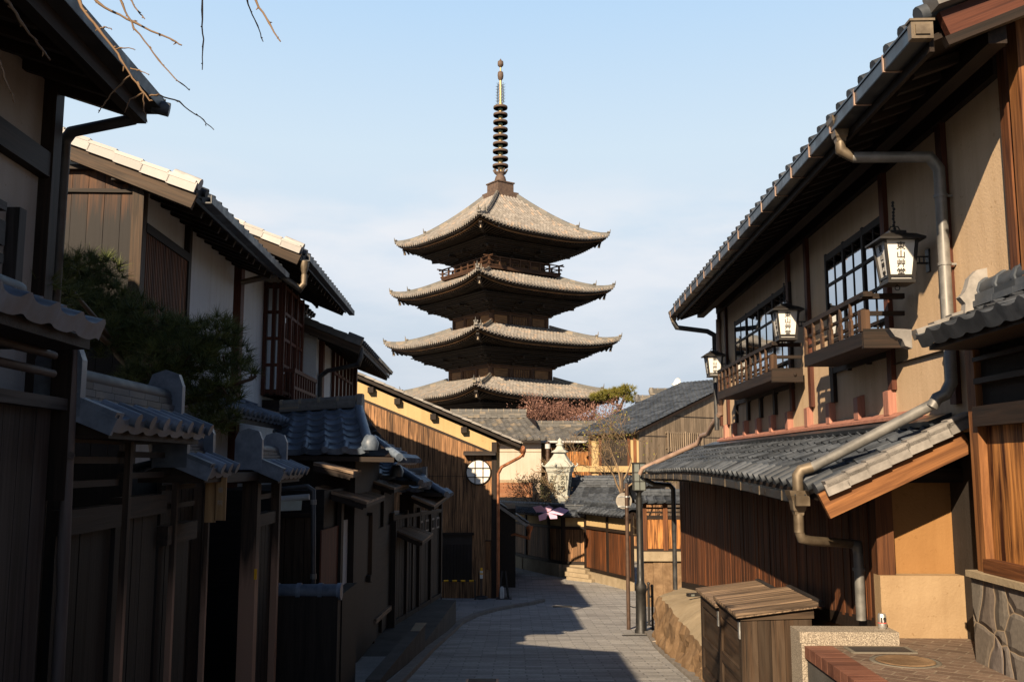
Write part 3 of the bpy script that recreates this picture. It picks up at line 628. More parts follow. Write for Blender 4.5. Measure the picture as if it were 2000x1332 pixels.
for i in range(14):
    mb = MB(); s_ = 8.3 + i * .85; z_ = -.20 + sag((s_ - 7.45) / 12.45, 0); RF.box(mb, 2.046, 2.053, s_, s_ + .018, z_ - .135, z_ - .05); mb.build('gutter_strap', MT['brass'], gl)
mb = hopper(7.98, -.24, 2.10); mb.tube([RF.P(2.1, 7.98, -.41), RF.P(2.1, 7.98, -.56)], .042, 10); RF.box(mb, 2.05, 2.16, 7.84, 7.9, -.34, -.26); mb.build('rain_hopper', MT['brass'], gl)
zl = -.63
s2 = RF.on(1676, 1100, LWN - .06)[0]
mb = MB(); mb.tube([RF.P(2.1, 7.98, -.55), RF.P(2.12, 7.99, zl + .02), RF.P(2.2, 8.02, zl), RF.P(2.66, s2 - .03, zl - .06), RF.P(2.73, s2, zl - .07)], .038, 12); mb.build('branch_pipe', MT['brass'], house)
mb = MB(); mb.tube([RF.P(2.68, s2 - .02, zl - .062), RF.P(2.74, s2, zl - .075), RF.P(2.745, s2, zl - .16), RF.P(2.745, s2, TZ + .05)], .042, 12); gp = mb.build('downpipe', MT['galv'], house)
mb = MB(); mb.tube([RF.P(2.745, s2, -.90), RF.P(2.745, s2, -.925)], .054, 12); mb.build('pipe_clip', MT['galv'], gp)
# far corner pipe: from the lower gutter back to the corner and down, and the upper one
mb = MB(); mb.tube([RF.P(2.10, 19.8, -.25), RF.P(2.12, 19.8, -.33), RF.P(2.3, 19.85, -.42), RF.P(2.62, 19.9, -.44), RF.P(2.70, 19.95, -.52), RF.P(2.70, 19.95, wz(19.95) - .05)], .046, 10); mb.build('downpipe', MT['pipedark'], house)
mb = MB(); mb.tube([RF.P(UE - .06, 17.5, UZ - .19), RF.P(UE, 17.5, UZ - .3), RF.P(UW - .2, 17.45, UZ - .38), RF.P(UW - .08, 17.4, UZ - .46), RF.P(UW - .08, 17.4, .6)], .045, 10); mb.build('downpipe', MT['pipedark'], house)
# end gable wall of the near end above and the dim recess
mb = MB(); n0 = UW
mb.prism([RF.P(UW, 6.6, 3.0), RF.P(9, 6.6, 3.0), RF.P(9, 6.6, UZ + 1.2), RF.P(7.5, 6.6, UZ + 1.9), RF.P(UW + .1, 6.6, UZ + .2)], RF.d * .2); mb.build('gable_wall', MT['beige'], house)
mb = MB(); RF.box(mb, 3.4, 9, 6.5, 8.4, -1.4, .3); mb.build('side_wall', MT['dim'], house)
# eave-board lettering free; windows
def window(pxa, pxb, pyt, pyb, cols, rows, par):
    s1, s0 = RF.on(pxa, 600, UW)[0], RF.on(pxb, 600, UW)[0]; z1, z0 = pyt, pyb
    mb = MB(); RF.box(mb, UW - .02, UW + .0, s0, s1, z0, z1); wi = mb.build('window', MT['dim'], par)
    for i in range(cols):
        a, b_ = s0 + (s1 - s0) * i / cols, s0 + (s1 - s0) * (i + 1) / cols; mb = MB(); tl = rng.uniform(-.004, .004)
        mb.hexa([RF.P(UW - .028 + tl, a + .03, z0 + .03), RF.P(UW - .022, a + .03, z0 + .03), RF.P(UW - .022, b_ - .03, z0 + .03), RF.P(UW - .028 - tl, b_ - .03, z0 + .03),
                 RF.P(UW - .028 + tl, a + .03, z1 - .03), RF.P(UW - .022, a + .03, z1 - .03), RF.P(UW - .022, b_ - .03, z1 - .03), RF.P(UW - .028 - tl, b_ - .03, z1 - .03)]); mb.build('pane', MT['glass'], wi)
    mb = MB()
    for i in range(cols + 1): s_ = s0 + (s1 - s0) * i / cols; RF.box(mb, UW - .042, UW - .0, s_ - .026, s_ + .026, z0 - .05, z1 + .05)
    for j in range(rows + 1):
        z_ = z0 + (z1 - z0) * j / rows; h_ = .035 if j in (0, rows) else .016
        for i in range(cols): RF.box(mb, UW - .040, UW - .02, s0 + (s1 - s0) * i / cols + .026, s0 + (s1 - s0) * (i + 1) / cols - .026, z_ - h_, z_ + h_)
    for i in range(cols):
        s_ = s0 + (s1 - s0) * (i + .5) / cols; RF.box(mb, UW - .036, UW - .024, s_ - .009, s_ + .009, z0, z1)
    mb.build('frame', MT['beam'], wi)
window(1622, 1742, 2.30, 1.02, 3, 4, house)
window(1438, 1546, 2.30, 1.00, 4, 4, house)
def balcony(sa, sb, zb_, par):
    nf = 2.85
    mb = MB(); RF.box(mb, nf, UW - .08, sb, sa, zb_, zb_ + .13); bal = mb.build('balcony', MT['beam'], par)
    mb = MB(); RF.box(mb, nf - .03, UW - .05, sb - .055, sb - .002, zb_ - .02, zb_ + .15); RF.box(mb, nf - .035, nf - .002, sb - .03, sa + .03, zb_ + .0, zb_ + .125)
    mb.lathe(RF.P(nf + .25, sb - .06, zb_ + .07), [(.012, -.02), (.02, 0), (.012, .02)], 8); mb.build('edge_beam', MT['beam'], bal)
    mb = MB(); RF.box(mb, nf - .03, nf + .05, sb - .10, sa + .06, zb_ + .43, zb_ + .475); RF.box(mb, nf - .03, UW - .05, sb - .05, sb + .01, zb_ + .42, zb_ + .465); mb.build('top_rail', MT['beam'], bal)
    mb = MB(); RF.box(mb, nf - .005, nf + .02, sb, sa, zb_ + .31, zb_ + .34); RF.box(mb, nf - .005, nf + .02, sb, sa, zb_ + .20, zb_ + .23); RF.box(mb, nf, UW - .05, sb - .03, sb, zb_ + .27, zb_ + .31); mb.build('mid_rail', MT['beam'], bal)
    mb = MB(); RF.box(mb, nf - .04, nf + .04, sb - .045, sb + .045, zb_ + .13, zb_ + .32); mb.build('end_post', MT['balc'], bal)
    k = round((sa - sb) / .29)
    for i in range(1, k + 1):
        s_ = sb + (sa - sb) * i / k; mb = MB()
        mb.prism([RF.P(nf - .03, s_ - .035, zb_ + .13), RF.P(nf - .03, s_ + .035, zb_ + .13), RF.P(nf - .03, s_ + .04, zb_ + .26), RF.P(nf - .03, s_ + .012, zb_ + .285), RF.P(nf - .03, s_ + .034, zb_ + .32), RF.P(nf - .03, s_ + .01, zb_ + .43),
                  RF.P(nf - .03, s_ - .01, zb_ + .43), RF.P(nf - .03, s_ - .034, zb_ + .32), RF.P(nf - .03, s_ - .012, zb_ + .285), RF.P(nf - .03, s_ - .04, zb_ + .26)], RF.n * .022); mb.build('baluster', MT['balc'], bal)
s_a, z_a = RF.on(1579, 712, 2.85); s_b, z_b = RF.on(1690, 682, 2.85)
balcony(s_a, s_b, (z_a + z_b) / 2 - .0, house)
s_a, z_a = RF.on(1407, 778, 2.85); s_b, z_b = RF.on(1511, 747, 2.85)
balcony(s_a, s_b, (z_a + z_b) / 2 - .0, house)

# ---- three hanging lanterns on wall brackets
def make_lantern():
    t = thing('wall_lantern', 'near white lantern with black brush letters, largest of the three by the upper windows', 'lantern', (0, 0, 0), 0, 'lanterns along the upper wall')
    A, B, H = .133, .097, .345       # half width at top, at bottom, height
    mb = MB()
    for i in (-1, 1):
        for j in (-1, 1): mb.beam((i*B, j*B, 0), (i*A, j*A, H), .022, .022)
    for z_, k_ in ((0, B), (H, A), (.035, B + (A - B) * .1)):
        for i in (-1, 1): mb.box((0, i * k_, z_), (2*k_, .018, .02)); mb.box((i * k_, 0, z_), (.018, 2*k_ - .02, .019))
    mb.box((0, 0, -.012), (2*B + .03, 2*B + .03, .02)); mb.build('frame', MT['iron'], t, local=True)
    for k in range(4):
        rt = Matrix.Rotation(k * math.pi / 2, 3, 'Z'); f = lambda x_, z_, o=0: rt @ V((x_, -(B + (A - B) * z_ / H) + .004 - o, z_))
        mb = MB(); b2, a2 = B - .014, A - .016
        mb.add([f(-b2, .01), f(b2, .01), f(a2, H - .01), f(-a2, H - .01), f(-b2, .01, -.008), f(b2, .01, -.008), f(a2, H - .01, -.008), f(-a2, H - .01, -.008)], [(0,1,2,3), (7,6,5,4), (0,4,5,1), (2,6,7,3)])
        pn_ = mb.build('panel', MT['paper'], t, local=True)
        mb = MB(); ux = f(1, .1) - f(0, .1); uy = f(0, .3) - f(0, .1)
        write(mb, '東山艸堂', f(0, .285, .001), ux, uy, .070, .073, .0012, 1.08); mb.build('lettering', MT['ink'], pn_, local=True)
    mb = MB(); C_ = .188
    mb.lathe((0, 0, H), [(C_ * 1.414, -.012), (C_ * 1.414, .004), (C_ * 1.0, .040), (C_ * .55, .062), (.10, .082), (.045, .095)], 4, False, R(45)); mb.build('cap', MT['iron'], t, local=True)
    mb = MB()
    for i in range(9): mb.lathe((rng.uniform(-.004, .004), rng.uniform(-.004, .004), H + .10 + i * .028), [(.006, 0), (.013, .01), (.013, .018), (.006, .028)], 6)
    mb.tube([(-.05, 0, H + .09), (-.03, 0, H + .13), (.03, 0, H + .13), (.05, 0, H + .09)], .005, 6); mb.build('chain', MT['iron'], t, local=True)
    mb = MB(); mb.tube([(.0 + .02 * math.cos(a), 0, -.05 + .02 * math.sin(a)) for a in [i * math.pi / 5 for i in range(11)]], .004, 6); mb.tube([(0, 0, -.02), (0, 0, -.032)], .006, 6); mb.build('ring', MT['iron'], t, local=True)
    mb = MB(); mb.box((.19, 0, .16), (.17, .016, .016)); mb.box((.19, 0, .215), (.17, .012, .012)); mb.box((.265, 0, .18), (.014, .07, .19))
    for i in range(3): mb.box((.16 + i * .035, 0, .188), (.008, .008, .04))
    mb.build('bracket', MT['iron'], t, local=True)
    return t
lan = make_lantern()
yaw = -math.atan(RF.d.x / RF.d.y)
for k, (px_, py_, cz, lab) in enumerate(((1750, 510, None, None), (1534, 634, None, 'middle white lantern with black letters, hung at the end of the farther balcony'), (1394, 714, None, 'small far white lantern with black letters, hung on a chain at the house corner'))):
    o = lan if k == 0 else copy_tree(lan)
    n_ = UW - .272; s_, z_ = RF.on(px_, py_, n_); o.location = RF.P(n_, s_, z_ - .18); o.rotation_euler = (0, 0, yaw)
    if lab: o['label'] = lab

# ================================================================ WOODEN REFUSE CABINETS
def cabinet(s0, s1, n0, n1, zt, label, grp):
    t = thing('refuse_cabinet', label, 'cabinet', RF.P((n0 + n1) / 2, (s0 + s1) / 2, gz(s0) + .0), 0, grp)
    zb_ = gz(s0) + .02
    mb = MB(); boards(mb, RF.P(n1, s0 + .02, 0), RF.P(n0, s0 + .02, 0), zb_, lambda u: zt - .06 + .08 * (1 - u), -RF.d, .145, .02, .003, .003)
    RF.box(mb, n0 + .01, n1, s0 + .021, s1, zb_, zt - .03); mb.build('body', MT['cab'], t)
    mb = MB()                     # door frame on the street side with recessed panels
    for a, b_, c_, d_ in ((s0, s0 + .11, zb_, zt - .05), (s1 - .11, s1, zb_, zt - .05), (s0 + .11, s1 - .11, zt - .18, zt - .05), (s0 + .11, s1 - .11, zt - .66, zt - .54), (s0 + .11, s1 - .11, zb_, zb_ + .15)):
        RF.box(mb, n0 - .03, n0 + .008, a, b_, c_, d_)
    d = mb.build('door', MT['cab'], t)
    mb = MB(); RF.box(mb, n0 - .04, n0 - .028, s0 + .015, s0 + .085, zt - .24, zt - .08); mb.build('hinge_plate', MT['alu'], d)
    mb = MB(); RF.box(mb, n0 - .005, n0 + .009, s0 + .11, s1 - .11, zb_ + .15, zt - .18); mb.build('door_panel', MT['cab'], d)
    # sloping slatted lid, low at the street side
    sl = .13
    zf = lambda n_: zt + (n_ - n0) * sl
    k = 11; a0, a1 = s0 - .08, s1 + .0
    mb = MB()
    for i in range(k):
        p, q = a0 + (a1 - a0) * i / k, a0 + (a1 - a0) * (i + .84) / k; nA, nB = n0 - .09, n1 + .05; h_ = .028 + rng.uniform(0, .006)
        mb.hexa([RF.P(nA, p, zf(nA)), RF.P(nB, p, zf(nB)), RF.P(nB, q, zf(nB)), RF.P(nA, q, zf(nA)), RF.P(nA, p, zf(nA) + h_), RF.P(nB, p, zf(nB) + h_), RF.P(nB, q, zf(nB) + h_), RF.P(nA, q, zf(nA) + h_)])
    mb.hexa([RF.P(n0 - .08, a0 + .01, zf(n0 - .08) - .02), RF.P(n1 + .04, a0 + .01, zf(n1 + .04) - .02), RF.P(n1 + .04, a1, zf(n1 + .04) - .02), RF.P(n0 - .08, a1, zf(n0 - .08) - .02),
             RF.P(n0 - .08, a0 + .01, zf(n0 - .08) - .002), RF.P(n1 + .04, a0 + .01, zf(n1 + .04) - .002), RF.P(n1 + .04, a1, zf(n1 + .04) - .002), RF.P(n0 - .08, a1, zf(n0 - .08) - .002)], .2)
    lid = mb.build('lid', MT['lid'], t)
    mb = MB(); RF.box(mb, n1 + .05, n1 + .10, a0 - .03, a1, zf(n1) + .0, zf(n1) + .055); mb.build('back_batten', MT['greydark'], lid)
    mb = MB(); mb.prism([RF.P(n0 - .03, s0 - .02, zf(n0) - .03), RF.P(n1 + .02, s0 - .02, zf(n1) - .03), RF.P(n1 + .02, s0 - .02, zf(n1) - .12), RF.P(n0 - .03, s0 - .02, zf(n0) - .06)], RF.d * .02); mb.build('apron', MT['cab'], t)
    return t
nA = RF.at(1452, 1215, 9.6)[0]
tN = cabinet(9.6, 10.75, nA, nA + .66, -1.46, 'nearer wooden refuse cabinet with slatted lid and a small latch on its end', 'wooden refuse cabinets')
mb = MB(); p = W(1483, 1298, 9.57); mb.tube([p, p - RF.d * .03], .02, 8); mb.box(tuple(p - RF.d * .035), (.03, .012, .05)); mb.build('latch', MT['alu'], tN)
cabinet(10.85, 12.1, nA + .02, nA + .62, -1.545, 'farther wooden refuse cabinet, its slatted lid partly hidden by the nearer one', 'wooden refuse cabinets')

# ================================================================ FAR-RIGHT ROOFED BOARD FENCE
gate = thing('roofed_fence', 'tall roofed fence of orange grained boards on a crazy paved base at right', 'fence', RF.P(3.2, 5.5, TZ))
FN = 3.06
mb = MB(); RF.box(mb, FN, FN + .45, 1.5, 7.04, TZ - .05, -.80); mb.build('stone_base', MT['crazy'], gate)
mb = MB(); RF.box(mb, FN - .03, FN + .5, 1.4, 7.06, -.80, -.755); mb.build('base_coping', MT['conc'], gate)
mb = MB(); RF.box(mb, FN + .03, FN + .14, 6.86, 6.99, -.755, .85); mb.build('corner_post', MT['orange'], gate)
mb = MB(); RF.box(mb, FN + .01, FN + .13, 1.5, 6.86, -.755, -.66); mb.build('bottom_rail', MT['brown'], gate)
mb = MB(); boards(mb, RF.P(FN + .12, 1.5, 0), RF.P(FN + .12, 6.86, 0), -.66, .26, -RF.n, .26, .03, .006, .006); mb.build('board_panel', MT['bright'], gate)
mb = MB(); RF.box(mb, FN, FN + .13, 1.5, 6.86, .26, .40); RF.box(mb, FN + .02, FN + .12, 1.5, 6.86, .56, .60); RF.box(mb, FN + .02, FN + .12, 1.5, 6.86, .72, .75); mb.build('top_rail', MT['beam'], gate)
mb = MB(); RF.box(mb, FN + .08, FN + .12, 1.5, 6.86, .40, .9); mb.build('slat_opening', MT['dim'], gate)
ez = RF.on(1792, 662, 2.74)[1]; es = RF.on(1792, 662, 2.74)[0]
e0, e1 = RF.P(2.74, 1.5, ez), RF.P(2.74, es, ez); r0, r1 = RF.P(3.26, 1.5, ez + .22), RF.P(3.26, es, ez + .22)
mb = MB(); tileroof(mb, e0, e1, r0, r1, .265, .2, .03, .026, 0, flip=True, eave=.075); tileroof(mb, RF.P(3.78, 1.5, ez), RF.P(3.78, es, ez), r0, r1, .265, .2, .03, .026)
tr = mb.build('tiled_coping', MT['tile'], gate)
mb = MB(); mb.prism([RF.P(2.8, 1.5, ez - .09), RF.P(2.8, 1.5, ez - .05), RF.P(3.26, 1.5, ez + .15), RF.P(3.72, 1.5, ez - .05), RF.P(3.72, 1.5, ez - .09)], RF.d * (es - 1.55)); mb.build('coping_soffit', MT['beam'], tr)
mb = MB(); ridge(mb, RF.P(3.26, 1.5, ez + .22), RF.P(3.26, es - .04, ez + .22), .26, .10, .085, 2, .26); mb.build('coping_ridge', MT['tile'], tr)
def oni(mb, c, dr, side, sc):     # scrolled end tile: a scalloped plate across the ridge
    pts = [(-.20, -.12), (.20, -.12), (.19, -.03), (.23, .02), (.19, .06), (.17, .10), (.15, .17), (.09, .23), (0, .25), (-.09, .23), (-.15, .17), (-.17, .10), (-.19, .06), (-.23, .02), (-.19, -.03)]
    mb.prism([V(c) + side * (x_ * sc) + V((0, 0, y_ * sc)) for x_, y_ in pts], V(dr) * .07)
    mb.tube([V(c) + V((0, 0, .08 * sc)), V(c) + V((0, 0, .08 * sc)) + V(dr) * .10], .10 * sc, 12)
mb = MB(); oni(mb, RF.P(3.26, es - .05, ez + .28), RF.d, RF.n, .95); mb.build('end_ornament', MT['tilelight'], tr)
mb = MB(); a = RF.P(2.70, es, ez + .02)
for i in range(4): mb.beam(e1.lerp(r1, i / 4) + V((0, 0, .035)) + RF.d * .04, e1.lerp(r1, (i + 1.05) / 4) + V((0, 0, .02)) + RF.d * .04, .11, .075)
mb.prism([a + V((0, 0, .05)), a - RF.n * .16 + V((0, 0, .06)), a - RF.n * .12 + V((0, 0, .0)), a - RF.n * .07 + V((0, 0, -.02)), a - RF.n * .05 + V((0, 0, -.07)), a + V((0, 0, -.09))], RF.d * .09)
mb.build('corner_tile', MT['tilelight'], tr)

# ---- small things on the ground
def cover(px_, py_, y_, label, w_, d_, m_):
    p = W(px_, py_, y_); p.z = gz(p.y) + (.052 if p.x < -1.0 else 0); sl_ = math.atan((gz(y_ + .5) - gz(y_ - .5)))
    t = thing('drain_cover', label, 'drain cover', p); mb = MB(); mb.box((0, 0, .002), (w_, d_, .014)); o = mb.build('plate', MT[m_], t, local=True); t.rotation_euler = (sl_, 0, 0)
    mb = MB()
    for i in range(4): mb.box((0, -d_ * .375 + d_ * .25 * i, .011), (w_ * .86, d_ * .10, .008))
    mb.build('ribs', MT['iron'], t, local=True); return t
cover(942, 1327, 12.75, 'rusty square cover in the street setts near the bottom of the view', .42, .32, 'copper')
cover(1098, 1155, 25.5, 'small dark cover far down the street at the edge of the sunlight', .5, .34, 'greydark')
cover(1240, 1240, 19.4, 'dark slotted grate beside the foot of the street lamp', .5, .2, 'iron')
t = thing('fallen_leaf', 'pale dry leaf lying in the right street gutter', 'leaf', W(1284, 1269, 17.6)); t.location.z = gz(17.6) + .055
mb = MB(); mb.prism([(-.09, -.02, 0), (-.03, -.05, 0), (.08, -.02, .012), (.10, .02, .02), (.02, .05, .01), (-.06, .03, 0)], (0, 0, .005)); mb.build('leaf_blade', MT['offwhite'], t, local=True)
p = RF.P(2.5, 16.2, wz(16.2) - .02)
t = thing('ground_light', 'small dark box light lying on the rough embankment', 'light fitting', p, .3)
mb = MB(); mb.box((0, 0, .02), (.24, .10, .05)); mb.build('case', MT['iron'], t, local=True)
mb = MB(); mb.box((-.05, -.052, .02), (.06, .006, .03)); mb.build('lens', MT['frost'], t, local=True)
# ================================================================ PAGODA
PY = 75.0; PX = W(977, 500, PY).x
PSI = R(9.5)
pag = thing('pagoda', 'five storey wooden temple pagoda with upswept tiled roofs and a tall ringed spire', 'pagoda', (PX, PY, gz(PY)), R(35.5))
GP = gz(PY)
def L(z): return z - GP           # world height -> pagoda height
def rot4(k): return Matrix.Rotation(k * math.pi / 2, 3, 'Z')
def proof(a, b, ze, zt, lift, cv, spacing, tail=''):
    """one square tiled roof: half widths a (eave) and b (top), eave and top heights, corner lift, concavity"""
    def zz(x_, d_):
        v = (a - d_) / (a - b); u = min(1, abs(x_) / a)
        return ze + (zt - ze) * (v * (1 - cv) + cv * v * v) + lift * u ** 3.2 * (1 - v) ** 2
    mb = MB(); nc = int(2 * a / spacing); pr = [(-.5, 0), (-.30, .25), (-.16, .85), (0, 1.05), (.16, .85), (.30, .25), (.5, 0)]
    for k in range(4):
        rt = rot4(k)
        for c in range(nc):
            x_ = -a + (c + .5) * (2 * a / nc); sp = 2 * a / nc
            d1 = max(b, abs(x_) - sp * .2); m_ = max(2, int((a - d1) / .38)); amp = spacing * .36
            for i in range(m_):
                da, db = a - (a - d1) * i / m_, a - (a - d1) * (i + 1.03) / m_; rv = rng.random()
                lo = [rt @ V((x_ + t_ * sp, -da, zz(x_ + t_ * sp, da) + h_ * amp + .045)) for t_, h_ in pr]
                hi = [rt @ V((x_ + t_ * sp, -db, zz(x_ + t_ * sp, db) + h_ * amp)) for t_, h_ in pr]
                mb.add(lo + hi, [(j, j+1, 8+j, 7+j) for j in range(6)], rv, None, True)
                bt = [p_ - V((0, 0, .16 if i == 0 else .05)) for p_ in lo]
                mb.add(lo + bt, [(j, j+1, 8+j, 7+j) for j in range(6)], rv * .6)
            p_ = rt @ V((x_, -a, zz(x_, a) + .06)); q_ = rt @ V((x_, -a + .2, zz(x_, a) + .07)); mb.tube([p_ + (p_ - q_) * .3, q_], amp * 1.0, 8, True, True)
    roof = mb.build('roof', MT['pagtile'], pag, local=True)
    # hips
    for k in range(4):
        rt = rot4(k); mb = MB()
        pts = []
        for i in range(13):
            d_ = b + (a * 1.0 - b) * i / 12; pts.append(rt @ V((-d_, -d_, zz(d_, d_) + .12)))
        i1 = 8
        for i in range(i1): mb.beam(pts[i], pts[i+1], .28, .24); mb.tube([pts[i] + V((0, 0, .16)), pts[i+1] + V((0, 0, .16))], .09, 8)
        for i in range(i1, 12): mb.beam(pts[i], pts[i+1], .22, .18); mb.tube([pts[i] + V((0, 0, .12)), pts[i+1] + V((0, 0, .12))], .08, 8)
        dr = (pts[-1] - pts[-2]).normalized(); hr = V((dr.x, dr.y, 0)).normalized(); sd_ = V((-hr.y, hr.x, 0))
        for q_, sc in ((pts[i1], .45), (pts[-1], .36)):
            mb.prism([q_ + sd_ * (x_ * sc) + V((0, 0, z_ * sc)) for x_, z_ in ((-.34, -.15), (.34, -.15), (.36, .15), (.22, .42), (.10, .50), (-.10, .50), (-.22, .42), (-.36, .15))], hr * .12)
            mb.tube([q_ + V((0, 0, .2 * sc)), q_ + hr * .14 + V((0, 0, .5 * sc)), q_ + hr * .20 + V((0, 0, 1.3 * sc))], [.08, .06, .015], 6)
            for j in (-1, 1): mb.tube([q_ + sd_ * (.11 * j) + V((0, 0, .58 * sc)) - hr * .06, q_ + sd_ * (.11 * j) + V((0, 0, .58 * sc)) + hr * .10], .065, 8)
        mb.build('hip_ridge', MT['tilemid'], roof, local=True)
    # eave edge: dark board, lit lower board, then two tiers of rafters
    def ring(mb, d_, z0, h, th, cap=None):
        ns = 16
        for k in range(4):
            rt = rot4(k)
            for i in range(ns):
                xa, xb = -d_ + 2 * d_ * i / ns, -d_ + 2 * d_ * (i + 1) / ns
                za, zb_ = (z0 + lift * (abs(x_) / d_) ** 3.2 for x_ in (xa, xb))
                ia, ib = (x_ * (1 - th / d_) for x_ in (xa, xb))
                mb.hexa([rt @ V(p) for p in ((xa, -d_, za), (xb, -d_, zb_), (ib, -d_ + th, zb_), (ia, -d_ + th, za), (xa, -d_, za + h), (xb, -d_, zb_ + h), (ib, -d_ + th, zb_ + h), (ia, -d_ + th, za + h))])
    mb = MB(); ring(mb, a - .10, ze - .20, .13, .25); mb.build('eave_board', MT['pagdark'], roof, local=True)
    mb = MB(); ring(mb, a - .30, ze - .33, .085, .2); mb.build('rafter_beam', MT['pagpanel'], roof, local=True)
    mb = MB(); d_ = a - .45
    for k in range(4):
        rt = rot4(k); ns = 16
        for i in range(ns):          # boarding over the rafters
            xa, xb = -d_ + 2 * d_ * i / ns, -d_ + 2 * d_ * (i + 1) / ns; sc = .45
            za, zb_ = (ze - .30 + lift * (abs(x_) / d_) ** 3.2 for x_ in (xa, xb))
            zi = ze - .25
            mb.quad(*[rt @ V(p) for p in ((xa, -d_, za), (xb, -d_, zb_), (xb * sc, -d_ * sc, zi), (xa * sc, -d_ * sc, zi))])
        nr = int(2 * d_ / .26)
        for i in range(nr + 1):
            x_ = -d_ + 2 * d_ * i / nr; z_ = ze - .39 + lift * (abs(x_) / d_) ** 3.2; xi = x_ * .55; dz_ = max(abs(xi), d_ - 2.6)
            mb.beam(rt @ V((x_, -d_ - .03, z_)), rt @ V((x_, -max(d_ - 1.7, abs(x_) * .98), ze - .42 + (z_ - ze + .39) * .35)), .10, .11)
            x2 = x_ * (d_ - 1.2) / d_
            mb.beam(rt @ V((x2, -d_ + 1.15, ze - .52 + lift * .5 * (abs(x2) / d_) ** 3)), rt @ V((x2, -max(d_ - 3.0, abs(x2) * .95), ze - .55)), .10, .12)
        c_ = lambda f_, z_: rt @ V((-f_, -f_, z_))
        mb.beam(c_(a - .40, ze + lift - .42), c_(a - 3.6, ze - .75), .22, .26)
    mb.build('rafters', MT['pagdark'], roof, local=True)
    for k in range(4):                # corner wind bells
        p_ = rot4(k) @ V((-(a - .52), -(a - .52), ze + lift - .62)); mb = MB()
        mb.tube([p_ + V((0, 0, .3)), p_], .015, 5); mb.lathe(p_, [(.11, -.28), (.095, -.18), (.085, -.08), (.05, -.02), (.02, 0)], 12); mb.build('wind_bell', MT['brass'], roof, local=True)
    return roof
def brackets(b, zb_, a, ze):
    """stepped bracket tiers between the wall top and the eaves"""
    mb = MB(); nt_ = 10
    for i in range(nt_):
        f_ = b + .06 + (a - 1.5 - b) * ((i + .6) / nt_) ** .9; h = (ze - .50 - zb_) / nt_; z_ = zb_ + h * i
        mb.box((0, 0, z_ + h * .5), (2*f_, 2*f_, h * (.62 if i % 2 else .98)))
    for k in range(4):
        rt = rot4(k)
        for u in (-1, -.36, .36, 1):
            for i, (f_, q) in enumerate(((b + .25, .12), (b + .75, .34), (b + 1.25, .55))):
                z_ = zb_ + (ze - .5 - zb_) * q; x_ = u * b * (1 + i * .12)
                mb.box(tuple(rt @ V((x_, -f_, z_))), (.30, .30, .20))
                for du in (-.38, .38): mb.box(tuple(rt @ V((x_ + du, -f_ + .05, z_ + .10))), (.22, .22, .16))
        for u in (-.36, .36): mb.beam(rt @ V((u * b, -b - .6, ze - .95)), rt @ V((u * b, -b - 1.75, ze - 1.02)), .16, .18)
        mb.beam(rt @ V((-b - .5, -b - .5, ze - .95)), rt @ V((-b - 1.45, -b - 1.45, ze - 1.0)), .18, .2)
    return mb.build('bracket_tier', MT['pagdark'], pag, local=True)
def storey(b, z0, z1, windows=True):
    mb = MB(); mb.box((0, 0, (z0 + z1) / 2 - .2), (2*b - .16, 2*b - .16, z1 - z0 + .4)); body = mb.build('storey_wall', MT['pagwood'], pag, local=True)
    mb = MB()
    for k in range(4):
        rt = rot4(k)
        for u in (-1, -.36, .36): mb.tube([rt @ V((u * (b - .1), -b + .1, z0 - .3)), rt @ V((u * (b - .1), -b + .1, z1))], .17, 10)
        for z_, h in ((z0 + .06, .12), (z1 - .16, .14)): mb.beam(rt @ V((-b, -b + .02, z_)), rt @ V((b, -b + .02, z_)), .12, h)
        mb.beam(rt @ V((-b - .25, -b - .02, z1 - .02)), rt @ V((b + .25, -b - .02, z1 - .02)), .26, .12)
    mb.build('columns', MT['pagwood'], body, local=True)
    for k in range(4):
        rt = rot4(k)
        for i, (ua, ub) in enumerate(((-1, -.36), (-.36, .36), (.36, 1))):
            xa, xb = ua * (b - .1) + .27, ub * (b - .1) - .27; mb = MB()
            if i == 1:
                for j in range(7): x_ = xa + (xb - xa) * (j + .5) / 7; mb.beam(rt @ V((x_, -b + .07, z0 + .13)), rt @ V((x_, -b + .07, z1 - .25)), .07, .06)
            else: mb.beam(rt @ V(((xa + xb) / 2, -b + .08, z0 + .13)), rt @ V(((xa + xb) / 2, -b + .08, z1 - .25)), xb - xa, .05, up=rt @ V((0, 1, 0)))
            mb.build('lattice' if i == 1 else 'wall_panel', MT['pagpanel'], body, local=True)
DR = {5: 8.70, 4: 9.05, 3: 9.5, 2: 9.95, 1: 10.4}
tips = {5: 462, 4: 563, 3: 664, 2: 766}
ZE = {}
LIFT = .62
for k, py_ in tips.items(): ZE[k] = L(W(1200, py_, PY - DR[k] * math.sin(PSI)).z) - LIFT
ZE[1] = ZE[2] - (ZE[3] - ZE[2]) - .1
print('PAG', ZE, GP)
for k in (1, 2, 3, 4, 5):
    a = DR[k] / math.sqrt(2); b = {5: 2.55, 4: 2.75, 3: 2.95, 2: 3.15, 1: 3.35}[k]
    zt = ZE[k] + (1.55 if k < 4 else 1.45 if k == 4 else L(W(977, 388, PY).z) - ZE[5])
    top_b = {1: 3.2, 2: 3.0, 3: 2.8, 4: 3.2, 5: .95}[k]
    proof(a, top_b, ZE[k], zt, LIFT, .12 if k < 5 else .30, .30)
    z0 = ZE[k-1] + 1.55 if k > 1 else 0
    z1 = ZE[k] - 1.55
    if k == 5: z0 = ZE[4] + 1.55; z1 = ZE[5] - 1.45
    storey(b, z0, z1); brackets(b, z1, a, ZE[k])
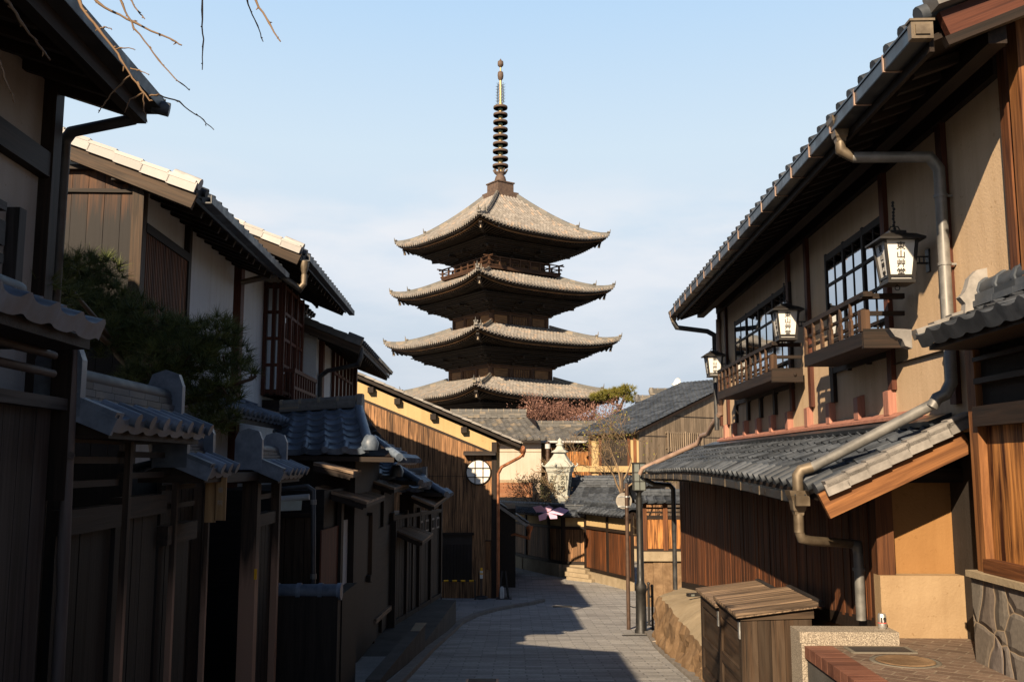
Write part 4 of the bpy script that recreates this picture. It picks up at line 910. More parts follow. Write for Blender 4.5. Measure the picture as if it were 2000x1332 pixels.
# railing round the top storey
mb = MB(); hb = 3.45; z0 = ZE[4] + 1.62
mb.box((0, 0, z0 + .10), (2*hb, 2*hb, .22)); ba = mb.build('balcony_floor', MT['pagwood'], pag, local=True)
mb = MB()
for k in range(4):
    rt = rot4(k)
    for z_, h, ex in ((z0 + .28, .09, .10), (z0 + .58, .06, .22), (z0 + .92, .08, .42)): mb.beam(rt @ V((-hb - ex, -hb + .06, z_)), rt @ V((hb + ex, -hb + .06, z_)), .09, h)
    for i in range(8):
        x_ = -hb + .1 + (2*hb - .2) * i / 7; mb.beam(rt @ V((x_, -hb + .06, z0 + .2)), rt @ V((x_, -hb + .06, z0 + .88)), .12, .12)
mb.build('railing', MT['pagwood'], ba, local=True)
# spire
zb_ = ZE[5] + (L(W(977, 388, PY).z) - ZE[5])
zp = lambda py_: L(W(977, py_, PY).z)
mb = MB(); mb.box((0, 0, zp(385)), (2.15, 2.15, .5)); mb.box((0, 0, (zp(383) + zp(361)) / 2), (1.55, 1.55, zp(361) - zp(383))); mb.box((0, 0, zp(360)), (1.70, 1.70, .10)); sb = mb.build('spire_base', MT['sorin'], pag, local=True)
mb = MB(); mb.lathe((0, 0, 0), [(.46, zp(360)), (.48, zp(353)), (.40, zp(346)), (.28, zp(343)), (.45, zp(340)), (.5, zp(338)), (.3, zp(337))], 18)
for i in range(8):
    a = i * math.pi / 4; c_ = V((math.cos(a), math.sin(a), 0)); mb.tube([c_ * .44 + V((0, 0, zp(339))), c_ * .50 + V((0, 0, zp(335))), c_ * .60 + V((0, 0, zp(332)))], [.06, .09, .05], 6)
mb.build('inverted_bowl', MT['sorin'], sb, local=True)
mb = MB(); mb.lathe((0, 0, 0), [(.20, zp(338)), (.16, zp(205)), (.10, zp(200)), (.10, zp(160)), (.07, zp(150)), (.05, zp(118))], 12); mast = mb.build('spire_mast', MT['gold'], pag, local=True)
mb = MB()
for i in range(9):
    z_ = zp(327.5 - i * 14.1); r_ = .235 - .006 * i; mb.lathe((0, 0, z_), [(r_, -.05), (r_, .14)], 12)
mb.build('mast_sleeve', MT['verd'], mast, local=True)
for i in range(9):
    z_ = zp(325 - i * 14.25); r_ = .635 - .0075 * i; mb = MB(); h = .095
    mb.lathe((0, 0, z_), [(r_ - .05, -h), (r_, -h), (r_ + .02, 0), (r_, h), (r_ - .05, h), (r_ - .06, 0), (r_ - .05, -h)], 26)
    for j in range(8): a = j * math.pi / 4; mb.beam((.15 * math.cos(a), .15 * math.sin(a), z_ - .02), ((r_ - .04) * math.cos(a), (r_ - .04) * math.sin(a), z_ - .02), .05, .06)
    mb.build('spire_ring', MT['sorin'], mast, local=True)
mb = MB()
for j in range(4):
    a = j * math.pi / 2 + .3; c_ = V((math.cos(a), math.sin(a), 0)); s_ = V((-c_.y, c_.x, 0)) * .02; zA, zB = zp(203), zp(166)
    for i in range(7):
        z_ = zA + (zB - zA) * i / 6.5; mb.tube([c_ * .1 + V((0, 0, z_)), c_ * .26 + V((0, 0, z_ + .1)), c_ * .40 + V((0, 0, z_ + .02)), c_ * .50 + V((0, 0, z_ + .12))], .014, 4)
        mb.tube([c_ * .2 + V((0, 0, z_)), c_ * .32 + V((0, 0, z_ + .2)), c_ * .22 + V((0, 0, z_ + .25))], .012, 4)
    mb.tube([c_ * .34 + V((0, 0, zA)), c_ * .36 + V((0, 0, (zA + zB) / 2)), c_ * .28 + V((0, 0, zB))], .018, 4)
mb.build('flame_finial', MT['iron'], mast, local=True)
mb = MB(); mb.lathe((0, 0, 0), [(.10, zp(158)), (.22, zp(154)), (.25, zp(148)), (.22, zp(142)), (.10, zp(140))], 14); mb.lathe((0, 0, 0), [(.10, zp(132)), (.23, zp(129)), (.25, zp(126)), (.23, zp(121)), (.10, zp(119)), (.02, zp(115.5))], 14)
mb.build('spire_jewel', MT['sorin'], mast, local=True)

# ================================================================ END OF THE STREET
def roof_slope(mb, cs, **k): tileroof(mb, *cs, **k)
# ---- dark gabled house with the round window
GY = 28.0
gab = thing('gabled_house', 'dark boarded house with a sunlit cream gable band and round white window', 'house', (-2.4, GY + 3, gz(28)))
gzt = gz(GY)
gx = lambda px_, py_=1000: W(px_, py_, GY).x
gzz = lambda py_, px_=800: W(px_, py_, GY).z
pR, pL = W(968, 868, GY), W(560, 724, GY)
xL, xR = -6.0, gx(969); sl = (gzz(781, 700) - gzz(890, 968)) / (gx(968) - gx(700))
zs = lambda x_: gzz(890, 968) + sl * (gx(968) - x_)          # top of boards
zr = lambda x_: gzz(864, 1010) + .425 * (gx(1010) - x_)        # top of roof
mb = MB(); boards(mb, (xL, GY), (xR, GY), gzt - .2, lambda u: min(2.6, zs(xL + (xR - xL) * u)), (0, -1, 0), .235, .03, .006, .01)
bw_ = mb.build('board_wall', MT['charlit'], gab)
mb = MB(); mb.prism([(xL, GY + .02, gzt - .3), (xR, GY + .02, gzt - .3), (xR, GY + .02, zr(xR) - .2), (xL, GY + .02, zr(xL) - .2)], (0, 8, 0)); mb.build('plaster_wall', MT['cream'], gab)
mb = MB(); mb.beam((xL, GY - .01, zs(xL) + .03), (xR, GY - .01, zs(xR) + .03), .07, .07); mb.build('board_cap', MT['beam'], gab)
mb = MB(); mb.box((xR - .06, GY - .03, (gzt + zr(xR)) / 2 - .15), (.15, .12, zr(xR) - gzt - .2)); mb.build('corner_post', MT['beam'], gab)
xe = gx(1018)
mb = MB(); tileroof(mb, (xe, GY - .18, zr(xe)), (xe, GY + 8.5, zr(xe)), (-6.6, GY - .18, zr(-6.6)), (-6.6, GY + 8.5, zr(-6.6)), .27, .26, .032, .028, .04)
rf = mb.build('roof', MT['tilemid'], gab)
mb = MB(); mb.prism([(xe - .02, GY - .22, zr(xe) - .03), (xe - .02, GY - .22, zr(xe) - .12), (-6.6, GY - .22, zr(-6.6) - .12), (-6.6, GY - .22, zr(-6.6) - .03)], (0, .05, 0)); mb.build('bargeboard', MT['beam'], rf)
mb = MB(); mb.prism([(xe, GY - .17, zr(xe) - .05), (xe, GY - .17, zr(xe) - .10), (-6.6, GY - .17, zr(-6.6) - .10), (-6.6, GY - .17, zr(-6.6) - .05)], (0, 8.8, 0)); mb.build('soffit', MT['beam'], rf)
mb = MB()
for i in range(24):
    a, b_ = xe + (-6.6 - xe) * i / 24, xe + (-6.6 - xe) * (i + 1.05) / 24; mb.beam((a, GY - .19, zr(a) + .045), (b_, GY - .19, zr(b_) + .03), .20, .06)
mb.build('verge_tiles', MT['tilelight'], rf)
for px_, py_ in ((724, 744), (776, 767), (846, 796), (906, 820)):
    p = W(px_, py_, GY - .15); mb = MB(); mb.box((p.x, GY - .08, zr(p.x) - .30), (.17, .2, .17)); mb.build('beam_end', MT['beam'], gab)
p = W(934.5, 922, GY - .05); r_ = 22.5 / F * GY
mb = MB(); mb.tube([(p.x, GY - .03, p.z), (p.x, GY - .075, p.z)], r_, 32, sm=False); wi = mb.build('round_window', MT['paper'], gab)
mb = MB()
mb.tube([(p.x + (r_ + .02) * math.cos(i * math.pi / 18), GY - .07, p.z + (r_ + .02) * math.sin(i * math.pi / 18)) for i in range(37)], .016, 6)
for dx in (-.10, .13): mb.box((p.x + dx, GY - .085, p.z), (.022, .02, r_ * 1.9))
for dz in (-.14, .12): mb.box((p.x, GY - .092, p.z + dz), (r_ * 1.9, .02, .02))
mb.build('lattice', MT['beam'], wi)
mb = MB(); a, b_ = W(905, 886, GY - .2), W(968, 886, GY - .2); mb.prism([(a.x, GY - .04, a.z + .08), (a.x, GY - .34, a.z - .0), (a.x, GY - .34, a.z - .04), (a.x, GY - .04, a.z - .02)], (b_.x - a.x, 0, 0)); mb.build('window_hood', MT['greydark'], gab)
mb = MB(); a, b_ = W(864, 1044, GY), W(922, 1134, GY); mb.box(((a.x + b_.x) / 2, GY - .03, (a.z + b_.z) / 2), (b_.x - a.x, .06, a.z - b_.z)); la = mb.build('latticed_opening', MT['dim'], gab)
mb = MB()
for i in range(9): x_ = a.x + (b_.x - a.x) * (i + .5) / 9; mb.box((x_, GY - .075, (a.z * .4 + b_.z * .6)), (.025, .02, (a.z - b_.z) * .78))
mb.box(((a.x + b_.x) / 2, GY - .08, a.z + .03), (b_.x - a.x + .1, .10, .07)); mb.build('lattice', MT['beam'], la)
mb = MB(); zq = gzz(930); mb.box(((gx(720) + xR) / 2, GY - .045, zq), (xR - gx(720), .012, .012)); mb.build('board_joint', MT['char'], gab)
xg = gx(973)
mb = MB(); g0 = (xe + .05, GY - .22, zr(xe) - .10)
mb.tube([g0, (xe + .05, GY + 8, zr(xe) - .12)], .055, 8); mb.build('gutter', MT['copper'], gab)
mb = MB(); pz = W(1023, 880, GY).z; mb.lathe((xe + .05, GY - .30, zr(xe) - .24), [(.03, -.14), (.06, -.05), (.09, .03), (.09, .10)], 8)
mb.tube([(xe + .05, GY - .30, zr(xe) - .34), (xe + .04, GY - .30, pz - .12), (xe - .05, GY - .28, pz - .2), (xg + .1, GY - .12, W(975, 912, GY).z), (xg, GY - .10, W(972, 925, GY).z), (xg, GY - .10, gzt)], .045, 10); mb.build('downpipe', MT['copper'], gab)
s_ = thing('house_sign', 'narrow orange wooden sign on the dark wall of the gabled house', 'sign', W(953, 1112, GY - .06))
mb = MB(); a, b_ = W(949, 1057, GY - .06), W(957, 1112, GY - .06); mb.box(((a.x + b_.x) / 2, GY - .065, (a.z + b_.z) / 2), (b_.x - a.x, .03, a.z - b_.z)); mb.build('board', MT['orange'], s_)
mb = MB(); mb.box(((a.x + b_.x) / 2, GY - .07, a.z + .02), (b_.x - a.x + .04, .06, .03)); mb.build('cap', MT['beam'], s_)
br = thing('barrier_bar', 'low dark bar with yellow dashes before the dark house wall', 'barrier', W(895, 1150, GY - .5))
a, b_ = W(862, 1134, GY - .5), W(928, 1134, GY - .5)
mb = MB(); mb.tube([a, b_], .022, 8); mb.tube([a, V((a.x, a.y, gz(a.y)))], .02, 6); mb.tube([b_, V((b_.x, b_.y, gz(a.y)))], .02, 6); mb.build('bar', MT['iron'], br)
mb = MB()
for i in range(4): p_ = a.lerp(b_, (i + .3) / 4); mb.tube([p_, p_ + V((.13, 0, 0))], .028, 8)
mb.build('yellow_tape', MT['yellow'], br)
# bollard and folded stand before the gabled house
p = W(940, 1174, GY - .7); bz = gz(p.y) + .05
t = thing('traffic_pole', 'slim pole with white and yellow reflective top on a black base', 'bollard', (p.x, p.y, bz))
mb = MB(); mb.lathe((0, 0, 0), [(.19, 0), (.19, .05), (.07, .08)], 16); mb.build('base', MT['iron'], t, local=True)
mb = MB(); mb.tube([(0, 0, .05), (0, 0, .72)], .032, 10); mb.build('pole', MT['postbrown'], t, local=True)
mb = MB(); mb.tube([(0, 0, .55), (0, 0, .76)], .042, 10); mb.build('reflective_sleeve', MT['paper'], t, local=True)
mb = MB(); mb.tube([(0, 0, .66), (0, 0, .70)], .046, 10); mb.tube([(0, 0, .80), (0, 0, .84)], .035, 10); mb.tube([(0, 0, .76), (0, 0, .80)], .03, 8); mb.build('yellow_band', MT['yellow'], t, local=True)
p = W(984, 1172, GY - .75); bz = gz(p.y) + .05
t = thing('folding_stand', 'black folded A-shaped street stand beside the copper downpipe', 'stand', (p.x, p.y, bz))
mb = MB()
for i in (-1, 1): mb.beam((i * .14, -.08, 0), (i * .05, 0, .76), .04, .04); mb.beam((i * .12, .14, 0), (i * .04, .01, .74), .04, .04)
mb.box((0, -.03, .35), (.22, .02, .02)); mb.build('leg_frame', MT['iron'], t, local=True)
mb = MB(); mb.box((0, .02, .012), (.44, .34, .024)); mb.build('foot_plate', MT['iron'], t, local=True)
mb = MB(); mb.lathe((-.05, -.10, .024), [(.06, 0), (.06, .26), (.03, .32)], 10); mb.build('weight_bottle', MT['pipewhite'], t, local=True)

# ---- small lean-to behind the gabled house with copper gutter
t = thing('lean_to', 'low shed with pale tiled lean-to roof and copper gutter behind the gabled house', 'shed', W(985, 1085, 31))
a, b_ = W(976, 984, 30.4), W(1031, 1022, 30.4)
mb = MB(); tileroof(mb, b_, b_ + V((-.3, 4.5, 0)), a, a + V((-.3, 4.5, 0)), .26, .25, .03, .026, .035); r_ = mb.build('roof', MT['tilelight'], t)
mb = MB(); mb.prism([b_ + V((0, -.02, -.03)), b_ + V((0, -.02, -.14)), a + V((0, -.02, -.14)), a + V((0, -.02, -.03))], (0, .06, 0)); mb.build('bargeboard', MT['tilelight'], r_)
mb = MB(); mb.box((a.x - .2, 32.6, a.z - .15 - 1.5), (1.4, 4.2, 3.0)); mb.build('wall', MT['char'], t)
mb = MB(); c_ = b_ + V((.05, .02, -.10)); mb.tube([c_, c_ + V((-.3, 4.4, 0))], .06, 8); mb.lathe(c_ + V((0, 0, -.10)), [(.03, -.14), (.07, -.04), (.11, .05), (.11, .12)], 8); mb.tube([c_ + V((0, 0, -.2)), c_ + V((-.02, .02, -.36)), W(1005, 1043, 30.5), W(975, 1052, 30.7)], .045, 8); mb.build('gutter', MT['copper'], t)

# ---- curving roofed fences at the bend
def bfence(name, label, pts, h_st, zb_f, zt_f, copw, mats, grp, posts=True):
    """plastered board fence along a polyline: stone base, boards, cream strip, tiled coping"""
    mid = pts[len(pts) // 2]; t = thing(name, label, 'fence', (mid[0], mid[1], gz(mid[1])), 0, grp)
    parts = {k: MB() for k in ('stone_base', 'board_panel', 'plaster_band', 'rail', 'tiled_coping', 'coping_ridge', 'coping_soffit')}; pb = []
    for (x0, y0), (x1, y1) in zip(pts, pts[1:]):
        A, B = V((x0, y0, 0)), V((x1, y1, 0)); d_ = (B - A).normalized(); nr = V((d_.y, -d_.x, 0)); Lg = (B - A).length
        g0, g1 = gz(y0), gz(y1); s0, s1 = zb_f(y0), zb_f(y1); t0, t1 = zt_f(y0), zt_f(y1)
        f = lambda p_, q_, u: p_ + (q_ - p_) * u
        k = max(1, round(Lg / 1.9))
        for i in range(k):
            u, v = i / k, (i + .985) / k; P_, Q_ = A.lerp(B, u), A.lerp(B, v); o = nr * (.16 + rng.uniform(0, .05))
            lo0, lo1, hi0, hi1 = f(g0, g1, u) - .2, f(g0, g1, v) - .2, f(s0, s1, u), f(s0, s1, v)
            parts['stone_base'].hexa([P_ + V((0,0,lo0)), Q_ + V((0,0,lo1)), Q_ + o + V((0,0,lo1)), P_ + o + V((0,0,lo0)), P_ + V((0,0,hi0)), Q_ + V((0,0,hi1)), Q_ + o + V((0,0,hi1)), P_ + o + V((0,0,hi0))])
        bt = lambda u: f(s0, s1, u) + (f(t0, t1, u) - f(s0, s1, u)) * .74
        boards(parts['board_panel'], A, B, lambda u: f(s0, s1, u), bt, nr, .22, .03, .006, .008)
        for z_ in (bt, lambda u: f(s0, s1, u) + .06): parts['rail'].beam(A + nr * .06 + V((0,0,z_(0))), B + nr * .06 + V((0,0,z_(1))), .06, .10)
        parts['plaster_band'].hexa([A + V((0,0,bt(0) - .05)), B + V((0,0,bt(1) - .05)), B + nr * .035 + V((0,0,bt(1) - .05)), A + nr * .035 + V((0,0,bt(0) - .05)), A + V((0,0,t0)), B + V((0,0,t1)), B + nr * .035 + V((0,0,t1)), A + nr * .035 + V((0,0,t0))])
        for i in range(k + 1):
            P_ = A.lerp(B, min(.99, max(.01, i / k))) + nr * .05; q = MB(); q.beam(P_ + V((0,0,f(s0,s1,i/k))), P_ + V((0,0,f(t0,t1,i/k))), .10, .07, up=nr); pb.append(q)
        c0, c1 = A + V((0,0,t0)), B + V((0,0,t1)); w2 = copw; rise = .22
        tileroof(parts['tiled_coping'], c0 + nr * w2, c1 + nr * w2, c0 + V((0,0,rise)), c1 + V((0,0,rise)), .25, .26, .03, .026, .042)
        tileroof(parts['tiled_coping'], c0 - nr * w2, c1 - nr * w2, c0 + V((0,0,rise)), c1 + V((0,0,rise)), .25, .26, .03, .026, 0)
        ridge(parts['coping_ridge'], c0 + V((0,0,rise - .02)), c1 + V((0,0,rise - .02)), .2, .10, .07, 2, .30)
        for sgn in (1, -1): parts['coping_soffit'].hexa([c0 + nr * .02 * sgn + V((0,0,-.08)), c1 + nr * .02 * sgn + V((0,0,-.08)), c1 + nr * (w2 - .06) * sgn + V((0,0,-.08)), c0 + nr * (w2 - .06) * sgn + V((0,0,-.08)), c0 + nr * .02 * sgn + V((0,0,.12)), c1 + nr * .02 * sgn + V((0,0,.12)), c1 + nr * (w2 - .04) * sgn + V((0,0,-.03)), c0 + nr * (w2 - .04) * sgn + V((0,0,-.03))])
    cop = None
    for k in ('stone_base', 'board_panel', 'plaster_band', 'rail', 'tiled_coping'):
        o = parts[k].build(k, MT[mats[k]], t)
        if k == 'tiled_coping': cop = o
    parts['coping_ridge'].build('coping_ridge', MT[mats['tiled_coping']], cop); parts['coping_soffit'].build('coping_soffit', MT['beam'], cop)
    if posts:
        for q in pb: q.build('post', MT[mats['rail']], t)
    return t
mF = dict(stone_base='conc', board_panel='brown2', plaster_band='cream', rail='beam', tiled_coping='tile')
mG = dict(mF, board_panel='charlit')
pa = [W(970, 1085, 40.5), W(1030, 1098, 36.4), W(1075, 1108, 34.3), W(1102, 1116, 33.5), W(1147, 1116, 33.3)]
bfence('bend_fence', 'dark boarded fence with tiled coping curving round the bend of the street', [(p_.x, p_.y) for p_ in pa], .4, lambda y_: gz(y_) + .42, lambda y_: gz(y_) + .42 + 1.68, .36, mG, None)
pb_ = [W(1146, 1120, 33.0), W(1240, 1143, 29.6)]
bfence('sunlit_fence', 'sunlit reddish brown board fence with tiled coping at the end of the street', [(p_.x, p_.y) for p_ in pb_], .4, lambda y_: gz(y_) + .28, lambda y_: gz(y_) + .28 + 1.96, .38, mF, None)
mb = MB()
for i in range(3): p0, p1 = W(1105 + i * 4, 1126, 33.3 - i * .3), W(1150 + i * 6, 1132, 32.5 - i * .3); mb.beam(V((p0.x, p0.y, gz(p0.y) + .3 - i * .13)), V((p1.x, p1.y, gz(p1.y) + .28 - i * .13)), .34, .14)
kind(mb.build('stone_step', MT['conc']), 'structure')
# ---- roofed gate behind the fence, hedge, bronze lantern, paper flower
def gable_block(name, label, cat, c, rz, w, dpt, zb_, ze, rise, wallm, roofm, over=.45, ridge_h=.2, cw=.3, extra=None, verge=None):
    """a simple pitched building: ridge along local x, c = centre, walls zb_..ze, eaves at ze"""
    t = thing(name, label, cat, (c[0], c[1], zb_), rz); M_ = Matrix.Rotation(rz, 3, 'Z'); o = V((c[0], c[1], 0))
    g = lambda x_, y_, z_: M_ @ V((x_, y_, 0)) + o + V((0, 0, z_))
    h = dpt / 2; zr_ = ze + rise; k = rise / (h + over)
    mb = MB(); mb.prism([g(-w/2, -h, zb_ - .3), g(-w/2, h, zb_ - .3), g(-w/2, h, ze + .0), g(-w/2, 0, ze + rise * h / (h + over) - .08), g(-w/2, -h, ze + .0)], M_ @ V((w, 0, 0))); mb.build('wall', MT[wallm], t)
    mb = MB(); wo = w / 2 + over * .6
    for s_ in (-1, 1): tileroof(mb, g(-wo, s_ * (h + over), ze), g(wo, s_ * (h + over), ze), g(-wo, 0, zr_), g(wo, 0, zr_), cw, .30, .034, .03, 0 if cw > .3 else .05, prof=PROF_S)
    r_ = mb.build('roof', MT[roofm], t)
    mb = MB()
    for s_ in (-1, 1): mb.prism([g(-wo + .04, s_ * (h + over - .05), ze - .05), g(-wo + .04, s_ * (h + over - .05), ze - .14), g(-wo + .04, 0, zr_ - .14), g(-wo + .04, 0, zr_ - .04)], M_ @ V((2 * wo - .08, 0, 0)))
    mb.build('soffit', MT['beam'], r_)
    mb = MB(); ridge(mb, g(-wo, 0, zr_ - .03), g(wo, 0, zr_ - .03), .28, ridge_h, .09, 3, .4); mb.build('ridge', MT[roofm], r_)
    if verge:
        for s_ in (-1, 1):
            mb = MB(); mb.tube([g(s_ * (wo - .05), -(h + over), ze + .05), g(s_ * (wo - .05), 0, zr_ + .05)], .09, 8); mb.tube([g(s_ * (wo - .05), (h + over), ze + .05), g(s_ * (wo - .05), 0, zr_ + .05)], .09, 8); mb.build('verge', MT[verge], r_)
    return t, g
a, b_ = W(1128, 955, 38.5), W(1210, 958, 38.5); cx = W(1160, 955, 39.5)
gable_block('roofed_gate', 'small roofed gateway with dark blue tiles behind the fence at the bend', 'gate', (cx.x + .15, 39.5), R(-14), 2.0, 1.7, gz(39), W(1150, 985, 38.2).z, .68, 'beam', 'tile', .5, .28, .25)
mb = MB(); p_ = W(1130, 1000, 37.2); mb.box(tuple(p_), (.34, .02, .26)); tag(mb.build('cloth_banner', MT['redc'], loc=p_), 'small red cloth hanging under the roofed gateway', 'banner')
# bronze lantern on its stand
LYY = 39.0
c0 = W(1094, 975, LYY); g0 = gz(LYY)
t = thing('bronze_lantern', 'large pale green bronze lantern with brushed black letters standing above the bend fence', 'lantern', (c0.x, LYY, g0), R(12))
z = lambda py_: W(1094, py_, LYY).z - g0
sc = LYY / F
mb = MB(); mb.lathe((0, 0, 0), [(.34, 0), (.34, .25), (.16, .4), (.14, z(992)), (.30, z(985)), (.42, z(977))], 6, False); mb.build('pedestal', MT['bronze'], t, local=True)
mb = MB(); mb.lathe((0, 0, 0), [(.40, z(977)), (.44, z(972)), (.44, z(968)), (.40, z(965)), (.41, z(963)), (.53, z(923)), (.58, z(920)), (.60, z(913)), (.58, z(912))], 6, False); bd = mb.build('lamp_body', MT['bronze'], t, local=True)
r0, r1 = 20.2 * sc, 25.2 * sc
for k in range(6):
    an = -math.pi / 2 + k * math.pi / 3 + 0; a0, a1 = an - math.pi / 6, an + math.pi / 6
    q = lambda a_, f_, s_: V((math.cos(a_), math.sin(a_), 0)) * ((.41 + (.53 - .41) * f_) * 1.012) + V((0, 0, z(963) + (z(923) - z(963)) * f_))
    A_, B_, C_, D_ = q(a0, .08, 0), q(a1, .08, 0), q(a1, .92, 0), q(a0, .92, 0)
    A_, B_ = A_.lerp(B_, .12), A_.lerp(B_, .88); D_, C_ = D_.lerp(C_, .12), D_.lerp(C_, .88); nn = (B_ - A_).cross(D_ - A_).normalized()
    mb = MB(); mb.hexa([A_, B_, B_ - nn * .02, A_ - nn * .02, D_ , C_, C_ - nn * .02, D_ - nn * .02]); pn_ = mb.build('panel', MT['bronzepanel'], t, local=True)
    mb = MB(); ctr = (A_ + B_ + C_ + D_) / 4; ux = (B_ - A_).normalized(); uy = (D_ + C_ - A_ - B_).normalized()
    write(mb, '文の助', ctr + uy * .22 + nn * .004, ux, uy, .20, .21, .006); write(mb, '甘酒', ctr + uy * .26 + ux * .165 + nn * .004, ux, uy, .085, .10, .002); write(mb, '茶屋', ctr - uy * .14 - ux * .15 + nn * .004, ux, uy, .11, .125, .003); mb.build('lettering', MT['ink'], pn_, local=True)
mb = MB(); rr = 30 * sc
mb.lathe((0, 0, 0), [(rr * .96, z(914)), (rr * 1.04, z(911)), (rr * .98, z(908)), (rr * .72, z(900)), (rr * .50, z(891)), (rr * .40, z(886)), (rr * .40, z(883))], 6, False)
mb.lathe((0, 0, 0), [(rr * .56, z(883.5)), (rr * .58, z(882)), (rr * .34, z(878)), (rr * .2, z(872)), (rr * .2, z(870))], 6, False)
mb.lathe((0, 0, 0), [(rr * .12, z(872)), (rr * .26, z(869)), (rr * .26, z(867)), (rr * .12, z(865)), (rr * .18, z(863)), (rr * .16, z(860)), (rr * .02, z(855))], 12)
for k in range(6):
    a_ = k * math.pi / 3; c_ = V((math.cos(a_), math.sin(a_), 0)); mb.tube([c_ * rr * .95 + V((0, 0, z(911))), c_ * rr * 1.12 + V((0, 0, z(909.5))), c_ * rr * 1.2 + V((0, 0, z(906))), c_ * rr * 1.12 + V((0, 0, z(904)))], [.03, .03, .025, .015], 6)
mb.build('lamp_roof', MT['bronze'], t, local=True)
p_ = W(1070, 1000, 31.6)
t = thing('paper_flower', 'large pink folded paper flower on the coping of the bend fence', 'ornament', p_)
for k, (da, sz) in enumerate(((.15, .66), (1.5, .36), (2.6, .54), (4.2, .54), (5.4, .44))):
    mb = MB(); c_ = V((math.cos(da), 0, math.sin(da) * .55)); s_ = V((-math.sin(da) * .7, 0, math.cos(da) * .6))
    a_ = c_ * .04; P = [a_ - s_ * .04, a_ + c_ * sz * .6 - s_ * .22 + V((0, -.10, 0)), a_ + c_ * sz + V((0, -.04, 0)), a_ + c_ * sz * .6 + s_ * .2 + V((0, .06, 0)), a_ + s_ * .04]
    mb.prism(P, V((0, .02, .01))); mb.build('petal', MT['pink'], t, local=True)
mb = MB(); mb.tube([V((0, 0, 0)), V((-.12, 1.1, -.12)), V((-.2, 2.3, -.3))], .018, 6); mb.build('stem', MT['twig'], t, local=True)
# ---- board fence and stone footing beside the lamp post
FY = 25.6
t = thing('garden_fence', 'short orange board fence with open slats on a stone footing past the lamp post', 'fence', W(1290, 1150, FY))
xa, xb = W(1254, 1000, FY).x, W(1328, 1000, FY).x; zq = lambda py_: W(1290, py_, FY).z
mb = MB(); 
for i in range(4):
    a, b_ = xa + (xb - xa) * i / 4, xa + (xb - xa) * (i + .98) / 4; mb.box(((a + b_) / 2, FY + .15, (zq(1094) + gz(FY)) / 2 - .4), (b_ - a, .5 + rng.uniform(0, .06), zq(1094) - gz(FY) + .8))
mb.build('stone_footing', MT['earth'], t)
mb = MB(); mb.box(((xa + xb) / 2, FY + .1, zq(1085)), (xb - xa + .1, .62, zq(1076) - zq(1094))); mb.build('footing_cap', MT['conc'], t)
mb = MB(); boards(mb, (xa + .1, FY), (xb, FY), zq(1072), zq(1014), (0, -1, 0), .15, .03, .006, .006); mb.build('board_panel', MT['bright'], t)
mb = MB(); mb.box(((xa + xb) / 2, FY, zq(1074)), (xb - xa, .14, .08)); mb.box(((xa + xb) / 2, FY, zq(1010)), (xb - xa, .12, .09))
for py_ in (1000, 992, 984): mb.box(((xa + xb) / 2, FY, zq(py_)), (xb - xa, .05, .045))
mb.build('rail', MT['beam'], t)
for x_ in (xa + .05, (xa + xb) / 2 + .1): mb = MB(); mb.box((x_, FY - .02, (zq(1074) + zq(975)) / 2), (.12, .13, zq(975) - zq(1074))); mb.build('post', MT['brown'], t)
c0, c1 = V((xa - .15, FY, zq(978))), V((xb + 1.5, FY, zq(978)))
mb = MB(); n_ = V((0, -.35, 0)); tileroof(mb, c0 + n_, c1 + n_, c0 + V((0, 0, .16)), c1 + V((0, 0, .16)), .25, .26, .03, .026, .04); tileroof(mb, c0 - n_, c1 - n_, c0 + V((0, 0, .16)), c1 + V((0, 0, .16)), .25, .26, .03, .026); tc_ = mb.build('tiled_coping', MT['tile'], t)
mb = MB(); ridge(mb, c0 + V((0, 0, .15)), c1 + V((0, 0, .15)), .2, .08, .065, 2, .3); mb.build('coping_ridge', MT['tile'], tc_)
# ---- lamp post, sign pole, chain stanchions
p = W(1253, 1238, 20.0); pz = gz(20.0)
t = thing('street_lamp', 'dark green street lamp with a boxed frosted head beside the right kerb', 'street lamp', (p.x, p.y, pz))
hz = W(1243, 905, 20).z - pz; h0 = W(1243, 957, 20).z - pz
mb = MB(); mb.lathe((0, 0, 0), [(.14, -.1), (.14, .06), (.115, .09), (.105, .82), (.122, .86), (.122, .94), (.075, 1.02), (.068, h0 - .15)], 14); mb.build('pole', MT['postgreen'], t, local=True)
mb = MB(); mb.lathe((0, 0, 0), [(.05, h0 - .16), (.05, h0 - .06), (.10, h0 - .02), (.10, h0 + .01)], 12); mb.build('collar', MT['postgreen'], t, local=True)
mb = MB(); s_ = .118; mb.box((0, 0, (h0 + hz) / 2), (2*s_, 2*s_, hz - h0)); hd = mb.build('lamp_head', MT['frost'], t, local=True)
mb = MB()
for i in (-1, 0, 1):
    for j in (-1, 0, 1):
        if i or j: mb.box((i * s_ * 1.01, j * s_ * 1.01, (h0 + hz) / 2), (.016, .016, hz - h0 + .01))
for k in range(4):
    z_ = h0 + (hz - h0) * k / 3
    for i in (-1, 1): mb.box((0, i * s_ * 1.015, z_), (2*s_ + .02, .014, .016)); mb.box((i * s_ * 1.015, 0, z_), (.014, 2*s_ - .02, .0155))
mb.box((0, 0, hz + .012), (2*s_ + .04, 2*s_ + .04, .02)); mb.build('head_frame', MT['postgreen'], hd, local=True)
p = W(1228, 1228, 20.6); pz = gz(20.6)
t = thing('sign_pole', 'brown steel pole carrying a round sign seen from its grey back', 'road sign', (p.x, p.y, pz))
hz = W(1228, 945, 20.6).z - pz
mb = MB(); mb.tube([(0, 0, -.2), (0, 0, hz)], .042, 12); mb.lathe((0, 0, hz), [(.042, 0), (.03, .015), (.005, .02)], 12); mb.build('pole', MT['postbrown'], t, local=True)
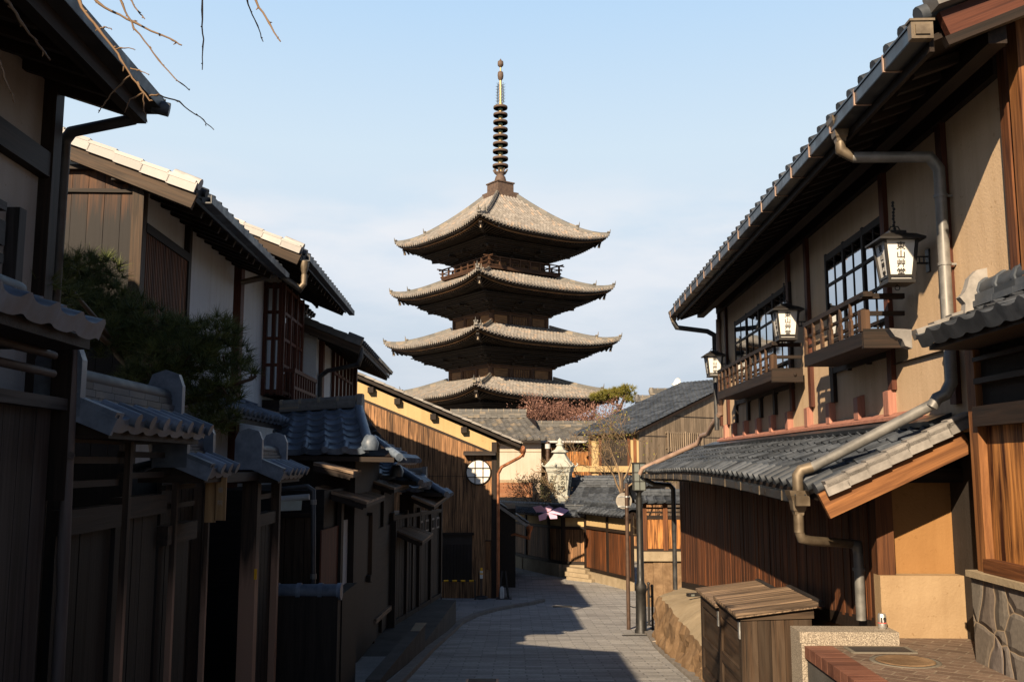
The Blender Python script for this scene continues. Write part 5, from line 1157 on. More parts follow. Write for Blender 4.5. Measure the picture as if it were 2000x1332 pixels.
zc = W(1223, 978, 20.6).z - pz; dx = -5 / F * 20.6
mb = MB(); mb.tube([(dx, .055, zc), (dx, .062, zc)], 15.5 / F * 20.6, 28, sm=False); sg = mb.build('round_sign', MT['signback'], t, local=True)
mb = MB(); mb.tube([(dx, .05, zc), (dx, .056, zc)], 11 / F * 20.6, 24, sm=False); mb.build('stiffener', MT['signback'], sg, local=True)
mb = MB()
for dz in (.09, -.12): mb.tube([(0, 0, zc + dz - .016), (0, 0, zc + dz + .016)], .05, 12); mb.box((dx, .045, zc + dz), (.26, .012, .03))
mb.build('clamp', MT['alu'], sg, local=True)
def stanchion(px_, Y_, lab):
    p = W(px_, 1230, Y_); t = thing('chain_post', lab, 'post', (p.x, p.y, gz(Y_)), 0, 'slim chain posts behind the street lamp')
    mb = MB(); mb.tube([(0, 0, -.1), (0, 0, .88)], .026, 8); mb.lathe((0, 0, .88), [(.034, 0), (.034, .03), (.01, .05)], 10); mb.build('pole', MT['iron'], t, local=True)
    mb = MB(); mb.lathe((0, 0, 0), [(.07, -.05), (.07, .02), (.03, .03)], 12); mb.build('base', MT['iron'], t, local=True)
    return p
p1 = stanchion(1268, 21.3, 'slim black chain post nearest to the street lamp'); p2 = stanchion(1275, 20.6, 'slim black chain post by the rough embankment')
t = thing('barrier_chain', 'thin slack chain hung between the sign pole and the black chain posts', 'chain', V((p.x, 20.9, gz(20.9))))
a = V((W(1228, 1200, 20.6).x, 20.6, gz(20.6) + .5)); b_ = V((p1.x, p1.y, gz(p1.y) + .85)); c_ = V((p2.x, p2.y, gz(p2.y) + .85))
mb = MB()
for A_, B_ in ((a, b_), (b_, c_)):
    mb.tube([A_.lerp(B_, i / 8) - V((0, 0, .22 * math.sin(math.pi * i / 8))) for i in range(9)], .010, 5)
mb.build('links', MT['iron'], t)

# ---- houses beyond the bend
bx = W(1020, 930, 46)
t = thing('plaster_house', 'white plastered house with weathered tiled roof beyond the bend', 'house', (W(1010, 950, 46).x, 46, gz(46)))
xa, xb = W(900, 900, 46).x, W(1057, 900, 46).x; z = lambda py_: W(1000, py_, 46).z
mb = MB(); mb.box(((xa + xb) / 2, 48.5, (z(858) + gz(46)) / 2), (xb - xa, 5, z(858) - gz(46))); mb.build('wall', MT['offwhite'], t)
mb = MB(); mb.box(((xa + xb) / 2, 45.99, z(882)), (xb - xa, .03, .03)); mb.build('wall_joint', MT['conc'], t)
e0, e1 = W(880, 858, 45.5), W(1068, 858, 45.5); r0, r1 = W(880, 815, 48.4), W(1028, 815, 48.4)
mb = MB(); tileroof(mb, e0, e1, r0, r1, .32, .32, .05, .035, .06, prof=PROF_S); rf = mb.build('roof', MT['tilemid'], t)
mb = MB(); mb.prism([e0 + V((0, 0, -.05)), e0 + V((0, 0, -.16)), r0 + V((0, 2.5, -.2)), r0 + V((0, 0, -.06))], (e1.x - e0.x - .3, 0, 0)); mb.build('soffit', MT['beam'], rf)
mb = MB(); ridge(mb, r0 + V((0, 0, -.02)), r1 + V((0, 0, -.02)), .34, .30, .11, 4, .36); mb.build('ridge', MT['tilemid'], rf)
mb = MB(); q0, q1 = W(940, 942, 44.2), W(1040, 942, 44.2); tileroof(mb, W(940, 968, 43.6), W(1040, 968, 43.6), W(940, 942, 45.9), W(1040, 942, 45.9), .4, 3, .012, .02); mb.build('rusty_pent_roof', MT['rust'], t)
mb = MB(); mb.box(((q0.x + q1.x) / 2, 45.93, q0.z + .02), (q1.x - q0.x, .12, .14)); mb.build('pent_sill', MT['conc'], t)
t = thing('board_house', 'low house with sunlit orange boards and grey tiles right of the white wall', 'house', (W(1095, 920, 48).x, 48, gz(48)))
xa, xb = W(1058, 900, 47).x, W(1215, 900, 47).x; z = lambda py_: W(1100, py_, 47).z
mb = MB(); boards(mb, (xa, 47), (xb, 47), gz(47), z(874), (0, -1, 0), .2, .03, .01, .01); mb.build('board_wall', MT['bright'], t)
mb = MB(); mb.box(((xa + xb) / 2, 49.4, (z(862) + gz(46)) / 2), (xb - xa, 4.7, z(862) - gz(46))); mb.box(((xa + xb) / 2, 46.97, z(868)), (xb - xa + .1, .12, .26)); mb.build('wall', MT['grey'], t)
mb = MB(); tileroof(mb, W(1050, 861, 46.4), W(1205, 861, 46.4), W(1036, 833, 48.8), W(1205, 833, 48.8), .32, .32, .05, .035, .06, prof=PROF_S); rf = mb.build('roof', MT['tilemid'], t)
mb = MB(); ridge(mb, W(1036, 834, 48.8), W(1205, 834, 48.8), .3, .2, .1, 3, .5); mb.build('ridge', MT['tilemid'], rf)
mb = MB(); mb.tube([W(1050, 863, 46.3), W(1205, 863, 46.3)], .06, 8); mb.build('gutter', MT['pipewhite'], rf)
p = W(1070, 905, 45.5)
t = thing('utility_pole', 'thin dark utility pole standing before the orange board house', 'pole', (p.x, p.y, gz(45.5)))
mb = MB(); mb.tube([(0, 0, 0), (0, 0, W(1070, 862, 45.5).z - gz(45.5))], .09, 10); mb.build('shaft', MT['postbrown'], t, local=True)
mb = MB(); mb.tube([(0, 0, W(1070, 876, 45.5).z - gz(45.5)), (0, 0, W(1070, 867, 45.5).z - gz(45.5))], .13, 10); mb.build('white_fitting', MT['pipewhite'], t, local=True)
p = W(1072, 822, 47.9); q = W(1072, 836, 47.9)
# ---- large house with grey boarded gable, right of centre
C0 = W(1247, 838, 42.0); ev = V((-.6, .8, 0)); gv = V((.8, .6, 0)); zeG = C0.z; gG = gz(44)
t = thing('grey_boarded_house', 'tall house with grey weathered board gable and a broad slate blue tiled roof', 'house', (C0.x + 2, 45, gG))
P1 = C0 + ev * 3.9; Tp = W(1412, 757, 42 + .6 * 5.6); LG = 7.2; pit = (Tp.z - zeG) / 5.62
G = lambda s_, e_, z_: C0 + gv * s_ + ev * e_ + V((0, 0, z_ - C0.z))
mb = MB(); tileroof(mb, G(-.35, 4.1, zeG - .35 * pit), G(-.35, -.12, zeG - .35 * pit), G(LG, 4.1, zeG + LG * pit), G(LG, -.12, zeG + LG * pit), .27, .28, .04, .03, .05, prof=PROF_S); rf = mb.build('roof', MT['tile'], t)
mb = MB(); mb.prism([G(-.3, -.10, zeG - .3 * pit - .04), G(-.3, -.10, zeG - .3 * pit - .15), G(LG, -.10, zeG + LG * pit - .18), G(LG, -.10, zeG + LG * pit - .04)], ev * .06); mb.prism([G(-.3, -.04, zeG - .3 * pit - .04), G(-.3, -.04, zeG - .3 * pit - .1), G(LG, -.04, zeG + LG * pit - .12), G(LG, -.04, zeG + LG * pit - .04)], ev * 4.1); mb.build('bargeboard', MT['beam'], rf)
mb = MB(); boards(mb, G(.1, .10, 0), G(LG, .10, 0), gG, lambda u: zeG + (.1 + (LG - .1) * u) * pit - .16, -ev, .19, .03, .006, .008); mb.build('board_wall', MT['grey'], t)
mb = MB(); mb.prism([G(.1, .12, gG), G(LG, .12, gG), G(LG, .12, zeG + LG * pit - .25), G(.1, .12, zeG - .1)], ev * 3.3); mb.build('plaster_wall', MT['cream'], t)
z1 = W(1255, 800, 42).z
for py_ in (852, 812): z_ = W(1330, py_, 43).z; mb = MB(); sA = max(.1, (z_ - zeG + .2) / pit); mb.beam(G(sA, .055, z_), G(LG, .055, z_), .02, .03); mb.build('board_joint', MT['greydark'], t)
a_ = W(1300, 845, 43.2); b_ = W(1368, 880, 44.6)
mb = MB(); s0, s1 = (a_ - C0).dot(gv), (b_ - C0).dot(gv)
mb.hexa([G(s0, .04, b_.z - .05), G(s1, .04, b_.z - .05), G(s1, .07, b_.z - .05), G(s0, .07, b_.z - .05), G(s0, .04, a_.z), G(s1, .04, a_.z), G(s1, .07, a_.z), G(s0, .07, a_.z)]); wi = mb.build('window', MT['lid'], t)
mb = MB()
for i in range(17): s_ = s0 + (s1 - s0) * (i + .5) / 17; mb.beam(G(s_, .01, b_.z - .05), G(s_, .01, a_.z + .03), .05, .05)
for z_ in (a_.z, b_.z + .1): mb.beam(G(s0 - .1, .02, z_), G(s1 + .1, .02, z_), .05, .06)
for s_ in (s0, (s0 + s1) / 2, s1): mb.beam(G(s_, -.01, b_.z - .1), G(s_, -.01, a_.z + .08), .06, .06)
mb.build('lattice', MT['grey'], wi)
mb = MB(); mb.hexa([G(.07, .7, -3.2), G(.09, .7, -3.2), G(.09, 2.6, -3.2), G(.07, 2.6, -3.2), G(.07, .7, zeG - .35), G(.09, .7, zeG - .35), G(.09, 2.6, zeG - .35), G(.07, 2.6, zeG - .35)]); mb.build('dark_opening', MT['dim'], t)
for e_ in (.3, .68, 2.6, 3.3): mb = MB(); mb.beam(G(.05, e_, gG), G(.05, e_, zeG - .1), .12, .12); mb.build('post', MT['brown'], t)
mb = MB(); mb.hexa([G(-.05, .2, W(1200, 922, 42.5).z), G(.1, .2, W(1200, 922, 42.5).z), G(.1, 4.5, W(1200, 922, 42.5).z), G(-.05, 4.5, W(1200, 922, 42.5).z), G(-.05, .2, W(1200, 910, 42.5).z), G(.1, .2, W(1200, 910, 42.5).z), G(.1, 4.5, W(1200, 910, 42.5).z), G(-.05, 4.5, W(1200, 910, 42.5).z)]); mb.build('plaster_band', MT['cream'], t)
# little roof peaks and dish beyond the big roof
ds = thing('satellite_dish', 'white satellite dish standing up beyond the slate blue roof', 'satellite dish', W(1321, 765, 56))
mb = MB(); c_ = W(1322, 749, 56)
nrm = V((-.72, -.62, .3)).normalized(); e1_ = nrm.cross(V((0, 0, 1))).normalized(); e2_ = e1_.cross(nrm); rD = .36
vs_, fs_ = [c_ - nrm * .10], []
for i in range(1, 5):
    for j in range(18): a_ = j * math.pi / 9; r_ = rD * i / 4; vs_.append(c_ + e1_ * (r_ * .72 * math.cos(a_)) + e2_ * (r_ * math.sin(a_)) - nrm * (.10 * (1 - (i / 4) ** 2)))
fs_ += [(0, 1 + j, 1 + (j + 1) % 18) for j in range(18)] + [(1 + (i-1)*18 + j, 1 + i*18 + j, 1 + i*18 + (j+1) % 18, 1 + (i-1)*18 + (j+1) % 18) for i in range(1, 4) for j in range(18)]
n0 = len(vs_); mb.add(vs_ + [v_ - nrm * .02 for v_ in vs_], fs_ + [tuple(n0 + i for i in f_[::-1]) for f_ in fs_] + [(n0 - 18 + j, n0 - 18 + (j+1) % 18, 2*n0 - 18 + (j+1) % 18, 2*n0 - 18 + j) for j in range(18)], .5, None, True); mb.build('dish', MT['dishw'], ds)
mb = MB(); mb.tube([c_ - e2_ * .34, c_ + nrm * .34 - e2_ * .2], .02, 6); mb.box(tuple(c_ + nrm * .36 - e2_ * .18), (.09, .09, .09)); mb.build('feed_arm', MT['pipewhite'], ds)
mb = MB(); mb.tube([c_ - nrm * .12, W(1321, 768, 56.2), W(1321, 790, 56.2)], .03, 6); mb.build('mast', MT['pipewhite'], ds)
for k, (pa_, pb_, pt, Yb, lab) in enumerate(((1252, 1281, 768, 56, 'small far tiled roof end left of the other beyond the big blue roof'), (1281, 1318, 754, 58, 'small far tiled roof end beside the white satellite dish'))):
    a_, b_ = W(pa_, pt + 12, Yb), W(pb_, pt + 12, Yb); t_ = thing('far_house', lab, 'house', ((a_.x + b_.x) / 2, Yb, gz(Yb)), 0, 'far roofs beyond the blue roof')
    zt_ = W(pa_, pt, Yb).z
    mb = MB(); mb.box(((a_.x + b_.x) / 2 + .4, Yb + 2.5, (zt_ + gz(Yb)) / 2 - .5), (b_.x - a_.x + .8, 3.4, zt_ - gz(Yb) - 1.2)); mb.build('wall', MT['cream'], t_)
    mb = MB(); zz0 = a_.z - 1.1
    for sgn in (-1, 1): tileroof(mb, V((a_.x, Yb + 2.5 + sgn * 2.6, zz0)), V((b_.x + 1.2, Yb + 2.5 + sgn * 2.6, zz0)), V((a_.x, Yb + 2.5, zt_ - .35)), V((b_.x + 1.2, Yb + 2.5, zt_ - .35)), .32, .4, .05, .03, 0, prof=PROF_S)
    rf_ = mb.build('roof', MT['tile'], t_)
    mb = MB(); ridge(mb, V((a_.x, Yb + 2.5, zt_ - .36)), V((b_.x + 1.2, Yb + 2.5, zt_ - .36)), .3, .3, .1, 3, .4); mb.lathe((a_.x + .1, Yb + 2.5, zt_ - .1), [(.16, -.2), (.2, 0), (.12, .2)], 8); mb.build('ridge', MT['tilemid'], rf_)
# dark tile-roofed wall between the bronze lantern and the big house
a_, b_ = W(1125, 940, 41.5), W(1300, 940, 39.5)
bfence('garden_wall', 'long low garden wall with dark tiled coping behind the roofed gateway', [(a_.x, a_.y), (b_.x, b_.y)], .4, lambda y_: gz(y_) + .5, lambda y_: W(1180, 946, y_).z, .55, dict(mF, board_panel='charlit', plaster_band='greyp', stone_base='conc'), None, False)
a_, b_ = W(975, 985, 43.4), W(1090, 990, 41.2)
# ================================================================ LEFT-HAND HOUSES
def left_house(label, s0, s1, ne, ze, nw, pitch, depth, zb_, wallm, vergem='tilepale', caps=.05, cat='house', over=.35, far_over=.25):
    t = thing('machiya_house', label, cat, LF.P(nw - 1, (s0 + s1) / 2, zb_))
    nr = ne - depth; zr_ = ze + depth * pitch
    mb = MB(); tileroof(mb, LF.P(ne, s0, ze), LF.P(ne, s1, ze), LF.P(nr, s0, zr_), LF.P(nr, s1, zr_), .265, .28, .034, .028, caps)
    tileroof(mb, LF.P(nr - depth, s0, ze), LF.P(nr - depth, s1, ze), LF.P(nr, s0, zr_), LF.P(nr, s1, zr_), .4, .4, .034, .028, 0, prof=PROF_S)
    rf = mb.build('roof', MT['tile'], t)
    mb = MB(); mb.prism([LF.P(ne - .03, s0 + .04, ze - .05), LF.P(ne - .03, s0 + .04, ze - .12), LF.P(nr, s0 + .04, zr_ - .13), LF.P(2*nr - ne, s0 + .04, ze - .12), LF.P(2*nr - ne, s0 + .04, ze - .05), LF.P(nr, s0 + .04, zr_ - .05)], LF.d * (s1 - s0 - .08)); mb.build('roof_deck', MT['beam'], rf)
    mb = MB(); k = max(3, int((s1 - s0) / .32))
    for i in range(k): s_ = s0 + .15 + (s1 - s0 - .3) * i / (k - 1); mb.beam(LF.P(ne - .08, s_, ze - .15), LF.P(nw - .1, s_, ze - .15 + (ne - nw) * pitch), .055, .075)
    mb.build('rafters', MT['beam'], rf)
    mb = MB(); k = max(4, round(depth / .27))
    for i in range(k):
        a, b_ = (LF.P(ne + (nr - ne) * q, s0 + .02, ze + (zr_ - ze) * q) for q in (i / k, (i + 1.06) / k)); mb.beam(a + V((0, 0, .058)), b_ + V((0, 0, .042)), .16, .036); mb.beam(a + V((0, 0, .0)) - LF.d * .06, b_ - V((0, 0, .012)) - LF.d * .06, .03, .11)
    mb.tube([LF.P(ne + .03, s0 + .02, ze + .05), LF.P(ne - .25, s0 + .02, ze + .05 + .28 * pitch)], .062, 12); mb.build('verge_tiles', MT[vergem], rf)
    mb = MB(); mb.beam(LF.P(ne - .02, s0 + .01, ze - .13), LF.P(nr, s0 + .01, zr_ - .13), .05, .17); mb.build('bargeboard', MT['cab'], rf)
    mb = MB(); ridge(mb, LF.P(nr, s0, zr_ - .03), LF.P(nr, s1, zr_ - .03), .3, .25, .09, 3, .5); mb.build('ridge', MT['tile'], rf)
    zw = ze - .1 + (ne - nw) * pitch - .06
    mb = MB(); a, b_ = s0 + over, s1 - far_over
    mb.prism([LF.P(nw, a, zb_), LF.P(2*nr - nw, a, zb_), LF.P(2*nr - nw, a, zw - .1), LF.P(nr, a, zr_ - .2), LF.P(nw, a, zw)], LF.d * (b_ - a)); mb.build('wall', MT[wallm], t)
    return t, rf
def vpipe(name, mat, par, pts, r, n=10): mb = MB(); mb.tube(pts, r, n); return mb.build(name, MT[mat], par)

# ---- nearest house
s1, z1 = LF.on(288, 186, -2.35)
h1, r1_ = left_house('nearest left house with grey plaster wall and dark overhanging eave', -5.5, s1, -2.35, z1 - .02, -2.99, .33, 2.9, gz(3) - .1, 'greyp', caps=.045, far_over=.12)
sw = LF.on(115, 350, -3.1)[0]
mb = MB(); LF.box(mb, -3.02, -2.90, s1 - .18, s1 - .06, gz(6), z1 + .1); mb.build('corner_post', MT['beam'], h1)
mb = MB(); LF.box(mb, -2.99, -2.91, -3, s1 - .18, 1.93, 2.10); mb.build('wall_beam', MT['beam'], h1)
mb = MB(); LF.box(mb, -2.42, -2.34, -5, s1 - .02, z1 - .22, z1 - .09); mb.build('fascia', MT['beam'], r1_)
mb = MB()
for n_, z_, w_, h_ in ((-2.29, z1 - .11, .11, .015), (-2.24, z1 - .07, .012, .09)): LF.box(mb, n_ - w_/2, n_ + w_/2, -5, s1 + .02, z_ - h_/2, z_ + h_/2)
LF.box(mb, -2.37, -2.23, s1 + .02, s1 + .035, z1 - .13, z1 - .02); mb.build('gutter', MT['pipedark'], h1)
mb = MB(); mb.tube([LF.P(-2.3, s1 - .03, z1 - .09), LF.P(-2.19, s1 - .0, z1 - .11)], .05, 10); mb.build('eave_end_tile', MT['tile'], r1_)
p0, p1, p2, p3 = W(268, 222, s1 - .1), W(258, 234, s1 - .1), W(140, 258, s1 + .02), W(127, 275, s1 + .04)
vpipe('downpipe', 'pipedark', h1, [p0 + V((0, 0, .12)), p0, p1, p2, p3, V((p3.x - .02, p3.y, gz(7)))], .04)
# balcony rail at the frame edge
mb = MB(); p = W(28, 480, 5.9); zA, zB = W(28, 408, 5.9).z, W(28, 556, 5.9).z; mb.box((p.x, 5.9, (zA + zB) / 2), (.085, .085, zA - zB)); rp = mb.build('balcony_post', MT['greydark'], h1)
mb = MB(); rn = LF.n.dot(p)
for y0, y1 in ((410, 426), (446, 492), (508, 526)):
    za, zb_ = W(28, y0, 5.9).z, W(28, y1, 5.9).z; LF.box(mb, rn - .02, rn + .02, .5, 5.85, zb_, za)
mb.build('balcony_rail', MT['greydark'], h1)

# ---- second house (boarded gable end)
SS2 = 9.8
n2, z2 = LF.at(385, 362, SS2)
h2, r2_ = left_house('second left house with boarded gable end, red lattice and pale wall behind the pine', SS2, 13.95, n2, z2 - .04, -3.6, .395, 3.9, gz(10) - .1, 'white', over=.22, far_over=.0)
mb = MB(); a, b_ = LF.P(-6.4, SS2 + .20, 0), LF.P(-3.62, SS2 + .20, 0); z2t = LF.at(200, 336, SS2 + .2)[1]
boards(mb, a, b_, gz(10), z2t, -LF.d, .175, .025, .005, .006); mb.build('gable_boards', MT['stainshade'], h2)
mb = MB(); LF.box(mb, -6.4, -3.56, SS2 + .10, SS2 + .2, z2t, z2t + .05); zz_ = LF.at(200, 375, SS2 + .2)[1]; LF.box(mb, -6.4, -3.62, SS2 + .14, SS2 + .17, zz_ - .02, zz_ + .02); mb.build('gable_rail', MT['beam'], h2)
mb = MB(); q = LF.at(240, 345, SS2 + .1); LF.box(mb, q[0] - .09, q[0] + .10, SS2 + .02, SS2 + .3, q[1] - .06, q[1] + .07); mb.build('purlin_end', MT['beam'], h2)
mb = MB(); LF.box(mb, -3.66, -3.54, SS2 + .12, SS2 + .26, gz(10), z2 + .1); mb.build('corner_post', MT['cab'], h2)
sa, sb_ = LF.on(276, 500, -3.58)[0], LF.on(362, 500, -3.58)[0]; zt_, zb_ = LF.on(320, 482, -3.58)[1], .3
mb = MB(); k = int((sb_ - sa) / .055)
for i in range(k): s_ = sa + (sb_ - sa) * (i + .5) / k; LF.box(mb, -3.59, -3.55, s_ - .014, s_ + .014, zb_, zt_)
la = mb.build('lattice', MT['brown'], h2)
mb = MB(); LF.box(mb, -3.60, -3.592, sa, sb_, zb_, zt_); mb.build('lattice_back', MT['beam'], la)
mb = MB(); LF.box(mb, -3.60, -3.53, sa, sb_, zt_, zt_ + .10); LF.box(mb, -3.6, -3.53, sb_, sb_ + .1, gz(12), z2 + .3); mb.build('lattice_head', MT['beam'], h2)
mb = MB()
for n_, z_, w_, h_ in ((n2 + .07, z2 - .16, .11, .015), (n2 + .125, z2 - .12, .012, .09)): LF.box(mb, n_ - w_/2, n_ + w_/2, SS2 + .1, 14.1, z_ - h_/2, z_ + h_/2)
mb.build('gutter', MT['pipedark'], h2)
q0, q1, q2 = W(458, 432, 14.05), W(458, 500, 14.2), W(466, 520, 14.25)
vpipe('downpipe', 'pipedark', h2, [q0, W(455, 470, 14.1), q1, q2, W(461, 900, 14.25)], .045)
mb = MB(); p_ = W(460, 565, 14.2); mb.box(tuple(p_), (.16, .14, .13)); mb.build('pipe_box', MT['pipedark'], h2)
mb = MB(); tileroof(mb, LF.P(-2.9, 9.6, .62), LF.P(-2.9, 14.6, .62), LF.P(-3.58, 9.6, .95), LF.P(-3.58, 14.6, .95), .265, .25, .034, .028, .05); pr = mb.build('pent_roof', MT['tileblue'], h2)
mb = MB(); mb.prism([LF.P(-2.95, 9.65, .57), LF.P(-2.95, 9.65, .5), LF.P(-3.58, 9.65, .8), LF.P(-3.58, 9.65, .88)], LF.d * 4.9); mb.build('soffit', MT['beam'], pr)

# ---- third house with bay window
s3, z3 = LF.on(588, 486, -2.62)
h3, r3_ = left_house('third left house with lattice bay window and small balcony under a pinkish lit verge', s3, 19.15, -2.62, z3 - .03, -3.6, .42, 3.6, gz(15) - .1, 'white', over=.25, far_over=.95)
mb = MB(); LF.box(mb, -3.68, -3.52, s3 + .16, s3 + .36, gz(15), z3 + .3); mb.build('corner_post', MT['red'], h3)
mb = MB()
for n_, z_, w_, h_ in ((-2.55, z3 - .17, .10, .015), (-2.50, z3 - .13, .012, .09)): LF.box(mb, n_ - w_/2, n_ + w_/2, s3 + .05, 19.2, z_ - h_/2, z_ + h_/2)
mb.build('gutter', MT['pipedark'], h3)
q0 = LF.P(-2.58, s3 + .1, z3 - .17)
mb = MB(); mb.lathe(q0 + V((0, 0, -.10)), [(.03, -.12), (.05, -.04), (.07, .04), (.07, .1)], 8); mb.build('rain_hopper', MT['brass'], h3)
p_ = W(584, 520, q0.y)
vpipe('downpipe', 'brass', h3, [q0 + V((0, 0, -.2)), q0 + V((0, 0, -.34)), q0 + V((-.06, 0, -.42)), W(545, 535, q0.y), W(470, 552, q0.y - .1)], .045)
sb0, sb1 = 15.95, 17.7; bn = -3.28; zt_ = LF.on(560, 558, bn)[1]; zb_ = LF.on(560, 782, bn)[1] + .05
mb = MB(); LF.box(mb, -3.6, bn - .02, sb0 + .02, sb1, zb_, zt_); bay = mb.build('bay_window', MT['dim'], h3)
mb = MB(); LF.box(mb, -3.56, bn - .04, sb0, sb0 + .012, zb_ + .1, zt_ - .1); LF.box(mb, bn - .018, bn - .008, sb0 + .08, sb1 - .08, zb_ + .1, zt_ - .1); mb.build('pane', MT['glass'], bay)
mb = MB()
for n_ in (-3.56, -3.42, bn - .03): LF.box(mb, n_ - .03, n_ + .03, sb0 - .05, sb0 - .003, zb_, zt_)
for s_ in (sb0 + .02, sb0 + .6, sb0 + 1.16, sb1): LF.box(mb, bn - .006, bn + .04, s_ - .04, s_ + .04, zb_, zt_)
for j in range(5):
    z_ = zb_ + .06 + (zt_ - zb_ - .12) * j / 4; LF.box(mb, -3.55, bn - .04, sb0 - .035, sb0 - .005, z_ - .025, z_ + .025); LF.box(mb, bn - .004, bn + .03, sb0 + .06, sb1 - .04, z_ - .025, z_ + .025)
for s_ in (sb0 + .31, sb0 + .88, sb0 + 1.44): LF.box(mb, bn - .004, bn + .02, s_ - .012, s_ + .012, zb_, zt_)
mb.build('frame', MT['red'], bay)
mb = MB(); zr_ = LF.on(530, 700, -3.1)[1]; zq = LF.on(530, 784, -3.1)[1]
LF.box(mb, -3.6, -3.06, sb0 + .1, 18.3, zq, zq + .13); bc = mb.build('balcony', MT['beam'], h3)
mb = MB(); LF.box(mb, -3.13, -3.06, sb0 + .08, 18.3, zr_ - .05, zr_ + .02); LF.box(mb, -3.12, -3.07, sb0 + .1, 18.3, zq + .32, zq + .37); LF.box(mb, -3.55, -3.13, sb0 + .1, sb0 + .15, zr_ - .04, zr_ + .01)
mb.build('rail', MT['red'], bc)
for i in range(10): mb = MB(); s_ = sb0 + .16 + i * .235; LF.box(mb, -3.12, -3.075, s_ - .03, s_ + .03, zq + .13, zr_ - .05); mb.build('baluster', MT['red'], bc)
mb = MB(); c_ = LF.P(-3.0, 18.8, z3 - .12); 
for a_, b_ in ((W(594, 575, 18.9), W(620, 600, 18.9)), (W(602, 577, 18.9), W(603, 588, 18.9)), (W(619, 585, 18.9), W(619, 602, 18.9))): mb.beam(a_, b_, .05, .05)
mb.build('eave_bracket', MT['iron'], h3)
# ---- fourth and fifth houses, farther
h4, r4_ = left_house('fourth left house, a short dark eave tucked between two taller roofs', 18.25, 19.0, -3.3, 2.93, -3.75, .40, 3.2, gz(19) - .1, 'greyp', 'tile', far_over=.05)
pA, pB = W(706, 668, 17.9), W(760, 728, 24.2)
nA_, sA_ = pA.dot(LF.n), pA.dot(LF.d)
h5, r5_ = left_house('fifth left house with grey verge tiles and a latticed upper window', sA_, pB.dot(LF.d), (nA_ + pB.dot(LF.n)) / 2 + .02, pA.z - .02, -3.1, .40, 3.0, gz(23) - .1, 'white', 'tilemid', far_over=.2)
sa, sb_ = LF.on(648, 740, -3.08)[0], LF.on(684, 740, -3.08)[0]; zt_, zb_ = LF.on(665, 690, -3.08)[1], LF.on(665, 785, -3.08)[1]
mb = MB(); LF.box(mb, -3.10, -3.08, sa, sb_, zb_, zt_); wi = mb.build('window', MT['paper'], h5)
mb = MB()
for i in range(6): s_ = sa + (sb_ - sa) * i / 5; LF.box(mb, -3.08, -3.02, s_ - .03, s_ + .03, zb_, zt_)
for z_ in (zb_, (zb_ + zt_) / 2, zt_): LF.box(mb, -3.08, -3.03, sa, sb_, z_ - .03, z_ + .03)
mb.build('frame', MT['red'], wi)
for px_ in (625, 692):
    mb = MB(); s_ = LF.on(px_, 740, -3.08)[0]; LF.box(mb, -3.13, -3.01, s_ - .09, s_ + .09, gz(22), 2.7); mb.build('post', MT['red'], h5)
mb = MB(); q_ = LF.P(-3.45, sA_ + .2, pA.z - .2); mb.tube([pA + V((-.02, .1, -.10)), pA + V((-.02, .1, -.28)), W(700, 712, sA_), W(640, 724, sA_ + .3), W(626, 735, sA_ + .4), W(624, 800, sA_ + .4)], .045, 8); mb.build('downpipe', MT['pipedark'], h5)

# ================================================================ LEFT FENCES, GATES AND LOW FRONTS
# ---- nearest board fence with log post
fa = thing('board_fence', 'nearest dark board fence with a bent peeled log post and round rails', 'fence', LF.P(-2.3, 4.5, gz(4.5)))
mb = MB(); boards(mb, LF.P(-2.36, 1.5, 0), LF.P(-2.36, 5.28, 0), gz(4) - .4, .29, LF.n, .17, .03, .006, .008); mb.build('board_panel', MT['greydark'], fa)
mb = MB(); LF.box(mb, -2.36, -2.26, 1.5, 5.36, .29, .355); mb.build('rail', MT['greydark'], fa)
mb = MB(); lp = [W(px_, py_, 5.28 - .0) for px_, py_ in ((142, 640), (140, 720), (137, 800), (133, 900), (128, 1000), (124, 1080), (122, 1160), (116, 1260), (108, 1400))]
mb.tube(lp, [.030, .031, .033, .030, .032, .035, .031, .033, .035], 12); mb.tube([lp[3] + V((.03, -.03, .03)), lp[3] + V((.035, -.05, .03))], .02, 8); mb.build('log_post', MT['log'], fa)
mb = MB(); LF.box(mb, -2.36, -2.25, 5.33, 5.42, -.2, .68); mb.build('post', MT['beam'], fa)
mb = MB()
for py_ in (694, 730): q = LF.on(100, py_, -2.28)[1]; mb.tube([LF.P(-2.28, 1.5, q + .03), LF.P(-2.28, 3.5, q + .01), LF.P(-2.27, 5.15, q)], [.03, .027, .022], 9)
mb.build('round_rail', MT['log'], fa)
ez = LF.on(200, 648, -1.99)[1]; es = LF.on(200, 648, -1.99)[0]
mb = MB(); tileroof(mb, LF.P(-1.99, 1.5, ez), LF.P(-1.99, es, ez), LF.P(-2.4, 1.5, ez + .15), LF.P(-2.4, es, ez + .15), .265, .2, .034, .028, 0, eave=.06); tileroof(mb, LF.P(-2.81, 1.5, ez), LF.P(-2.81, es, ez), LF.P(-2.4, 1.5, ez + .15), LF.P(-2.4, es, ez + .15), .265, .2, .034, .028, 0); tcp = mb.build('tiled_coping', MT['tileblue'], fa)
mb = MB(); mb.prism([LF.P(-2.04, 1.5, ez - .04), LF.P(-2.04, 1.5, ez - .10), LF.P(-2.8, 1.5, ez - .10), LF.P(-2.8, 1.5, ez - .04), LF.P(-2.4, 1.5, ez + .1)], LF.d * (es - 1.53)); mb.build('coping_soffit', MT['beam'], tcp)
mb = MB(); ridge(mb, LF.P(-2.42, 1.5, ez + .13), LF.P(-2.42, es - .05, ez + .13), .2, .06, .05, 2, 0); mb.build('coping_ridge', MT['tile'], tcp)
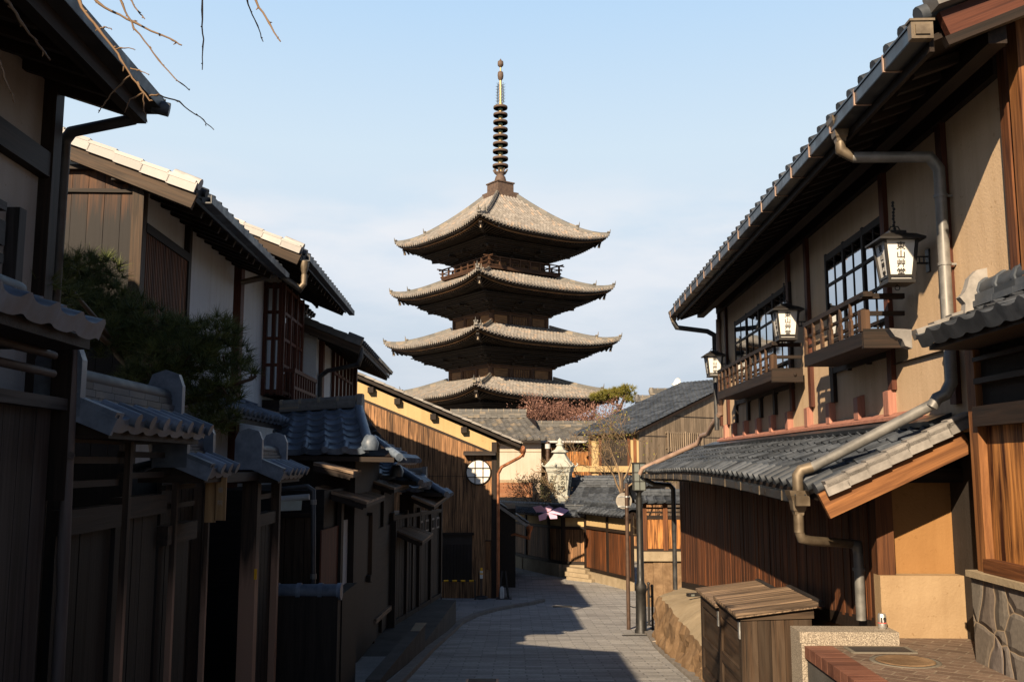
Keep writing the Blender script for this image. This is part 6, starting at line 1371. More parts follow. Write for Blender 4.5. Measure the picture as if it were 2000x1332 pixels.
# ---- second fence section: board panels, open rails, coping with tall end tiles
def endplate(mb, c, h, w_, th):
    pts = [(-w_, 0), (w_, 0), (w_, h * .72), (w_ * .75, h * .92), (0, h), (-w_ * .75, h * .92), (-w_, h * .72)]
    mb.prism([V(c) + LF.n * x_ + V((0, 0, y_)) for x_, y_ in pts], LF.d * th)
fb = thing('board_fence', 'dark board fence with low tiled coping, tall rounded end tiles and thin pale posts', 'fence', LF.P(-2.3, 6.8, gz(6.8)))
for k, (sa, sb_, zt_, zr0) in enumerate(((5.45, 6.26, -.40, .0), (6.32, 7.15, -.36, .0), (7.2, 7.95, -.60, -.2))):
    mb = MB(); boards(mb, LF.P(-2.36, sa, 0), LF.P(-2.36, sb_, 0), gz(7) - .4, zt_, LF.n, .16, .025, .006, .008); mb.build('board_panel', MT['black'], fb)
    mb = MB(); LF.box(mb, -2.37, -2.27, sa, sb_, zt_, zt_ + .14); mb.build('rail', MT['beam'], fb)
    mb = MB()
    for z_ in (.28, .42, .54): LF.box(mb, -2.34, -2.30, sa, sb_, zt_ + z_ - .02, zt_ + z_ + .02)
    mb.build('open_slats', MT['beam'], fb)
for px_ in (243, 338, 402):
    s_ = LF.on(px_, 1100, -2.27)[0]; mb = MB(); LF.box(mb, -2.295, -2.255, s_ - .03, s_ + .02, gz(s_) - .3, .15 if px_ < 400 else -.12); mb.build('post', MT['worn'], fb)
def coping(sa, sb_, ne, nr, ze, zr_, par, rh=.14, plates=True, rr=.055, cap=.045):
    mb = MB(); tileroof(mb, LF.P(ne, sa, ze), LF.P(ne, sb_, ze), LF.P(nr, sa, zr_), LF.P(nr, sb_, zr_), .25, .2, .034, .028, cap); tileroof(mb, LF.P(2*nr - ne, sa, ze), LF.P(2*nr - ne, sb_, ze), LF.P(nr, sa, zr_), LF.P(nr, sb_, zr_), .25, .2, .034, .028, 0)
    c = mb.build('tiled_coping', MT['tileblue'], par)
    mb = MB(); mb.prism([LF.P(ne - .05, sa + .02, ze - .03), LF.P(ne - .05, sa + .02, ze - .09), LF.P(2*nr - ne + .05, sa + .02, ze - .09), LF.P(2*nr - ne + .05, sa + .02, ze - .03), LF.P(nr, sa + .02, zr_ - .04)], LF.d * (sb_ - sa - .04)); mb.build('coping_soffit', MT['beam'], c)
    mb = MB(); ridge(mb, LF.P(nr, sa, zr_ - .02), LF.P(nr, sb_, zr_ - .02), .19, rh, rr, 3, 0); mb.build('coping_ridge', MT['tile'], c)
    if plates:
        for s_ in (sa - .05, sb_): mb = MB(); endplate(mb, LF.P(nr, s_, zr_ - .1), rh + .30, .13, .07); mb.build('end_tile', MT['tileblue'], c)
    mb = MB(); mb.beam(LF.P(ne, sa + .02, ze + .02), LF.P(nr, sa + .02, zr_ + .02), .12, .07); mb.beam(LF.P(ne, sa - .03, ze - .03), LF.P(nr, sa - .03, zr_ - .03), .03, .10); mb.build('verge_tile', MT['tileblue'], c)
    return c
coping(5.42, 7.2, -2.02, -2.34, .23, .36, fb)
coping(7.3, 7.95, -2.0, -2.3, -.055, .07, fb, .08, True)
sg = thing('name_boards', 'pair of pale wooden name boards with faint lettering hanging from a low eave', 'sign', W(421, 1020, 7.72))
for xa_, xb_, yb_ in ((403, 420, 1020), (422, 440, 1016)):
    a, b_ = W(xa_, 932, 7.72), W(xb_, yb_, 7.72); mb = MB(); mb.box(((a.x + b_.x) / 2, 7.72, (a.z + b_.z) / 2), (b_.x - a.x, .018, a.z - b_.z)); o_ = mb.build('board', MT['yboard'], sg)
    if xa_ > 410:
        mb = MB(); write(mb, '書院', ((a.x + b_.x) / 2, 7.71, a.z - .10), (1, 0, 0), (0, 0, 1), .045, .10); mb.build('lettering', MT['greyp'], o_)
# ---- gateway with pillars
gt = thing('gateway', 'dark recessed gateway with heavy pillars and a small tiled roof', 'gate', LF.P(-2.2, 9.2, gz(9.2)))
for px_, wd_, nn_ in ((487, .075, -2.2), (535, .045, -2.15)):
    s_ = LF.on(px_, 1100, nn_)[0]; mb = MB(); LF.box(mb, nn_ - wd_, nn_ + wd_, s_ - wd_, s_ + wd_, gz(s_) - .2, -.0); mb.build('pillar', MT['worn'], gt)
s_a, s_b = LF.on(487, 1100, -2.2)[0], LF.on(535, 1100, -2.15)[0]
mb = MB(); boards(mb, LF.P(-2.24, s_a + .08, 0), LF.P(-2.2, s_b - .05, 0), gz(10) - .2, -.62, LF.n, .13, .025, .006, .006); mb.build('board_panel', MT['black'], gt)
mb = MB(); LF.box(mb, -2.25, -2.13, s_a + .076, s_b - .046, -.62, -.50); mb.build('rail', MT['beam'], gt); mb = MB(); LF.box(mb, -2.22, -2.17, s_a + .076, s_b - .046, -.36, -.31); mb.build('rail', MT['beam'], gt); mb = MB(); LF.box(mb, -2.3, -2.1, 8.0, s_b + .1, -.16, -.08); mb.build('lintel', MT['beam'], gt)
mb = MB(); LF.box(mb, -3.6, -2.9, 8.0, s_a - .08, gz(8.5), .0); mb.build('recess', MT['char'], gt)
mb = MB(); boards(mb, LF.P(-2.62, 8.0, 0), LF.P(-2.62, s_a - .06, 0), gz(9) - .2, -.1, LF.n, .11, .025, .008, .01); mb.build('door', MT['char'], gt)
mb = MB(); p_ = W(499, 1121, LF.P(-2.12, s_a - .08, 0).y - .02); mb.box(tuple(p_), (.025, .012, .10)); tag(mb.build('door_tag', MT['yellow'], loc=p_), 'small orange tag on the gateway pillar', 'tag')
coping(9.35, 10.5, -1.87, -2.2, -.10, .04, gt, .10, True, .05)
# ---- low tile-topped wall across, and what stands behind it
lw = thing('low_wall', 'low dark wall topped with round grey tiles beside the recessed yard', 'wall', (-2.4, 11.2, gz(11.2)))
a, b_ = W(535, 1150, 11.0), W(664, 1152, 11.0); zt_ = a.z - .08
mb = MB(); mb.box(((a.x + b_.x) / 2, 11.12, (zt_ + gz(11)) / 2 - .1), (b_.x - a.x - .05, .2, zt_ - gz(11) + .2)); mb.box((b_.x - .08, 11.75, (zt_ + gz(11)) / 2 - .1), (.14, 1.05, zt_ - gz(11) + .19)); mb.build('wall_body', MT['char'], lw)
mb = MB()
for i in range(3): p_, q_ = a.lerp(b_, i / 3), a.lerp(b_, (i + .96) / 3); mb.tube([V((p_.x, 11.1, zt_ + .04)), V((q_.x, 11.1, zt_ + .04))], .085, 14)
for i in range(4): p_ = a.lerp(b_, min(.97, i / 3 + .02)); mb.tube([V((p_.x - .025, 11.1, zt_ + .04)), V((p_.x + .025, 11.1, zt_ + .04))], .097, 14)
mb.build('cap_tiles', MT['tileblue'], lw)
yd = thing('yard_screen', 'weathered brown board screen in the recessed yard behind the low wall', 'screen', W(570, 1140, 12.6))
a, b_ = W(536, 1140, 12.6), W(612, 1140, 12.6); zA = W(570, 1010, 12.6).z
mb = MB(); boards(mb, (a.x, 12.6), (b_.x, 12.6), gz(12), zA, (0, -1, 0), .13, .03, .006, .01); mb.build('board_panel', MT['cab'], yd)
mb = MB(); mb.box(((a.x + b_.x) / 2, 12.58, zA + .03), (b_.x - a.x, .12, .06)); mb.build('rail', MT['beam'], yd)
aw = thing('rolled_awning', 'small pale awning cloth hanging under a white pipe in the yard', 'awning', W(566, 990, 12.2))
a, b_ = W(541, 975, 12.2), W(604, 970, 12.2); mb = MB(); mb.tube([a, b_], .04, 10); mb.build('roller', MT['pipewhite'], aw)
c_, d_ = W(541, 998, 12.1), W(588, 996, 12.1); mb = MB(); mb.prism([W(541, 979, 12.17), W(590, 977, 12.17), d_, c_], (0, .012, 0)); mb.build('cloth', MT['bronzepanel'], aw)
dp_ = thing('drain_pipe', 'shiny dark drain pipe standing in the recessed yard', 'pipe', W(612, 1150, 12.0))
mb = MB(); mb.tube([W(545, 955, 12.1), W(600, 950, 12.0), W(612, 958, 12.0), W(612, 1160, 12.0)], .03, 10); mb.build('pipe', MT['pipedark'], dp_)
mb = MB(); p_ = W(612, 1130, 12.0); mb.tube([p_, p_ + V((0, 0, .06))], .04, 10); mb.build('pipe_joint', MT['galv'], dp_); mb = MB(); p_ = W(612, 985, 12.0); mb.tube([p_, p_ + V((0, 0, .06))], .04, 10); mb.build('pipe_joint', MT['galv'], dp_)
# ---- shop front with plank awnings
ft = thing('shop_front', 'low dark shop front with pale plaster strip and tall plank walls', 'building', (-2.6, 15, -2.95))
fx = lambda y_: -2.45 + (y_ - 12.5) * (.19 / 5.3)
mb = MB(); mb.prism([(fx(12.6) - .02, 12.6, -3.2), (fx(17.8) - .02, 17.8, -3.2), (-4.5, 17.8, -3.2), (-4.5, 12.6, -3.2)], (0, 0, 2.85)); mb.build('wall', MT['black'], ft)
def facade(name, pxa, pxb, z0, z1, m_, out=.03, par=ft):
    def yy(px_):
        lo, hi = 10, 22
        for _ in range(40):
            mid = (lo + hi) / 2
            if 1000 + fx(mid) / mid * F * 1.0 < px_: lo = mid
            else: hi = mid
        return lo
    ya, yb_ = yy(pxa), yy(pxb); mb = MB()
    mb.hexa([(fx(ya), ya, z0), (fx(yb_), yb_, z0), (fx(yb_) + out, yb_, z0), (fx(ya) + out, ya, z0), (fx(ya), ya, z1), (fx(yb_), yb_, z1), (fx(yb_) + out, yb_, z1), (fx(ya) + out, ya, z1)])
    return mb.build(name, MT[m_], par)
facade('door', 632, 664, -2.95, -.85, 'red', .02)
facade('plaster_strip', 668, 691, -2.2, -.80, 'white', .02)
facade('post', 664, 668.5, -2.95, -.5, 'beam', .06); facade('post', 691, 696, -2.95, -.5, 'beam', .06)
facade('plank_wall', 736, 764, -2.55, -1.1, 'char', .03); facade('wall_sill', 734, 765, -2.63, -2.55, 'lid', .08)
p_ = W(726, 1262, 16.3)
mb = MB(); mb.box((p_.x, 16.3, -1.85), (.10, .10, 2.25)); mb.build('awning_post', MT['cab'], ft)
sb2 = thing('sign_board', 'tall brown wooden sign board hung from the shop front eave', 'sign', W(710, 1140, 15.2))
a, b_ = W(697, 1005, 15.2), W(722, 1140, 15.2)
mb = MB(); mb.hexa([(a.x, 15.2, b_.z), (b_.x, 15.4, b_.z), (b_.x, 15.46, b_.z), (a.x, 15.26, b_.z), (a.x, 15.2, a.z), (b_.x, 15.4, a.z), (b_.x, 15.46, a.z), (a.x, 15.26, a.z)]); mb.build('board', MT['cab'], sb2)
mb = MB(); mb.box(((a.x + b_.x) / 2, 15.25, a.z + .01), (b_.x - a.x + .05, .12, .04)); mb.box(((a.x + b_.x) / 2, 15.25, b_.z + .08), (b_.x - a.x + .03, .13, .10)); mb.build('frame', MT['beam'], sb2)
def plank_roof(label, pts, Ys, par=None, k=8):
    """sloping plank awning from four pixel corners at given depths: inner near, outer near, outer far, inner far"""
    A, B, C_, D = [W(px_, py_, y_) for (px_, py_), y_ in zip(pts, Ys)]
    t = thing('plank_awning', label, 'awning', (A + C_) / 2, 0, 'plank awnings along the left fronts'); mb = MB()
    for i in range(k):
        u, v = i / k, (i + .96) / k; a, b_, c_, d_ = A.lerp(D, u), B.lerp(C_, u), B.lerp(C_, v), A.lerp(D, v); o = V((0, 0, .03 + rng.uniform(0, .01)))
        mb.hexa([a, b_, c_, d_, a + o, b_ + o, c_ + o, d_ + o])
    mb.build('planks', MT['lid'], t)
    mb = MB(); mb.beam(B + V((-.02, 0, -.02)), C_ + V((-.02, 0, -.02)), .04, .05); mb.beam(A + V((0, .03, -.04)), B + V((-.04, .03, -.04)), .05, .07); mb.beam(D + V((0, -.03, -.04)), C_ + V((-.04, -.03, -.04)), .05, .07); mb.build('frame', MT['beam'], t)
plank_roof('uppermost plank awning below the big grey gate roof', [(612, 908), (690, 926), (706, 922), (640, 905)], (12.8, 12.8, 14.4, 14.4))
plank_roof('wide plank awning with sunlit end over the shop front door', [(616, 955), (716, 985), (752, 971), (655, 945)], (13.0, 13.0, 15.6, 15.6))
plank_roof('long plank awning beside the second small tiled roof', [(690, 930), (770, 957), (799, 948), (712, 924)], (15.8, 15.8, 17.6, 17.6))
plank_roof('farthest plank awning with lit grey planks above the board fence', [(803, 972), (848, 990), (880, 966), (832, 957)], (18.6, 18.6, 21.4, 21.4))
plank_roof('lowest plank awning halfway up the board fence', [(772, 1038), (825, 1060), (846, 1044), (795, 1026)], (17.9, 17.9, 19.2, 19.2))
# ---- far board fence on the raised plinth
bf = thing('board_fence', 'tall grey brown board fence with small windows before the gabled house', 'fence', (-1.95, 19.8, -2.95))
A, B = V((-2.26, 17.8, 0)), V((-1.66, 21.7, 0)); nr = V((3.9, -.6, 0)).normalized()
mb = MB(); boards(mb, A, B, -2.95, lambda u: -1.02 - .06 * u, nr, .19, .03, .008, .012); mb.build('board_panel', MT['char'], bf)
mb = MB(); mb.hexa([A + V((0, 0, -3.6)), B + V((0, 0, -3.6)), B + V((-1.5, 0, -3.6)), A + V((-1.5, 0, -3.6)), A + V((0, 0, -.95)), B + V((0, 0, -1.05)), B + V((-1.5, 0, -1.05)), A + V((-1.5, 0, -.95))]); mb.build('wall', MT['black'], bf)
mb = MB()
for u in (0, .25, .5, .75, 1): p_ = A.lerp(B, u) + nr * .05; mb.beam(p_ + V((0, 0, -2.95)), p_ + V((0, 0, -.9)), .09, .07, up=nr)
mb.beam(A + nr * .05 + V((0, 0, -1.0)), B + nr * .05 + V((0, 0, -1.05)), .07, .07); mb.beam(A + nr * .04 + V((0, 0, -2.91)), B + nr * .04 + V((0, 0, -2.91)), .08, .09); mb.build('post_and_rail', MT['beam'], bf)
for u in (.55, .68, .81, .93):
    p_ = A.lerp(B, u) + nr * .04; mb = MB(); mb.beam(p_ + V((0, 0, -1.42)), p_ + V((0, 0, -1.18)), .26, .03, up=nr); w_ = mb.build('small_window', MT['greyp'], bf)
    mb = MB(); mb.beam(p_ + nr * .02 + V((0, 0, -1.38)), p_ + nr * .02 + V((0, 0, -1.22)), .16, .02, up=nr); mb.build('pane', MT['dim'], w_)
mb = MB(); mb.box((-2.36, 17.75, -2.0), (.46, .12, 1.9)); mb.build('end_boards', MT['char'], bf)
# ---- small tiled gate roofs behind the fronts
def gate_roof(label, E0, E1, R0, R1, back, zb_, Yw, two=False):
    t = thing('gatehouse', label, 'building', ((E0.x + E1.x) / 2, (E0.y + R0.y) / 2, zb_))
    mb = MB(); tileroof(mb, E0, E1, R0, R1, .27, .22, .036, .03, .05); tileroof(mb, V((E1.x, 2*R0.y - E0.y, E0.z)), V((E0.x, 2*R0.y - E0.y, E0.z)), R1, R0, .27, .22, .036, .03, 0)
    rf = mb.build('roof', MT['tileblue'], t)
    mb = MB(); ridge(mb, R0, R1, .24, .12, .06, 3, .3); mb.build('ridge', MT['tilemid'], rf)
    mb = MB(); c = R1 + V((.02, 0, -.12)); pts = [(-.16, 0), (.16, 0), (.16, .2), (.1, .34), (-.1, .34), (-.16, .2)]
    mb.prism([c + V((0, x_, y_)) for x_, y_ in pts], (.08, 0, 0)); mb.build('end_tile', MT['tilemid'], rf)
    mb = MB(); mb.tube([R1 + V((.02, 0, .03)), E1 + V((.0, .02, .07))], .075, 10); c = E1 + V((.02, .0, .06)); mb.lathe(c, [(.11, -.06), (.13, .04), (.08, .14), (.02, .16)], 10); mb.build('hip_ridge', MT['tileblue'], rf)
    # small lower end roof on the street side
    q = E1 + V((.42, .15, -.16)); mb = MB(); tileroof(mb, V((q.x, E0.y + .05, q.z)), V((q.x, 2*R0.y - E0.y - .05, q.z)), V((E1.x - .1, R1.y - .3, E1.z + .16)), V((E1.x - .1, R1.y + .3, E1.z + .16)), .27, .22, .036, .03, .045)
    mb.tube([V((q.x + .02, E0.y + .05, q.z + .06)), V((E1.x - .1, R1.y - .3, E1.z + .2))], .06, 10); mb.build('end_roof', MT['tileblue'], rf)
    mb = MB(); mb.prism([(E0.x + .1, E0.y + .15, E0.z - .06), (E1.x + .3, E0.y + .15, E0.z - .06), (R1.x - .0, R1.y, R1.z - .08), (R0.x + .1, R0.y, R0.z - .08)], (0, .05, -.03)); mb.prism([(E0.x + .1, E0.y + .05, E0.z - .05), (q.x - .06, E0.y + .05, E0.z - .08), (q.x - .06, 2*R0.y - E0.y, E0.z - .08), (E0.x + .1, 2*R0.y - E0.y, E0.z - .05)], (0, 0, -.07)); mb.build('soffit', MT['beam'], rf)
    mb = MB(); mb.box(((E0.x + E1.x) / 2 - .1, Yw, (E0.z - .12 + zb_) / 2), (E1.x - E0.x - .25, R0.y * 2 - E0.y * 2 - .5, E0.z - .1 - zb_)); mb.build('wall', MT['beam'], t)
    return t
gate_roof('gatehouse with broad blue grey tiled roof and pale ridge stack above the shop front', W(520, 882, 13.7), W(720, 879, 13.7), W(548, 806, 15.2), W(697, 796, 15.2), 1.5, -2.9, 15.2)
gate_roof('small gatehouse roof stepped lower and farther behind the plank awnings', W(690, 931, 16.7), W(772, 931, 16.7), W(700, 902, 17.7), W(772, 897, 17.7), 1.2, -2.9, 17.7)
gate_roof('lowest and farthest gatehouse roof beside the board fence', W(775, 955, 19.0), W(828, 955, 19.0), W(780, 935, 19.9), W(824, 932, 19.9), 1.2, -2.9, 19.9)
# ---- concrete plinth and low ramp wall
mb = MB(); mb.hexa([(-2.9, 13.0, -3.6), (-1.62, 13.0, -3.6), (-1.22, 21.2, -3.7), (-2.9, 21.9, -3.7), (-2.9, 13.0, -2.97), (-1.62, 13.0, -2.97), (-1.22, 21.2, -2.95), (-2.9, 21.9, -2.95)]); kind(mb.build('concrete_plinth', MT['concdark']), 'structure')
t = thing('ramp_wall', 'low concrete kerb wall beside the left ramp', 'kerb wall', (-1.6, 14, gz(14)))
mb = MB(); mb.hexa([(-1.74, 11.8, -3.0), (-1.60, 11.8, -3.0), (-1.44, 16.2, -3.3), (-1.58, 16.2, -3.3), (-1.74, 11.8, -2.60), (-1.60, 11.8, -2.60), (-1.44, 16.2, -2.66), (-1.58, 16.2, -2.66)]); mb.build('wall', MT['concdark'], t)
mb = MB(); mb.hexa([(-1.76, 11.8, -2.598), (-1.58, 11.8, -2.598), (-1.42, 16.22, -2.658), (-1.6, 16.22, -2.658), (-1.76, 11.8, -2.57), (-1.58, 11.8, -2.57), (-1.42, 16.22, -2.63), (-1.6, 16.22, -2.63)]); mb.build('cap', MT['concdark'], t)
mb = MB(); mb.hexa([(-1.60, 15.4, -2.63), (-1.45, 15.4, -2.63), (-1.42, 16.23, -2.64), (-1.6, 16.23, -2.64), (-1.60, 15.4, -2.612), (-1.45, 15.4, -2.612), (-1.42, 16.23, -2.624), (-1.6, 16.23, -2.624)]); mb.build('sunlit_end_patch', MT['conc'], t)  # paler strip painted in for sunlight on the far end of the wall
# ================================================================ TREES AND SHRUBS
def frand(): return V((rng.gauss(0, 1), rng.gauss(0, 1), rng.gauss(0, 1))).normalized()
def needles(mb, c, up, n, ln, wd, base=.5):
    for _ in range(n):
        d = (up * rng.uniform(.25, 1.3) + frand() * .95).normalized(); b = c - d * .01; s_ = d.cross(frand()).normalized() * wd
        l = ln * rng.uniform(.7, 1.15); rv = min(1, max(0, base * .75 + rng.uniform(-.1, .3)))
        mb.add([b - s_, b + s_, b + d * l], [(0, 1, 2)], rv, [(0, 0, 0)] * 3)
def pine(label, trunk, tr, pads, ntuft, nn, ln, wd, nm, barkm='bark', bare=0):
    t = thing('pine_tree', label, 'pine tree', trunk[0]); mb = MB()
    mb.tube(trunk, tr, 9)
    for c, rx, rz in pads:
        c = V(c); j = min(range(len(trunk)), key=lambda i: (V(trunk[i]) - c).length + max(0, trunk[i].z - c.z) * .5); p = V(trunk[j]); m_ = p.lerp(c, .5) + V((rng.uniform(-.1, .1), rng.uniform(-.1, .1), -.05)) * rx
        r0 = tr[j] * .5; mb.tube([p, m_, c - V((0, 0, rz * .4))], [r0, r0 * .7, r0 * .35], 7)
        for _ in range(6):
            q = c + V((rng.uniform(-1, 1) * rx, rng.uniform(-1, 1) * rx, rng.uniform(-.2, .4) * rz)) * .85; mb.tube([c - V((0, 0, rz * .4)), c.lerp(q, .5) - V((0, 0, rz * .2)), q], [r0 * .35, r0 * .25, r0 * .12], 5)
    mb.build('trunk', MT[barkm], t)
    mb = MB()
    for c, rx, rz in pads:
        for _ in range(int(ntuft * rx * rx)):
            while True:
                q = V((rng.uniform(-1, 1), rng.uniform(-1, 1), rng.uniform(-1, 1)))
                if .25 < q.length < 1: break
            p = V(c) + V((q.x * rx, q.y * rx, q.z * rz)); up = V((q.x * .7, q.y * .7, .8 + .3 * q.z)).normalized()
            needles(mb, p, up, nn, ln, wd, rng.random())
    mb.build('crown', MT[nm], t); return t
rng = random.Random(21)
# near pine in the gap between the first two houses
YP = 8.7
pp = lambda px_, py_, dy=0: W(px_, py_, YP + dy)
base = pp(330, 900, .1); base.z = gz(YP)
trunk = [base, pp(325, 980, .1), pp(300, 800, .1), pp(280, 735, .1), pp(235, 690, .1), pp(190, 620, .1), pp(165, 560, .1)]
pads = [(pp(a, b_, c), r_ / F * YP, z_ / F * YP) for a, b_, c, r_, z_ in
        ((105, 545, .1, 62, 38), (180, 530, .25, 62, 36), (150, 600, -.1, 80, 40), (215, 590, .2, 62, 42), (285, 640, .0, 72, 42), (230, 665, -.15, 75, 38), (400, 655, .1, 72, 40), (355, 700, -.1, 78, 42),
         (440, 700, .15, 52, 44), (445, 760, .0, 42, 34), (300, 735, -.2, 70, 36), (380, 770, .1, 62, 30), (492, 735, -.1, 15, 13), (420, 820, .1, 50, 28), (340, 650, .35, 52, 34), (90, 590, .3, 42, 34), (66, 545, -2.3, 30, 22), (112, 520, -2.0, 34, 24), (100, 575, -1.9, 36, 22))]
pine('dark pine with spreading needle pads leaning over the left fence', trunk, [.11, .10, .085, .07, .06, .045, .03], pads, 900, 32, .15, .0034, 'pinen')
def branching(mb, p, d, r, ln, depth, spread, up, out, minr=.004, jit=.25, kids=(2, 3)):
    pts, rs, q = [p], [r], p
    for i in range(3):
        d = (d + frand() * jit + V((0, 0, up))).normalized(); q = q + d * (ln / 3); pts.append(q); rs.append(max(minr, r * (1 - .13 * (i + 1))))
    mb.tube(pts, rs, 5 if r > .02 else 3, r > .05)
    if depth == 0: out.append((q, d)); return
    for k in range(rng.choice(kids)):
        dd = (d + frand() * spread).normalized(); branching(mb, pts[rng.choice((2, 3, 3))], dd, rs[-1] * rng.uniform(.62, .8), ln * rng.uniform(.66, .85), depth - 1, spread, up, out, minr, jit, kids)
def bare_tree(name, label, p, h, r, depth, spread, up, ln, twigm, budm=None, buds=3, minr=.006, stems=1, kids=(2, 3), jit=.25, lean=(0, 0), seed=None):
    global rng
    if seed is not None: rng = random.Random(seed)
    t = thing(name, label, 'tree' if 'shrub' not in name else 'shrub', p); trunk, tips = MB(), []
    cr = MB()
    for s_ in range(stems):
        d = V((lean[0] + rng.uniform(-.1, .1), lean[1], 1)).normalized() if stems == 1 else (V((0, 0, 1)) + frand() * .6).normalized()
        q = V(p) + d * h; trunk.tube([V(p) - V((0, 0, .1)), V(p) + d * h * .5 + frand() * .04 * h, q], [r * 1.2, r, r * .85], 8)
        for k in range(4 if stems == 1 else 3): branching(cr, q - d * (h * .25 * rng.random()), (d + frand() * spread * 1.3).normalized(), r * .62, ln, depth, spread, up, tips, minr, jit, kids)
    trunk.build('trunk', MT['bark'], t)
    cr.build('branches', MT[twigm], t)
    if budm:
        b_ = MB()
        for q, d in tips:
            for _ in range(buds):
                c = q + frand() * rng.uniform(.02, .30) * ln * 1.3; s_ = .020 * ln / .8 + .012; u, v_ = frand() * s_, frand() * s_
                b_.add([c - u, c + v_, c + u, c - v_], [(0, 1, 2, 3)], None, [(0, 0, 0)] * 4)
        b_.build('crown', MT[budm], t)
    return t
p = W(1112, 905, 56); p.z = gz(56)
bare_tree('bare_tree', 'wide reddish leafless tree in front of the pagoda', p, 5.2, .2, 5, .85, .05, 1.65, 'redtwig', 'bud', 4, .014, lean=(-.02, 0), jit=.28, kids=(3, 3), seed=11)
p = W(1165, 905, 58); p.z = gz(58)
bare_tree('bare_tree', 'smaller reddish leafless tree between the pagoda and the blue roof', p, 5.8, .15, 5, .8, .04, 1.35, 'redtwig', 'bud', 5, .013, jit=.28, kids=(3, 3), seed=12)
p = W(1085, 905, 54); p.z = gz(54)
bare_tree('bare_tree', 'reddish leafless tree at the left beside the pagoda roof', p, 5.6, .14, 5, .8, .04, 1.15, 'redtwig', 'bud', 4, .013, jit=.28, kids=(3, 3), seed=13)
rng = random.Random(22)
b0 = W(1205, 905, 60); b0.z = gz(60)
q = lambda px_, py_, dy=0: W(px_, py_, 60 + dy)
pine('sunlit olive green pine rising behind the blue roof', [b0, q(1203, 860), q(1205, 820), q(1212, 795), q(1220, 775), q(1222, 755)], [.18, .16, .13, .10, .08, .05],
     [(q(1225, 765), .58, .42), (q(1185, 772), .72, .32), (q(1208, 768, .4), .60, .36), (q(1166, 776), .45, .26), (q(1230, 780), .40, .28)], 150, 26, .30, .016, 'pinefar')
rng = random.Random(23)
p = W(1200, 985, 36.8); p.z = gz(36.8)
bare_tree('bare_tree', 'thin pruned tree with pale orange trunk behind the sunlit fence', p, 3.6, .075, 5, .8, .02, 1.0, 'tantwig', 'pinefar', 1, .007, jit=.25)
p = W(1160, 985, 40); p.z = gz(40)
bare_tree('bare_tree', 'leaning bare tree between the bronze lantern and the pruned tree', p, 3.2, .07, 5, .8, .02, 1.0, 'tantwig', None, 2, .009, jit=.3)
p = W(1040, 1000, 39); p.z = gz(39) + 1.75
bare_tree('bare_shrub', 'twiggy leafless shrub with pale buds left of the bronze lantern', p, .5, .05, 4, .85, .0, .58, 'tantwig', 'tantwig', 2, .008, stems=6, jit=.3)
p = W(1080, 920, 45); p.z = gz(45) + 1.0
t = thing('hedge', 'dark brown clipped hedge behind the bronze lantern', 'hedge', p); mb = MB()
for _ in range(5200):
    c = V((p.x + rng.uniform(-.6, 3.0), 45 + rng.uniform(0, .9), gz(45) + rng.uniform(.3, 3.35) + rng.gauss(0, .08))); u, v_ = frand() * .07, frand() * .07; mb.add([c - u, c + v_, c + u, c - v_], [(0, 1, 2, 3)], None, [(0, 0, 0)] * 4)
mb.build('leaves', MT['hedge'], t)
mb = MB()
for i in range(8): mb.tube([V((p.x - .5 + i * .48, 45.4, gz(45))), V((p.x - .4 + i * .48, 45.4, gz(45) + 2.6))], .04, 5)
mb.build('stems', MT['bark'], t)
p = W(1292, 1000, 26.6); p.z = gz(28)
bare_tree('bare_shrub', 'tangled leafless shrub behind the open slats of the garden fence', p, 2.3, .03, 3, .85, .0, .30, 'tantwig', None, 2, .007, jit=.3)
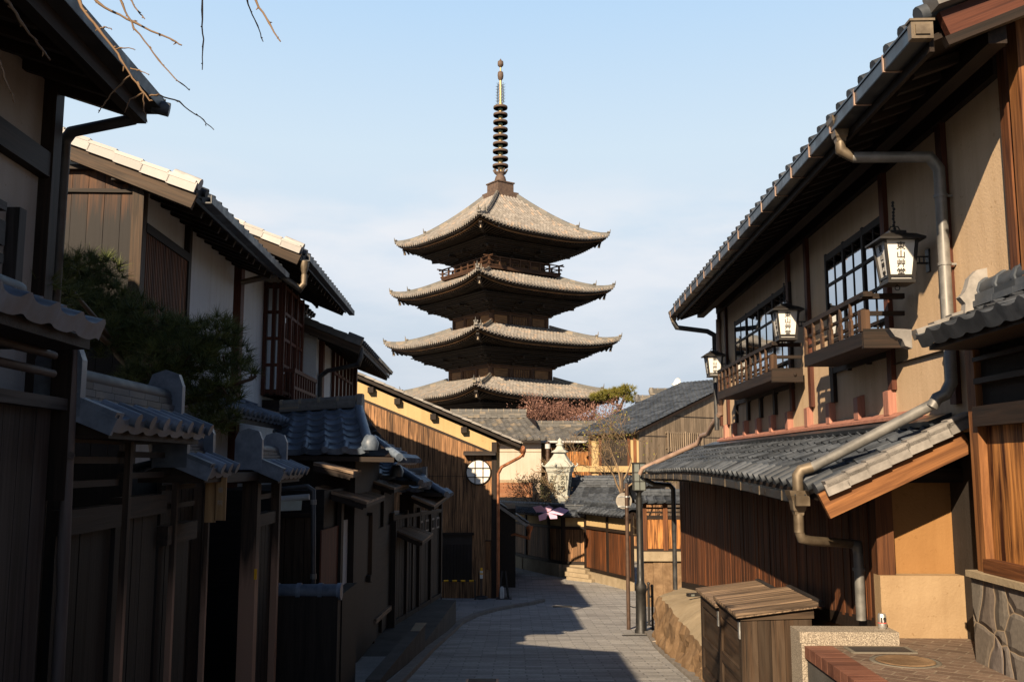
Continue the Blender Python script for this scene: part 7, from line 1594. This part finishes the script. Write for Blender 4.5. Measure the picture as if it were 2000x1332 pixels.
# ---- cherry boughs over the street: the trunk stands left of the camera, out of view
TY = 3.2
t = thing('cherry_tree', 'weeping cherry twigs hanging into the top left corner of the view', 'tree', (-1.95, .7, gz(.7)))
mb = MB(); top = V((-1.5, 2.4, 2.5))
mb.tube([V((-1.95, .7, gz(.7) - .1)), V((-1.9, .8, .2)), V((-1.85, 1.0, 1.5)), V((-1.75, 1.5, 2.2)), top, V((-1.0, 3.1, 2.6)), V((-.6, 3.3, 2.35))], [.13, .11, .095, .08, .06, .035, .02], 9); mb.build('trunk', MT['bark'], t)
TW = [([(140, -60), (158, 15), (192, 57), (230, 105), (258, 152), (293, 198)], .0055, 3.0), ([(160, -20), (205, 16), (262, 45), (330, 76), (355, 89)], .0052, 3.3), ([(225, -30), (245, 22), (262, 55), (300, 105), (340, 153), (370, 177)], .0036, 3.1),
      ([(240, -30), (258, 5), (272, 25), (283, 38)], .0040, 3.4), ([(396, -40), (395, 40), (397, 90), (395, 137)], .0034, 3.2), ([(470, -40), (485, 10), (502, 50), (514, 82)], .0036, 3.4), ([(480, -50), (500, 5), (525, 45), (548, 82)], .0050, 3.2),
      ([(0, -20), (18, 8), (42, 45), (75, 88), (98, 118)], .0062, 2.9), ([(-30, 70), (0, 120), (12, 160), (24, 185), (30, 204)], .0036, 3.0), ([(292, 188), (310, 186), (350, 200), (390, 230), (418, 254)], .0030, 3.0), ([(255, 148), (230, 170), (205, 200), (192, 221)], .0028, 3.0),
      ([(280, 182), (255, 195), (245, 215)], .0028, 3.0), ([(281, 182), (280, 210), (287, 238)], .0026, 3.0), ([(196, 56), (207, 53), (218, 57)], .0024, 3.0), ([(225, 96), (240, 94), (262, 97)], .0024, 3.0), ([(255, 134), (272, 138), (291, 146)], .0024, 3.0)]
mb = MB()
for pts, r_, y_ in TW:
    P = [W(px_, py_, y_) for px_, py_ in pts]; n = len(P); Q = []
    for i in range(n - 1):
        for k in range(4): Q.append(P[i].lerp(P[i+1], k / 4) + frand() * (.0025 if i or k else 0))
    Q.append(P[-1]); m_ = len(Q); rs = [r_ * (1 - .55 * i / m_) * (1.35 if i % 5 == 3 else 1) for i in range(m_)]; mb.tube(Q, rs, 6)
    for i in range(2, m_, 3): c = Q[i] + frand() * r_; mb.tube([c, c + frand() * r_ * 2.2 + V((0, 0, -r_))], [r_ * .7, r_ * .2], 5)
    if pts[0][1] < 0: mb.tube([Q[0], (Q[0] + top) / 2 + V((0, .3, .25)), V((-1.2 + .1 * (y_ - 3), 2.85, 2.58))], [r_, r_ * 1.5, r_ * 2], 6)
mb.build('twigs', MT['twig'], t)
